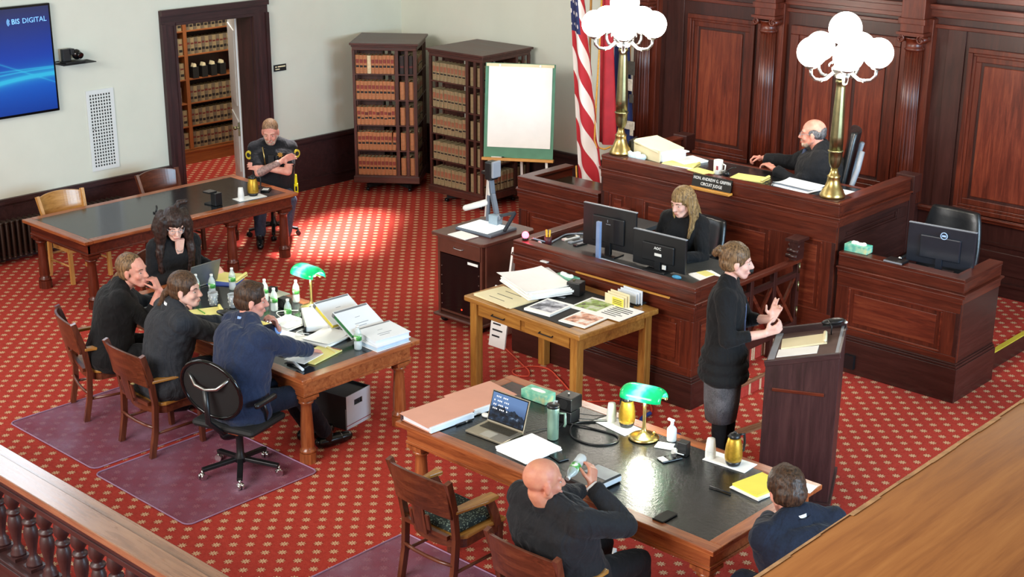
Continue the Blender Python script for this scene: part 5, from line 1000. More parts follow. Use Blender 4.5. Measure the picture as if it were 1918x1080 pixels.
for k, (lab, p) in enumerate((('thin black cable running from the speaker to the far table edge', [(-6.1, 7.32, .8), (-6.0, 7.46, .776), (-5.94, 7.56, .776), (-5.9, 7.62, .776)]), ('thin black cable crossing the far table edge beside the speaker', [(-6.12, 7.36, .82), (-6.06, 7.5, .776), (-6.0, 7.6, .776)]), ('thin cable from the laptop to the black speaker', [(-6.24, 6.9, .785), (-6.2, 7.05, .776), (-6.14, 7.14, .776), (-6.17, 7.24, .78)]))): cord('thin_cable', lab, p, .003, BLK)
pf = thing('portfolio', 'black leather portfolio by the drinking man elbow', 'portfolio', (-5.4, 6.64, Z1), R(-3)); MB().box(-.12, -.15, 0, .12, .15, .055).build('cover', LEA, pf, bevel=.008); MB().box(-.105, -.14, .012, .125, .14, .044).build('pages', PAPERB, pf); MB().box(-.08, .0, .055, .11, .14, .057).build('pocket', P('grey_pocket', '#8b9094', .5), pf)
legalpad('thick bright yellow notepad in front of the man at the table end', (-4.56, 7.35, Z1+.012), R(-10), .22, .3, YELD, False, .014); sheets('papers', 'white papers under the bright yellow notepad', (-4.55, 7.34, Z1), R(-8), .24, .32, .012, PAPER, 2)
tag(MB().cyl((-.08, 0, .006), (.08, 0, .006), .006, n=10).build('pen', BLK, None, (-4.72, 7.12, Z1), R(4)), 'black pen lying left of the bright yellow notepad', 'pen'); sheets('paper_sheet', 'white sheet at the far right corner of the front table', (-4.36, 7.54, Z1), R(8), .16, .12, .003, PAPER, 1)
# long table by the wall
napkin('white paper napkin near the end of the long table by the deputy', (-12.86, 9.52, Z1), R(85), .36, .16); carafe('brass-coloured carafe on the long table in front of the deputy', (-12.9, 9.6, Z1+.004), R(60), 1); cups('stack of paper cups on the long table napkin', (-12.86, 9.4, Z1+.004))
mb = thing('microphone_box', 'black microphone box standing on the long table', 'microphone', (-12.88, 9.08, Z1), R(5)); MB().box(-.04, -.05, 0, .04, .05, .14).build('body', BLK, mb, bevel=.005); MB().box(-.14, -.06, 0, -.03, .03, .012).build('base_plate', BLKM, mb); MB().box(-.12, -.09, .14, -.01, .02, .155).build('head', BLK, mb)
cc = thing('calculator', 'small black device with a white keypad on the long table by the deputy', 'device', (-13.0, 9.86, Z1), R(40)); MB().box(-.05, -.08, 0, .05, .08, .015).build('body', BLK, cc, bevel=.003); MB().box(-.035, -.06, .015, .035, .02, .017).build('keypad', WHT, cc)
tag(MB().box(-.05, -.02, 0, .05, .02, .012).tube([(-.02, 0, .012), (-.03, .02, .05), (-.05, .03, .07)], .01, 6).build('microphone', BLK, None, (-13.06, 8.42, Z1)), 'small black gooseneck microphone near the front edge of the long table', 'microphone')
# light oak table
WS = .958
def wp(x, y): return (x*WS, y*WS, ZW)
sheets('large_sheets', 'stack of large white chart sheets at the back left of the light oak table', (wp(-8.46, 9.5)[0], wp(0, 9.5)[1], ZW+.02), R(-22), .6, .46, .07, PAPER, 7, jit=.03, curl=.03)
o = sheets('exhibit_board', 'white exhibit board with printed lines at the left front of the light oak table', (wp(-8.5, 9.12)[0], wp(0, 9.12)[1], ZW), R(-5), .48, .34, .012, CREAM, 2); lines(o, .3, .3, .0125, 3, th=.006)
def photo(label, x, y, rot, c1, c2, c3, h_=.008, w_=.28, d_=.34, txt=False):
    t = thing('photo_print', label, 'photograph', (x*WS, y*WS, ZW+.001), rot); MB().box(-w_/2, -d_/2, 0, w_/2, d_/2, h_).build('mount', PAPER, t, bevel=.002); m = NT('photo_'+c1[1:]); n_ = m.noise(m.coord(), 9, 5, .6)
    m.l(m.ramp(n_, [(.38, srgb(c1)), (.5, srgb(c2)), (.62, srgb(c3))]), m.b.inputs['Base Color']); MB().box(-w_*.42, -d_*.36, h_, w_*.42, d_*.38, h_+.001).build('picture', m.m, t); return t
photo('black and white photograph print on the light oak table', -8.02, 9.17, R(4), '#2d2f3a', '#8a8c9a', '#d9dbe4', .02); photo('mounted photograph of green grass and figures on the light oak table', -7.77, 9.5, R(3), '#4d3a36', '#8fae45', '#c9cdb8')
photo('mounted photograph of an orange-brown close-up at the front of the oak table', -7.6, 9.16, R(3), '#7d3a24', '#e3a080', '#f2efe8')
o = sheets('printed_page', 'white page of printed lines at the right front of the light oak table', (-7.48*WS, 9.5*WS, ZW+.006), R(0), .29, .34, .004, PAPER, 1); lines(o, .29, .3, .0045, 6, th=.012)
bb = thing('black_power_box', 'black square box on the blotter of the light oak table', 'box', (-8.1*WS, 9.64*WS, ZW+.005), R(12)); MB().box(-.065, -.06, 0, .065, .06, .12).build('body', BLK, bb, bevel=.008); MB().cyl((-.02, 0, .12), (-.02, 0, .13), .01).build('knob', BRASSD, bb); MB().box(-.1, -.16, 0, -.03, -.13, .003).build('label_strip', GREY, bb)
tissue('teal tissue box behind the chart sheets at the back of the oak table', (-8.4*WS+.02, 9.86*WS-.03, ZW), R(-8))
for k, (lab, x, y) in enumerate((('cream sorting card rack with a yellow sheet in front, on the oak table', -7.62, 9.7), ('pale card rack standing behind the cream one on the oak table', -7.6, 9.86))):
    t = thing('card_rack', lab, 'rack', (x*WS, y*WS-.02, ZW), R(-4)); cm_ = CREAM if k == 0 else PAPERB
    for q in range(3): MB().box(-.12+.015*q, -.05+.02*q, 0, .1+.015*q, -.045+.02*q, .1+.014*q).build('card', cm_, t)
    MB().box(-.12, -.06, 0, .12, .06, .01).build('foot', BLKM, t)
    if k == 0: MB().box(-.03, -.053, .015, .1, -.0505, .085).build('yellow_sheet', YELD, t); b = MB(); [b.box(-.02, -.0545, .03+.016*q, .08, -.0535, .034+.016*q) for q in range(3)]; b.build('print_lines', INK, t)['kind'] = 'stuff'
# clerk's desk
ZC = 1.031
def monitor(label, loc, rot, w_, h_, z0, logo=None, lsize=.03, thin=.03, swirl=False, tint=BLK):
    t = thing('monitor', label, 'monitor', loc, rot); MB().box(-w_/2, -.0, z0, w_/2, thin, z0+h_).build('housing', tint, t, bevel=.006); MB().box(-w_/2+.012, thin, z0+.015, w_/2-.012, thin+.002, z0+h_-.012).build('screen', BLKG, t)
    MB().box(-w_/2, .002, z0+h_-.004, w_/2, thin, z0+h_+.003).build('top_edge', GREY, t); MB().box(-w_*.3, -.02, z0+.06, w_*.3, 0, z0+h_-.09).build('rear_bulge', tint, t, bevel=.012)
    MB().box(-.03, -.02, .01, .03, .02, z0+.08).build('neck', tint, t, bevel=.004); MB().box(-.12, -.08, 0, .12, .09, .012).build('foot', tint, t, bevel=.006)
    if logo: textmesh('maker_mark', logo, lsize, WHT, t, M.Translation((0, -.0215, z0+h_-.13)) @ M.Rotation(R(90), 4, 'X'), .0006, bold=.0008)
    return t
m1 = monitor('large black monitor with a pinkish glow on its left edge, on the clerk desk', (-8.0, 9.98, ZC), R(3), .6, .4, .06, None); MB().box(-.02, -.022, .3, .03, -.0205, .306).box(-.005, -.022, .32, .0, -.0205, .345).build('rear_badge', GREY, m1)
m2 = monitor('second black monitor with a maker mark, right in front of the clerk', (-7.38, 9.93, ZC), R(1), .58, .32, .02, 'AOC', .035); MB().box(-.03, -.0225, .14, .045, -.0205, .165).build('sticker', WHT, m2); MB().box(.06, -.025, .03, .1, -.0205, .07).build('sticker', WHT, m2)
tag(MB().box(-.02, -.015, 0, .02, .015, .36).build('divider_post', P('blue_grey_post', '#7f93b8', .4), None, (-7.99, 9.82, ZC), 0), 'upright pale blue-grey post in front of the large monitor', 'post')
for lab, x, y, m, l_ in (('white remote control, leftmost of three on the clerk desk', -8.6, 10.14, WHT, .2), ('grey remote control, middle one of three on the clerk desk', -8.5, 10.1, GREY, .17), ('black remote control, rightmost of three on the clerk desk', -8.4, 10.05, BLK, .15)):
    t = thing('remote_control', lab, 'remote control', (x, y, ZC), R(-5)); MB().box(-.025, -l_/2, 0, .025, l_/2, .018).build('shell', m, t, bevel=.004); MB().box(-.015, -l_/4, .018, .015, l_/3, .02).build('buttons', BLKM if m is not BLK else GREY, t)
pc = thing('pencil_cup', 'dark pencil cup with yellow markers behind the red light', 'cup', (-8.62, 9.83, ZC)); MB().lathe([(.035, 0), (.038, .09), (.034, .09), (.032, .005), (0, .005)], 18).build('cup', P('dark_red_cup', '#4a1c22', .5), pc); [MB().cyl((x, y, .01), (x*1.8, y*1.5, .15), .009).build('marker', P('yellow_marker', '#e0b32e', .5), pc) for x, y in ((-.012, 0), (.008, .008), (.0, -.012))]
tag(MB().tube([(-.05, 0, .012), (0, .02, .03), (.05, -.01, .02)], .018, 8).build('crumpled_paper', WHT, None, (-8.7, 9.77, ZC)), 'crumpled white paper beside the pencil cup', 'paper')
rl = thing('red_signal_light', 'glowing red signal light on the corner rim of the clerk desk', 'light', (-8.72, 9.62, 1.112)); MB().cyl((0, 0, 0), (0, 0, .02), .03).build('base', BLK, rl); MB().ell((0, 0, .045), .034, 18, 12).build('dome', P('red_glow', '#ff3050', .4, emit='#ff5068', es=9, var=0), rl)
d = bpy.data.lights.new('red_glow_light', 'POINT'); d.energy = 2.2; d.color = (1, .05, .12); d.shadow_soft_size = .03; o = bpy.data.objects.new('red_glow_light', d); COL.objects.link(o); o.parent = rl; o.location = (0, 0, .1)
cord('grey_cable', 'pale grey cable from the red light across the clerk desk', [(-8.68, 9.68, 1.12), (-8.62, 9.84, 1.06), (-8.66, 10.0, 1.045), (-8.7, 10.2, 1.045), (-8.6, 10.35, 1.04)], .008, GREY)
sheets('desk_papers', 'bluish white papers along the front rim below the monitors', (-7.6, 9.76, ZC), R(-1), .75, .12, .015, PAPERB, 3); sheets('papers', 'white papers with a yellow note at the right end of the clerk desk', (-6.95, 10.08, ZC), R(-20), .26, .22, .012, PAPER, 3); sheets('sticky_note', 'yellow note lying on the papers at the right end of the clerk desk', (-6.99, 10.12, ZC+.013), R(-15), .14, .1, .003, YEL, 1)
tag(MB().ell((0, 0, .012), (.05, .03, .018), 12, 8).build('blue_device', P('light_blue_plastic', '#4fa3cf', .4), None, (-7.12, 9.86, ZC)), 'small light blue device beside the second monitor', 'device'); sheets('open_file', 'bluish white papers held by the clerk behind the monitors', (-7.62, 10.3, ZC+.12), R(5), .34, .24, .012, PAPERB, 2)
# bench
ZB = 1.562
npl = thing('name_plate', 'black name plate with two lines of white letters on a pale wooden foot', 'sign', (-7.75, 11.235, 1.452)); MB().box(-.24, -.05, 0, .24, .02, .022).build('foot', wood('yellowwood', 'X'), npl, bevel=.004); b = MB(); b.T = M.Rotation(R(-12), 4, 'X'); b.box(-.23, -.01, .02, .23, .004, .145); b.build('plate', BLKG, npl)
Tn = M.Rotation(R(-12), 4, 'X') @ M.Translation((0, -.0115, .107)) @ M.Rotation(R(90), 4, 'X'); textmesh('lettering', 'HON. ANDREW G. GRIFFIN', .042, WHT, npl, Tn, .0008, sx=.85, bold=.0006)
Tn = M.Rotation(R(-12), 4, 'X') @ M.Translation((0, -.0115, .056)) @ M.Rotation(R(90), 4, 'X'); textmesh('lettering', 'CIRCUIT JUDGE', .042, WHT, npl, Tn, .0008, sx=.85, bold=.0006)
mg = thing('mug', 'tall white mug on the bench behind the name plate', 'mug', (-7.86, 11.5, ZB)); MB().lathe([(.04, 0), (.045, .005), (.047, .14), (.043, .14), (.04, .01), (0, .01)], 24).build('body', WHT, mg); MB().tube([(.045, 0, .11), (.085, 0, .1), (.08, 0, .05), (.045, 0, .035)], .008, 8).build('handle', WHT, mg); MB().box(.01, -.0485, .05, .03, -.044, .09).build('red_mark', P('red_mark', '#a33a44', .5), mg)
tag(MB().ell((0, 0, .03), (.045, .035, .03), 14, 8).tube([(0, 0, .05), (.05, .02, .09), (.09, .03, .1)], .006, 6).build('desk_microphone', BLK, None, (-7.74, 11.47, ZB)), 'black microphone right of the white mug on the bench', 'microphone')
fb = thing('case_file', 'bulging cream and white case file lying near the left lamp on the bench', 'file', (-8.72, 11.68, ZB), R(-12)); MB().box(-.24, -.16, 0, .24, .16, .1).build('papers', PAPERB, fb, bevel=.02); b = MB(); b.T = M.Translation((0, 0, .11)) @ M.Rotation(R(7), 4, 'Y'); b.box(-.26, -.18, 0, .18, .18, .02); b.build('upper_cover', CREAM, fb, bevel=.008); MB().box(-.25, -.175, 0, .2, -.16, .12).build('side_cover', CREAM, fb); MB().box(.1, -.12, .09, .3, .14, .1).build('loose_sheets', PAPER, fb)
sheets('papers', 'white papers under the case file toward the mug', (-8.38, 11.72, ZB), R(-14), .26, .3, .02, PAPER, 3); legalpad('pale yellow legal pad right of the case file on the bench', (-8.34, 11.53, ZB), R(-75), .2, .36); sheets('papers', 'loose white sheets between legal pad and name plate', (-8.2, 11.42, ZB), R(-10), .34, .16, .012, PAPER, 3); sheets('yellow_sheets', 'pale yellow sheets directly behind the name plate', (-8.0, 11.42, ZB+.006), R(-8), .24, .16, .012, YEL, 2)
b = MB()
for k in range(7): b.ell((-.07+.025*k, .02*sin(k*2.2), .03+.015*cos(k*1.7)), (.045, .035, .028), 10, 7, M.Rotation(.7*k, 3, 'X'))
tag(remesh(b, 'crumpled_cloth', P('pale_blue_cloth', '#bfd6de', .8, var=.05), None, .008, 2, .03, .05), 'crumpled pale blue cloth on the bench in front of the case file', 'cloth').location = (-8.86, 11.44, ZB)
tag(MB().box(-.02, -.08, 0, .0, .08, .17).box(-.05, -.07, 0, -.03, .07, .15).build('letter_rack', [BLK], None, (-8.98, 11.6, ZB), R(20)), 'black upright rack between left lamp and case file', 'rack')
sheets('papers', 'cream sheets standing against the black rack near the left lamp', (-8.92, 11.64, ZB), R(70), .2, .02, .15, CREAM, 1)
legalpad('yellow legal pad with rolled pages in the middle of the bench', (-7.52, 11.56, ZB), R(-80), .2, .34); sheets('papers', 'crumpled white papers left of the right globe lamp', (-7.0, 11.58, ZB), R(-8), .42, .26, .02, PAPERB, 4, curl=.03, jit=.03); sheets('papers', 'white sheet behind the foot of the right globe lamp', (-6.55, 11.7, ZB+.0), R(0), .24, .22, .006, PAPERB, 1)
ge = thing('glasses', 'folded dark eyeglasses left of the white papers on the bench', 'glasses', (-7.24, 11.46, ZB)); MB().tube([(.02*cos(a)-.025, .0, .02+.018*sin(a)) for a in [i*.6 for i in range(11)]], .003, 6).tube([(.02*cos(a)+.025, .0, .02+.018*sin(a)) for a in [i*.6 for i in range(11)]], .003, 6).build('rims', BLK, ge); MB().tube([(-.045, 0, .02), (-.05, .08, .02)], .003, 6).tube([(.045, 0, .02), (.03, .08, .01)], .003, 6).build('temples', BLK, ge)
# witness stand
tissue('teal tissue box with white tissue on the witness stand rim', (-6.19, 11.38, 1.142), R(2), '#3fae98', s=.95)
mm = thing('table_microphone', 'black microphone base on the witness stand rim', 'microphone', (-5.78, 11.33, 1.142)); MB().box(-.09, -.06, 0, .09, .07, .02).build('base', BLK, mm, bevel=.004); MB().ell((.02, .03, .035), (.02, .015, .012), 10, 6).build('button', CHROME, mm); MB().box(-.09, -.064, .004, .09, -.06, .016).build('pale_strip', GREY, mm)
wm = monitor('dark grey monitor with a pale ring mark on the witness stand', (-5.46, 11.6, 1.042), R(6), .62, .36, .06, tint=P('slate_monitor_plastic', '#23262e', .3, var=.1)); wm.location.x = -5.5
MB().tube([(.03*cos(a)+.03, -.024, .35+.03*sin(a)) for a in [i*2*pi/20 for i in range(20)]], .0045, 6, True).box(.012, -.026, .342, .048, -.02, .358).build('ring_mark', P('pale_blue_mark', '#a9c6e6', .4), wm)
# lectern
lc = thing('lectern', 'tall dark wooden lectern with slanted reading top in front of the standing woman', 'lectern', (-5.3, 8.5, 0), R(26)); LW_ = .53; LD = .64
DKL = {a: wood('darkwood', a) for a in 'XYZ'}
def slant(x): return 1.12+x*.235
pts = [(0.0, 0.03), (LW_, 0.03), (LW_, slant(LW_)), (0.0, slant(0))]
MB().prism(pts, 0, .022, 'Y').build('side_panel', DKL['Z'], lc, bevel=.003); MB().prism(pts, LD-.022, LD, 'Y').build('side_panel', DKL['Z'], lc, bevel=.003)
MB().box(LW_-.02, .022, .03, LW_, LD-.022, slant(LW_)).build('front_panel', DKL['Z'], lc); MB().box(-.02, -.02, 0, LW_+.02, LD+.02, .045).build('plinth', DKL['X'], lc, bevel=.006)
MB().box(.02, .022, .62, LW_-.02, LD-.022, .64).build('inner_shelf', DKL['X'], lc)
MB().box(.06, -.012, .9, .44, .0, .925).build('side_molding', WD['X'], lc, bevel=.003)
b = MB(); b.T = M.Translation((0, 0, 1.115)) @ M.Rotation(-math.atan(.235), 4, 'Y'); b.box(0, .022, -.02, LW_*1.02, LD-.022, 0); b.build('reading_top', P('brown_felt_top', '#5d453f', .8), lc)
for y0, y1 in ((-.005, .022), (LD-.022, LD+.005)): b = MB(); b.T = M.Translation((0, 0, 1.115)) @ M.Rotation(-math.atan(.235), 4, 'Y'); b.box(-.01, y0, -.03, LW_*1.03, y1, .012 if y0 < 0 else .05); b.build('top_rim', DKL['X'], lc, bevel=.003)
b = MB(); b.T = M.Translation((0, 0, 1.115)) @ M.Rotation(-math.atan(.235), 4, 'Y'); b.box(0.01, .022, 0, .06, LD-.022, .006).box(LW_-.02, .022, 0, LW_+.0, LD-.022, .01); b.build('grey_trim', GREY, lc)
Tl = lambda x, y: M.Translation((-5.3, 8.5, 0)) @ M.Rotation(R(26), 4, 'Z') @ M.Translation((0, 0, 1.117)) @ M.Rotation(-math.atan(.235), 4, 'Y') @ M.Translation((x, y, 0))
t = legalpad('cream legal pad with rolled yellow pages on the lectern', (0, 0, 0), 0, .21, .34, CREAM); t.matrix_world = Tl(.25, .36) @ M.Rotation(R(-86), 4, 'Z')
t = sheets('paper_sheet', 'white sheet below the legal pad on the lectern', (0, 0, 0), 0, .3, .16, .004, PAPER, 1); t.matrix_world = Tl(.22, .16)
mc = thing('lectern_microphone', 'black microphone and small device on the far corner of the lectern', 'microphone'); mc.matrix_world = Tl(.46, .55); MB().box(-.08, -.03, .05, .06, .04, .06).ell((0, 0, .075), (.09, .05, .025), 16, 8).build('head', BLK, mc); MB().tube([(-.02, -.08, 0), (.0, -.12, .08), (-.03, -.05, .1)], .005, 6).build('gooseneck', BLK, mc); MB().ell((.09, .02, .05), (.015, .015, .01), 8, 6).build('cap', WHT, mc)
# ------------------------------------------------ people
SK = {'fair': skin('fair_skin', '#d9a58c', '#cf8f7c'), 'pink': skin('pink_skin', '#dba08c', '#c9806f'), 'tan': skin('tan_skin', '#c98c6e', '#b87460'), 'pale': skin('pale_skin', '#e4b9a6', '#d79d8e')}
EYEW = P('eye_white', '#b9aca2', .3, var=0); EYED = P('eye_iris', '#2a211d', .2, var=0); LIP = P('lip_skin', '#b06a60', .45, var=.05)
F_BLACK = fabric('black_knit', '#131315', 120); F_CHAR = fabric('charcoal_suit_cloth', '#2a2c31'); F_NAVY = fabric('navy_suit_cloth', '#1f2a44', sheen=.15); F_NAVYD = fabric('dark_navy_suit_cloth', '#151c2c'); F_DARK = fabric('black_suit_cloth', '#1a1a1d')
F_ROBE = fabric('black_robe_cloth', '#131418', 60); F_UNI = fabric('black_uniform_cloth', '#17171a'); F_TRGREY = fabric('slate_trouser_cloth', '#3d4254'); F_TWEED = fabric('grey_heather_cloth', '#57565a', 160, .6); F_SHIRT = fabric('white_shirt_cloth', '#e6e8ec', 90, .04); F_BLUE = fabric('pale_blue_shirt_cloth', '#8fb0e8', 90, .05)
HR = {'dark': hairmat('dark_brown_hair', '#140d0b', '#3a2620'), 'brown': hairmat('brown_hair', '#2a1b13', '#60452f'), 'dkblond': hairmat('brown_blond_hair', '#3a291c', '#8a6a48'), 'blond': hairmat('light_brown_hair', '#4a3826', '#a88858'), 'ginger': hairmat('reddish_short_hair', '#5a3f2c', '#a07b5a'), 'short': hairmat('short_brown_hair', '#20150f', '#4f3624'), 'grey': hairmat('grey_black_hair', '#2c2b2c', '#77767a'), 'beard': hairmat('grey_beard', '#7d6553', '#c4ae9c')}
SHOE = P('black_shoe_leather', '#0e0f11', .25, var=.1)
def frame(fw_, up_=(0, 0, 1)):
    f = V(fw_).normalized(); l = V(up_).cross(f).normalized(); u = f.cross(l); return M((f, l, u)).transposed()
def ik(A, W, l1, l2, pole):
    A = V(A); W = V(W); d = W-A; L = min(d.length, (l1+l2)*.995); d.normalize(); W = A+d*L
    a = (l1*l1-l2*l2+L*L)/(2*L); h = math.sqrt(max(l1*l1-a*a, 1e-5)); p = V(pole); p = (p-d*p.dot(d)).normalized(); return A+d*a+p*h, W
def hand(b, W, d, n, curl=.35, spread=.09, side=1, s=1, curls=None):
    """palm, four jointed fingers of unequal length and a thumb leaving the side of the palm"""
    d = V(d).normalized(); n = V(n); n = (n-d*n.dot(d)).normalized(); sd = d.cross(n)*side   # sd points to the thumb side
    K = W+d*.088*s
    for k in (-.03, -.01, .01, .03): b.cap(W+sd*k*.55*s+d*.01, K+sd*k*s*.95, .0145*s, .0125*s, 8)
    b.ell(W+d*.04*s+sd*.022*s+n*.006*s, (.02*s, .018*s, .03*s), 10, 6)
    for i, (off, L) in enumerate(((.031, .9), (.0105, 1.0), (-.0105, .95), (-.031, .76))):
        p = K+sd*off*s; ang = 0; base = (d+sd*off*spread*26*.5).normalized(); cu = curls[i] if curls else curl
        for j, pl in enumerate((.043, .027, .021)):
            ang += cu*(1.0, 1.15, .8)[j]; q = p+(base*cos(ang)+n*sin(ang))*pl*L*s; b.cap(p, q, (.0092, .0084, .0076)[j]*s, (.0086, .0078, .0066)[j]*s, 8); p = q
    tc = curls[4] if curls and len(curls) > 4 else curl; p = W+d*.025*s+sd*.026*s; dr = (d*.55+sd*.75+n*.25).normalized(); q = p+dr*.042*s; b.cap(p, q, .0125*s, .0105*s, 8); dr = (d*.8+sd*(.35-tc*.4)+n*(.25+tc*.4)).normalized(); r_ = q+dr*.03*s; b.cap(q, r_, .0105*s, .0095*s, 8); b.cap(r_, r_+(dr+n*tc*.4).normalized()*.024*s, .0095*s, .008*s, 8)
def headp(b, H, Rm, s=1, jaw=1.0, nose=1.0, ear=True):
    def p(x, y, z): return H+Rm @ V((x*s, y*s, z*s))
    b.ell(p(-.012, 0, .03), (.094*s, .074*s, .083*s), 20, 14, Rm); b.ell(p(.028, 0, -.02), (.062*s, .056*s, .078*s), 18, 12, Rm)
    b.ell(p(.056, 0, -.088), (.03*s*jaw, .03*s*jaw, .024*s), 14, 8, Rm)
    for y in (-1, 1):
        b.cap(p(.0, y*.052*jaw, -.045), p(.058, y*.018*jaw, -.09), .02*s, .017*s, 10); b.ell(p(.058, y*.033, -.03), (.024*s, .022*s, .022*s), 12, 8, Rm); b.cap(p(.076, y*.012, .024), p(.066, y*.044, .024), .013*s, .011*s, 8)
        if ear: b.ell(p(-.004, y*.077, -.008), (.02*s, .009*s, .033*s), 12, 8, Rm); b.ell(p(-.002, y*.073, -.03), (.011*s, .01*s, .014*s), 8, 6, Rm)
    b.cap(p(.082, 0, .014), p(.106*nose, 0, -.026), .009*s, .0125*s, 8); b.ell(p(.098, 0, -.032), (.012*s, .016*s, .009*s), 10, 6, Rm)
    b.cap(p(.084, -.016, -.06), p(.084, .016, -.06), .009*s, n=8); b.cap(p(.08, -.013, -.073), p(.08, .013, -.073), .0085*s, n=8)
HS = 1.07; PJ = [None]
def person(label, base, heading, hip, chest, head, hyaw, hpitch=0, hroll=0, wr=None, el=None, legs=None, skin_='fair', sw=.19, fat=1.0, top=F_DARK, bottom=F_DARK, sleeves=True, collar=None, cuffs=None, hands=None, jacket=1.0, name='person', hairf=None, brow='dark', nose=1, jaw=1, skirt=None, palm=None, sleeve_to=.97, slim=1, PS=1.15, neckr=.052, ids=''):
    root = thing('person', label, 'person', base); root.scale = (PS, PS, PS); B0 = V(base); Tm = M.Identity(4)
    lo = lambda p: (V(p)-B0)/PS
    h0, c0_, d0 = V(hip), V(chest), V(head); hip = lo(hip); chest = hip+(c0_-h0); head = chest+(d0-c0_); wr = {k: lo(v) for k, v in wr.items()}; el = {k: lo(v) for k, v in (el or {}).items()}
    if legs: legs = {k: (lo(v[0]), lo(v[1])) for k, v in legs.items()}
    base = (0, 0, 0)
    F = V((cos(R(heading)), sin(R(heading)), 0)); L = V((-F.y, F.x, 0)); U = V((0, 0, 1))
    hip = V(hip); chest = V(chest); head = V(head); ax = (chest-hip).normalized(); Fb = (F-ax*F.dot(ax)).normalized(); Rb = M((Fb, L, ax)).transposed()
    hf = V((cos(R(hyaw))*cos(R(hpitch)), sin(R(hyaw))*cos(R(hpitch)), -sin(R(hpitch)))); Rh = frame(hf) @ M.Rotation(R(hroll), 3, 'X')
    neck0 = chest+ax*.045; neck1 = head-Rh @ V((.02, 0, .06))
    arms = {}
    for sgn, k in ((1, 'L'), (-1, 'R')):
        A = chest+L*sgn*sw*.93-ax*.0; W = V(wr[k]); pole = V(el[k])-(A+W)/2 if el and k in el else (-U*1.0+L*sgn*.45-F*.35); E_, W2 = ik(A, W, .29, .26, pole); arms[k] = (A, E_, W2, sgn)
    lg = {}
    for sgn, k in ((1, 'L'), (-1, 'R')):
        Hj = hip+L*sgn*.09; Kn, An = (V(legs[k][0]), V(legs[k][1])) if legs else (Hj+F*.42+L*sgn*.05-U*.02, Hj+F*.42+L*sgn*.07-U*(hip.z-base[2]-.09)); lg[k] = (Hj, Kn, An, sgn)
    # body: one continuous surface
    b = MB(); b.T = Tm
    def torso(b, g, f=1.0):
        f = f*1.08
        secs = [(-.3, .03, .05), (-.26, .085, .12), (-.12, .125, .168), (.0, .13, .172), (.15, .122, .163), (.35, .113, .153), (.55, .114, .158), (.75, .117, .17), (.9, .108, .172), (1.0, .09, .15), (1.07, .062, .1)]
        v = []; n_ = 28
        for t_, rx, ry in secs:
            c_ = hip+(chest-hip)*t_
            for i_ in range(n_):
                a_ = 2*pi*i_/n_; ca, sa = cos(a_), sin(a_); k_ = (abs(ca)**2.5+abs(sa)**2.5)**(-1/2.5); v.append(c_+Fb*((rx*f+g)*ca*k_)+L*((ry*f+g)*sa*k_))
        m_ = len(secs); b.add(v, [tuple(range(n_))[::-1], tuple((m_-1)*n_+i_ for i_ in range(n_))]+[(j_*n_+i_, j_*n_+(i_+1) % n_, (j_+1)*n_+(i_+1) % n_, (j_+1)*n_+i_) for j_ in range(m_-1) for i_ in range(n_)])
        b.cap(chest-L*sw*.9, chest+L*sw*.9, .066+g*.7, n=14); b.cap(chest+ax*.04-L*.09, chest+ax*.04+L*.09, .062+g*.4, n=12)
        for y in (-1, 1): b.cap(neck0+ax*.03+L*y*.03, chest+L*y*sw*.7+ax*.02, .043+g*.9, .043+g*1.1, 12)
    torso(b, 0, fat); b.cap(neck0-ax*.02, neck1, neckr*1.08, neckr, 14); headp(b, head, Rh, HS, jaw, nose)
    for k, (A, E_, W, sgn) in arms.items():
        b.cap(A, E_, .053, .042, 12); b.cap(E_, W, .043, .028, 12); hd = (hands or {}).get(k, {}); pn = (palm or {}).get(k, (0, 0, -1)); d_ = V(hd['dir']) if 'dir' in hd else W-E_; hand(b, W, d_, pn, hd.get('curl', .35), side=-1 if sgn > 0 else 1, curls=hd.get('curls'))
    for k, (Hj, Kn, An, sgn) in lg.items(): b.cap(Hj, Kn, .075, .052, 12); b.cap(Kn, An, .05, .034, 12); b.cap(An-U*.04, An-U*.045+F*.14, .032, .026, 10)
    remesh(b, 'body', SK[skin_], root, .0065, 3)
    # clothes
    b = MB(); b.T = Tm; torso(b, .02*jacket, fat)
    if not skirt: b.ell(hip-ax*.02, (.14*fat+.02, .185*fat+.02, .14), 20, 12, Rb)
    if sleeves:
        for k, (A, E_, W, sgn) in arms.items():
            sl = 1.14 if collar else 1.0; b.cap(A, E_, (.064+.006*jacket)*sl, (.054+.004*jacket)*sl, 14); Wc = E_+(W-E_)*sleeve_to; b.cap(E_, Wc-(W-E_).normalized()*.03, (.054+.004*jacket)*sl, .041*sl, 14); b.cyl(Wc-(W-E_).normalized()*.05, Wc, .041*sl, .04*sl, 16)
    else:
        for k, (A, E_, W, sgn) in arms.items(): b.cap(A, A+(E_-A)*.6, .062, .058, 14); b.cyl(A+(E_-A)*.58, A+(E_-A)*.76, .06, .063, 16)
    if skirt: skirt(b, hip, F, L)
    remesh(b, 'jacket' if collar or jacket > 1.2 else 'top', top, root, .009, 5, .03 if collar else .02, .11)
    if bottom is not None:
        b = MB(); b.T = Tm; b.ell(hip-ax*.05, (.125*fat, .165*fat, .1), 16, 10, Rb)
        for k, (Hj, Kn, An, sgn) in lg.items(): b.cap(Hj, Kn, .098*slim, .072*slim, 14); b.cap(Kn, An+(Kn-An)*.12, .069*slim, .054*slim, 14)
        remesh(b, 'trousers', bottom, root, .011, 4, .018, .09)
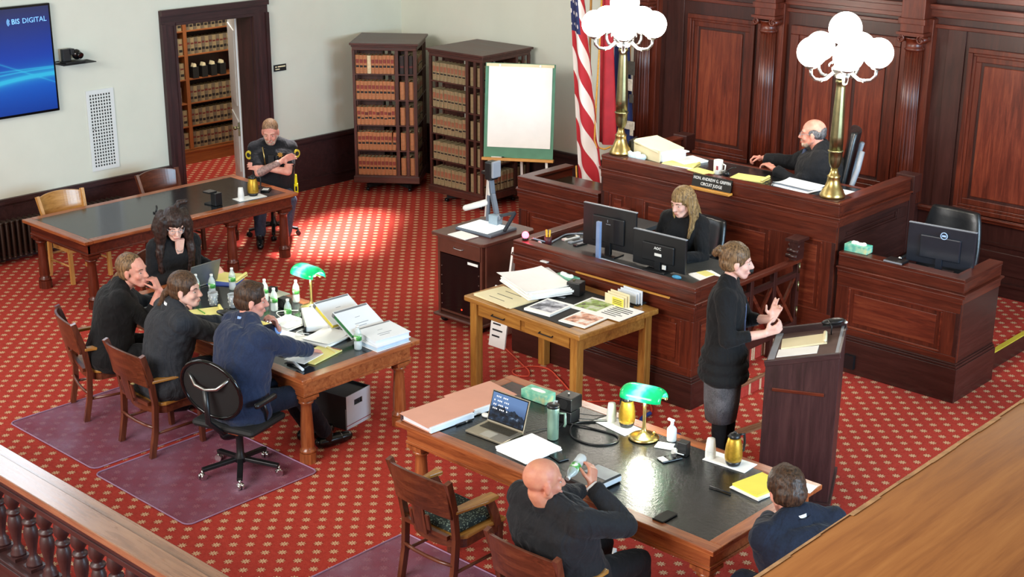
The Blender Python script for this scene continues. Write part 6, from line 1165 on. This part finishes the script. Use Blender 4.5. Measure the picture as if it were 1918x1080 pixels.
    for k, (Hj, Kn, An, sgn) in lg.items():
        b = MB(); b.T = Tm; q = An-U*(An.z-base[2]-.045); b.cap(q-F*.05, q+F*.1, .045, .042, 12).cap(q+F*.08, q+F*.17, .042, .034, 12).cap(q, An+U*.03, .045, .042, 12); b.v = [(x, y, max(z, .003)) for x, y, z in b.v]; b.build('shoe', SHOE, root)
    if collar:
        b = MB(); b.T = Tm; c0 = neck0+ax*.012; b.lathe([(.066, -.015), (.062, .02), (.058, .035), (.05, .035)], 20); 
        b = MB(); b.T = Tm @ M.Translation(c0) @ frame(Fb, ax).to_4x4(); b.lathe([(.064, -.004), (.067, .018), (.065, .034), (.058, .032)], 22); b.build('shirt_collar', collar, root); b = MB(); b.T = Tm @ M.Translation(c0) @ frame(Fb, ax).to_4x4() @ M.Rotation(R(-6), 4, 'Y'); b.lathe([(.1, -.05), (.082, -.01), (.075, .02), (.071, .026), (.066, .01)], 22, c=(-.004, 0, 0)); b.build('jacket_collar', top, root)
    if cuffs:
        for k, (A, E_, W, sgn) in arms.items():
            if k in cuffs[1]: d_ = (W-E_).normalized(); b = MB(); b.T = Tm; b.cyl(W-d_*.045, W+d_*.008, .035, .034, 18); b.build('shirt_cuff', cuffs[0], root)
    def hp(x, y, z): return Tm @ (head+Rh @ V((x*HS, y*HS, z*HS)))
    for y in (-1, 1):
        b = MB(); b.m(0).ell(hp(.071, y*.0305, .0), (.0095, .0115, .005), 12, 8, Rh); b.m(1).ell(hp(.0772, y*.0305, -.0), (.005, .005, .0046), 10, 6, Rh); b.build('eye', [EYEW, EYED], root)
        b = MB(); b.tube([hp(.086, y*.014, .021), hp(.083, y*.03, .026), hp(.071, y*.046, .021)], .0032, 6); b.build('eyebrow', HR[brow], root)
    b = MB(); b.tube([hp(.087, -.022, -.067), hp(.0935, -.008, -.0645), hp(.0935, .008, -.0645), hp(.087, .022, -.067)], [.002, .0055, .0055, .002], 6); b.build('mouth', LIP, root)
    if hairf:
        for nm, mt, fn, kw in hairf:
            b = MB(); b.T = Tm @ M.Translation(head) @ Rh.to_4x4() @ M.Scale(HS, 4); fn(b); remesh(b, nm, HR[mt], root, kw.get('v', .006), kw.get('s', 2), kw.get('d', .008), .03)
    root['_'] = 0; del root['_']
    root['joints'] = 0; del root['joints']; PJ[0] = (hip, chest, head)
    return root, arms, lambda x, y, z: head+Rh @ V((x*HS, y*HS, z*HS)), Tm
def capb(b, front=.0, low=-.03, thick=.008):   # hair cap over the skull: crown, back and sides
    b.ell((-.022+front, 0, .04), (.092+thick, .078+thick, .082+thick), 22, 14); b.ell((-.045, 0, -.005), (.062+thick, .072+thick, .07), 18, 12)
    for y in (-1, 1): b.ell((-.03, y*.06, -.01), (.045, .022, .045), 12, 8)
def ponytail(b, pts, r0=.028, r1=.012):
    for (p, q), k in zip(zip(pts, pts[1:]), range(len(pts))): t0 = k/(len(pts)-1); t1 = (k+1)/(len(pts)-1); b.cap(p, q, r0+(r1-r0)*t0, r0+(r1-r0)*t1, 10)
def locks(b, specs):
    for pts, r0, r1 in specs: ponytail(b, pts, r0, r1)
# 1. man in navy suit (near corner of the crowded table)
def h_m4(b): capb(b, .006, thick=.007); b.ell((.03, 0, .095), (.045, .055, .025), 14, 8)
person('grey-templed man in navy suit leaning on the crowded table, chin on hand', (-8.5, 6.15, 0), 78, (-8.56, 6.12, .57), (-8.62, 6.26, 1.045), (-8.65, 6.34, 1.235), 55, 8, wr={'R': (-8.5, 6.82, .83), 'L': (-8.72, 6.66, 1.0)}, el={'R': (-8.25, 6.5, .8), 'L': (-8.95, 6.72, .8)}, legs={'L': ((-8.6, 6.6, .56), (-8.62, 6.85, .1)), 'R': ((-8.38, 6.58, .56), (-8.4, 6.86, .1))}, skin_='pink', sw=.215, fat=1.22, top=F_NAVY, bottom=F_NAVYD, collar=F_BLUE, cuffs=(F_BLUE, 'LR'), hands={'L': {'curl': .8, 'dir': (-.0, -.3, 1)}, 'R': {'curl': .4}}, palm={'L': (-.3, -.9, 0), 'R': (0, 0, -1)}, hairf=[('hair', 'short', h_m4, {'d': .006})], brow='short')
# 2. man in charcoal suit with long ponytail
def h_m3(b): capb(b, .0, thick=.009); b.ell((-.1, 0, .0), (.03, .035, .035), 12, 8); ponytail(b, [(-.1, 0, .0), (-.14, .0, -.04), (-.17, .0, -.11), (-.21, .01, -.18), (-.25, .02, -.26), (-.29, .03, -.34), (-.31, .03, -.4)], .03, .012)
person('man in charcoal suit with a long brown ponytail, looking right', (-9.4, 6.1, 0), 72, (-9.42, 6.02, .56), (-9.38, 6.1, 1.035), (-9.3, 6.17, 1.22), 32, 2, wr={'R': (-9.2, 6.64, .84), 'L': (-9.55, 6.72, .84)}, skin_='pale', sw=.205, fat=1.12, top=F_CHAR, bottom=F_CHAR, collar=F_SHIRT, cuffs=(F_SHIRT, 'R'), hairf=[('long_hair', 'brown', h_m3, {})], brow='brown', jaw=1.1)
# 3. woman in black, chin on fist
def h_w2(b): capb(b, -.012, thick=.007); b.ell((-.1, 0, -.015), (.03, .03, .03), 12, 8); ponytail(b, [(-.1, 0, -.02), (-.15, 0, -.06), (-.19, 0, -.12), (-.22, 0, -.17), (-.24, 0, -.22)], .03, .016)
person('woman in black top with hair tied back, chin resting on her fist', (-10.4, 6.15, 0), 60, (-10.32, 6.08, .55), (-10.26, 6.16, 1.0), (-10.16, 6.24, 1.175), 22, -2, wr={'R': (-9.98, 6.4, 1.1), 'L': (-10.3, 6.72, .84)}, el={'R': (-9.95, 6.62, .82), 'L': (-10.6, 6.5, .8)}, skin_='pink', sw=.175, fat=1.12, top=F_BLACK, bottom=F_BLACK, hands={'R': {'curl': .95, 'dir': (-.35, -.25, 1)}, 'L': {'curl': .4}}, palm={'R': (-.8, -.5, 0)}, sleeve_to=.55, hairf=[('tied_hair', 'dkblond', h_w2, {})], brow='dkblond')
# 4. woman with glasses and long dark wavy hair
def h_wg(b):
    capb(b, .006, thick=.012)
    for y in (-1, 1):
        for k in range(4): ponytail(b, [(.02-.03*k, y*.083, .05), (.035-.03*k, y*(.1+.008*k), -.05), (.03-.03*k, y*(.105+.012*sin(k*2)), -.13), (.07-.035*k, y*(.12-.01*k), -.2), (.085-.04*k, y*(.1+.015*cos(k)), -.27), (.11-.045*k, y*(.11-.012*k), -.34), (.11-.05*k, y*(.09+.01*k), -.4)], .042, .024)
    for k in range(4): ponytail(b, [(-.08, -.05+.033*k, .0), (-.11, -.06+.04*k, -.12), (-.12, -.06+.04*k, -.25), (-.11, -.06+.04*k, -.33)], .035, .02)
    ponytail(b, [(-.05, .02, .12), (-.07, .05, .15), (-.06, .1, .16)], .02, .02)
rt_, ar_, hp_, Tm_ = person('woman with glasses and long dark wavy hair, looking down at the laptop', (-11.25, 7.4, 0), -12, (-11.22, 7.38, .56), (-11.1, 7.31, 1.01), (-11.0, 7.26, 1.21), -22, 22, wr={'R': (-10.9, 7.22, .83), 'L': (-10.95, 7.6, .83)}, skin_='pale', sw=.17, fat=1.05, top=F_BLACK, bottom=F_BLACK, hairf=[('long_wavy_hair', 'dark', h_wg, {'d': .014, 'v': .008})])
def eyewear(rt, hp, Tm, c=GREY):
    b = MB(); b.T = Tm
    for y in (-1, 1): b.tube([hp(.096, y*.033+.019*cos(a), .0+.015*sin(a)) for a in [i*2*pi/12 for i in range(12)]], .0016, 5, True); b.tube([hp(.094, y*.052, .004), hp(.0, y*.082, .008)], .0016, 5)
    b.tube([hp(.098, -.014, .004), hp(.1, 0, .007), hp(.098, .014, .004)], .0016, 5); b.build('eyeglasses', c, rt)
eyewear(rt_, hp_, Tm_)
b = MB(); b.prism([(-.038, .11), (.038, .11), (.03, .0), (.004, -.075), (-.004, -.075), (-.03, .0)], .1, .128, 'X'); b.v = [tuple(PJ[0][1]+M.Rotation(R(-12), 3, 'Z') @ M.Rotation(R(14), 3, 'Y') @ V(p)) for p in b.v]; b.build('open_neckline', SK['pale'], rt_, bevel=.012)
b = MB(); b.T = Tm_; b.tube([PJ[0][1]+V((.12, -.03, .03))+V((.02*cos(a)+.0, .028*sin(a), -.035-.02*cos(a))) for a in [i*2*pi/16 for i in range(16)]], .0022, 6, True); b.build('necklace', SILVER, rt_)
# 5. seated deputy, arms crossed
def h_dep(b): b.ell((-.018, 0, .045), (.091, .077, .08), 20, 14); b.ell((-.045, 0, .0), (.058, .072, .065), 16, 10)
def h_beard(b):
    b.ell((.058, 0, -.085), (.036, .036, .028), 14, 8)
    for y in (-1, 1): b.cap((.0, y*.06, -.04), (.05, y*.026, -.088), .016, .02, 10)
    b.cap((.088, -.022, -.05), (.088, .022, -.05), .008, n=8)
dp = (-13.58, 10.4)
rt_, ar_, hp_, Tm_ = person('bearded deputy in black uniform sitting with crossed tattooed arms', (-13.45, 10.3, 0), -38, (-13.56, 10.41, .56), (-13.49, 10.36, 1.04), (-13.41, 10.28, 1.235), -46, 20, wr={'R': (-13.26, 10.3, .99), 'L': (-13.4, 10.13, .92)}, el={'R': (-13.58, 9.95, .84), 'L': (-13.06, 10.5, .84)}, legs={'R': ((-13.42, 10.08, .5), (-13.32, 9.98, .1)), 'L': ((-13.2, 10.36, .5), (-13.12, 10.2, .1))}, skin_='pink', sw=.195, fat=1.15, top=F_UNI, bottom=F_TRGREY, sleeves=False, hands={'R': {'curl': .3}, 'L': {'curl': .3}}, palm={'R': (.5, .5, .3), 'L': (-.6, .3, -.2)}, hairf=[('short_hair', 'ginger', h_dep, {'d': .003}), ('beard', 'beard', h_beard, {'d': .004})], brow='ginger', jaw=1.05)
TAT = P('tattooed_skin', '#8c7068', .55, var=.45, nsc=45)
A, E_, W, s_ = ar_['R']; b = MB(); b.T = Tm_; b.cap(E_+(W-E_)*.06, E_+(W-E_)*.86, .0475, .035, 14); b.build('tattooed_forearm', TAT, rt_)
Fd = V((cos(R(-38)), sin(R(-38)), 0)); Ld = V((-Fd.y, Fd.x, 0)); cdp = PJ[0][1]-V((0, 0, 1.04))
b = MB(); b.T = Tm_; c = cdp+Fd*.145+Ld*.075+V((0, 0, 1.0)); st = []
for k in range(14): a = pi*k/7+pi/2; r_ = .034 if k % 2 == 0 else .018; st.append(c+Ld*r_*cos(a)+V((0, 0, r_*sin(a)))); 
b.add(st+[p+Fd*.012 for p in st], [tuple(range(14)), tuple(range(14, 28))]+[(i, (i+1) % 14, 14+(i+1) % 14, 14+i) for i in range(14)]); b.build('star_badge', P('gold_badge', '#d8b25c', .25, .8), rt_)
YP = P('yellow_patch_thread', '#c9b22c', .7, var=.3, nsc=60)
for sgn in (-1, 1):
    c = cdp+Ld*sgn*.235+Fd*.045+V((0, 0, .985)); n_ = (Ld*sgn*.6+Fd*.75).normalized(); b = MB(); b.T = Tm_ @ M.Translation(c) @ frame(n_).to_4x4(); b.m(0).prism([(.04*cos(a), .045*sin(a)) for a in [i*pi/9 for i in range(18)]], 0, .022, 'X'); b.m(1).prism([(.024*cos(a), .024*sin(a)) for a in [i*pi/8 for i in range(16)]], .022, .025, 'X'); b.build('shoulder_patch', [YP, BLKM], rt_)
b = MB(); b.T = Tm_ @ M.Translation(cdp+Fd*.15-Ld*.02+V((0, 0, .95))) @ frame(Fd).to_4x4(); b.box(-.01, -.03, -.05, .02, .03, .05).box(-.01, .045, -.03, .012, .065, .03); b.build('radio', BLK, rt_, bevel=.005)
b = MB(); b.T = Tm_; b.tube([cdp+Fd*.12-Ld*.1+V((0, 0, 1.08)), cdp+Fd*.15-Ld*.09+V((0, 0, 1.0)), cdp+Fd*.16-Ld*.08+V((0, 0, .9))], .007, 6); b.build('gold_cord', BRASS, rt_)
b = MB(); b.T = Tm_ @ M.Translation(cdp+Ld*.225+Fd*.0+V((0, 0, .62))) @ frame(Fd).to_4x4(); b.m(0).cap((0, 0, .02), (0, 0, .12), .018, .012).m(0).cbox((.0, 0, -.02), (.05, .04, .1)).m(1).cbox((.026, 0, -.02), (.004, .02, .05)); b.build('yellow_stun_gun', [P('bright_yellow_plastic', '#e5d400', .4, var=0), BLK], rt_, bevel=.004)
b = MB(); b.T = Tm_ @ M.Translation(PJ[0][0]+V((0, 0, .06))) @ frame(Fd).to_4x4(); b.lathe([(.185, -.025), (.19, 0), (.185, .025)], 24, sx=.95, sy=1.2); b.build('duty_belt', BLK, rt_)
# 6. clerk
def h_ck(b):
    capb(b, .004, thick=.008)
    for y in (-1, 1):
        for k in range(3): ponytail(b, [(.0-.03*k, y*.078, .05), (.02-.03*k, y*.088, -.04), (.02-.03*k, y*.092, -.12), (.05-.03*k, y*.085, -.2), (.07-.03*k, y*(.07), -.27)], .02, .013)
    for k in range(3): ponytail(b, [(-.08, -.04+.04*k, .0), (-.1, -.045+.045*k, -.12), (-.11, -.045+.045*k, -.24)], .03, .02)
person('young woman with long light brown hair in black, seated at the clerk desk', (-7.7, 10.7, .3), -82, (-7.6, 10.62, .87), (-7.56, 10.56, 1.29), (-7.52, 10.46, 1.485), -98, 17, wr={'R': (-7.75, 10.24, 1.13), 'L': (-7.35, 10.22, 1.1)}, skin_='pale', PS=1.1, sw=.165, fat=.92, top=F_BLACK, bottom=F_BLACK, hairf=[('long_hair', 'blond', h_ck, {'d': .01})], brow='brown')
# 7. judge
def h_jd(b):
    b.ell((-.045, 0, -.002), (.062, .079, .05), 18, 12); b.ell((-.07, 0, .03), (.04, .062, .035), 14, 8)
    for y in (-1, 1): b.ell((-.012, y*.071, .016), (.042, .012, .03), 12, 8)
rt_, ar_, hp_, Tm_ = person('balding grey-bearded judge in a black robe leaning back behind the bench', (-7.1, 12.16, .72), 208, (-7.1, 12.16, 1.22), (-7.08, 12.12, 1.7), (-7.14, 12.06, 1.89), 205, 4, wr={'R': (-7.72, 12.1, 1.64), 'L': (-7.42, 11.84, 1.62)}, el={'R': (-7.3, 12.4, 1.5), 'L': (-7.1, 11.85, 1.48)}, skin_='pink', sw=.2, fat=1.4, top=F_ROBE, bottom=F_ROBE, jacket=1.5, hands={'R': {'curl': .9}, 'L': {'curl': .6}}, palm={'R': (0, -.3, -1)}, collar=F_BLUE, neckr=.062, hairf=[('side_hair', 'grey', h_jd, {'d': .006}), ('beard', 'beard', h_beard, {'d': .005})], brow='grey', jaw=1.15)
eyewear(rt_, hp_, Tm_)
b = MB(); b.T = Tm_; 
b.cap(PJ[0][1]+V((-.115, -.075, .04)), PJ[0][1]+V((-.13, -.085, -.03)), .018, .02)
b.build('necktie', P('dark_blue_tie', '#2b3a5c', .6, var=.3, nsc=40), rt_)
# 8. standing woman
def h_w(b):
    capb(b, .0, thick=.01)
    for k in range(7): a = k*.9; b.ell((-.125+.018*cos(a), .022*sin(a), .05+.016*sin(a*1.7)), (.026, .026, .024), 12, 8)
    b.cap((.04, .07, .0), (.045, .072, -.07), .006, .003, 6)
def skt(b, hip, F, L):
    for t_, rx, ry in ((0, .165, .2), (.08, .175, .21), (.15, .18, .215)): b.ell(hip-V((0, 0, t_)), (rx, ry, .09), 20, 12, M((F, L, V((0, 0, 1)))).transposed())
wz = (-5.97, 8.96)
rt_, ar_, hp_, Tm_ = person('standing woman with a hair bun, black cardigan and grey skirt gesturing at the lectern', (-5.78, 8.67, 0), 30, (-5.78, 8.67, 1.02), (-5.79, 8.68, 1.47), (-5.74, 8.7, 1.69), 38, 6, wr={'R': (-5.42, 8.66, 1.27), 'L': (-5.5, 8.87, 1.31)}, el={'R': (-5.66, 8.42, 1.15), 'L': (-5.85, 8.95, 1.15)}, legs={'L': ((-5.76, 8.76, .55), (-5.79, 8.77, .1)), 'R': ((-5.73, 8.59, .55), (-5.75, 8.59, .1))}, skin_='pale', sw=.165, fat=.88, top=F_BLACK, bottom=F_BLACK, slim=.8, PS=1.1, sleeve_to=.6, skirt=skt, hands={'R': {'curl': .7, 'dir': (.6, .45, .35)}, 'L': {'curls': (.15, .2, .6, .75, .3), 'dir': (.25, .1, .9)}}, palm={'R': (-.3, .6, .3), 'L': (.4, -.6, .1)}, neckr=.045, hairf=[('hair_bun', 'dkblond', h_w, {'d': .01})], brow='brown')
b = MB(); b.T = Tm_ @ M.Translation((PJ[0][0].x, PJ[0][0].y, -.03)) @ frame((cos(R(30)), sin(R(30)), 0)).to_4x4(); b.lathe([(.12, .47), (.13, .465), (.148, .6), (.155, .75), (.15, .88), (.13, .9)], 30, sx=.86, sy=1.15); b.build('grey_skirt', F_TWEED, rt_)
b = MB(); b.T = Tm_ @ M.Translation((PJ[0][0].x, PJ[0][0].y, -.03)) @ frame((cos(R(30)), sin(R(30)), 0)).to_4x4(); b.prism([(-.035, .78), (.035, .78), (.03, 1.32), (-.03, 1.32)], .1, .135, 'X'); b.build('blouse_front', fabric('slate_blue_blouse', '#5d6c92'), rt_)
# 9. bald man drinking
rt_, ar_, hp_, Tm_ = person('bald man in dark suit seen from behind, raising a water bottle to drink', (-5.05, 5.98, 0), 86, (-5.01, 5.92, .54), (-5.01, 5.78, .98), (-5.01, 5.73, 1.16), 62, 2, wr={'R': (-4.9, 6.02, 1.14), 'L': (-5.28, 6.44, .83)}, el={'R': (-4.6, 6.12, .9), 'L': (-5.3, 6.1, .75)}, skin_='tan', sw=.225, fat=1.3, top=F_DARK, bottom=F_DARK, collar=F_SHIRT, cuffs=(F_SHIRT, 'R'), hands={'R': {'curl': .62, 'dir': (-.28, .35, .6)}}, palm={'R': (-.7, -.1, -.2)}, neckr=.062, brow='grey')
bt = bottle('clear water bottle with a blue label held to the mouth of the bald man', (-5.09, 6.22, 1.27)); bt.rotation_euler = (0, 0, 0); q = (V((-4.96, 5.78, 1.17))-V((-5.03, 6.08, 1.27))).to_track_quat('Z', 'Y'); bt.rotation_mode = 'QUATERNION'; bt.rotation_quaternion = q; bt.location = (-5.03, 6.08, 1.27)
# 10. man at the right end of the front table
def h_r(b): capb(b, .008, thick=.011); b.ell((.05, .01, .1), (.03, .03, .022), 12, 8); b.ell((.03, -.02, .115), (.04, .035, .02), 12, 8)
person('brown-haired man in dark navy suit seen from behind at the table end', (-3.9, 6.8, 0), 158, (-3.68, 6.6, .54), (-3.8, 6.6, .96), (-3.9, 6.62, 1.13), 150, 22, wr={'L': (-4.22, 6.92, .83), 'R': (-4.16, 7.16, .83)}, el={'L': (-4.0, 6.45, .8)}, skin_='pink', sw=.22, fat=1.28, top=F_NAVYD, bottom=F_NAVYD, collar=F_SHIRT, hairf=[('hair', 'short', h_r, {'d': .012})], brow='short')
armchair('wooden armchair under the man at the right table end', (-3.68, 6.83), R(72))
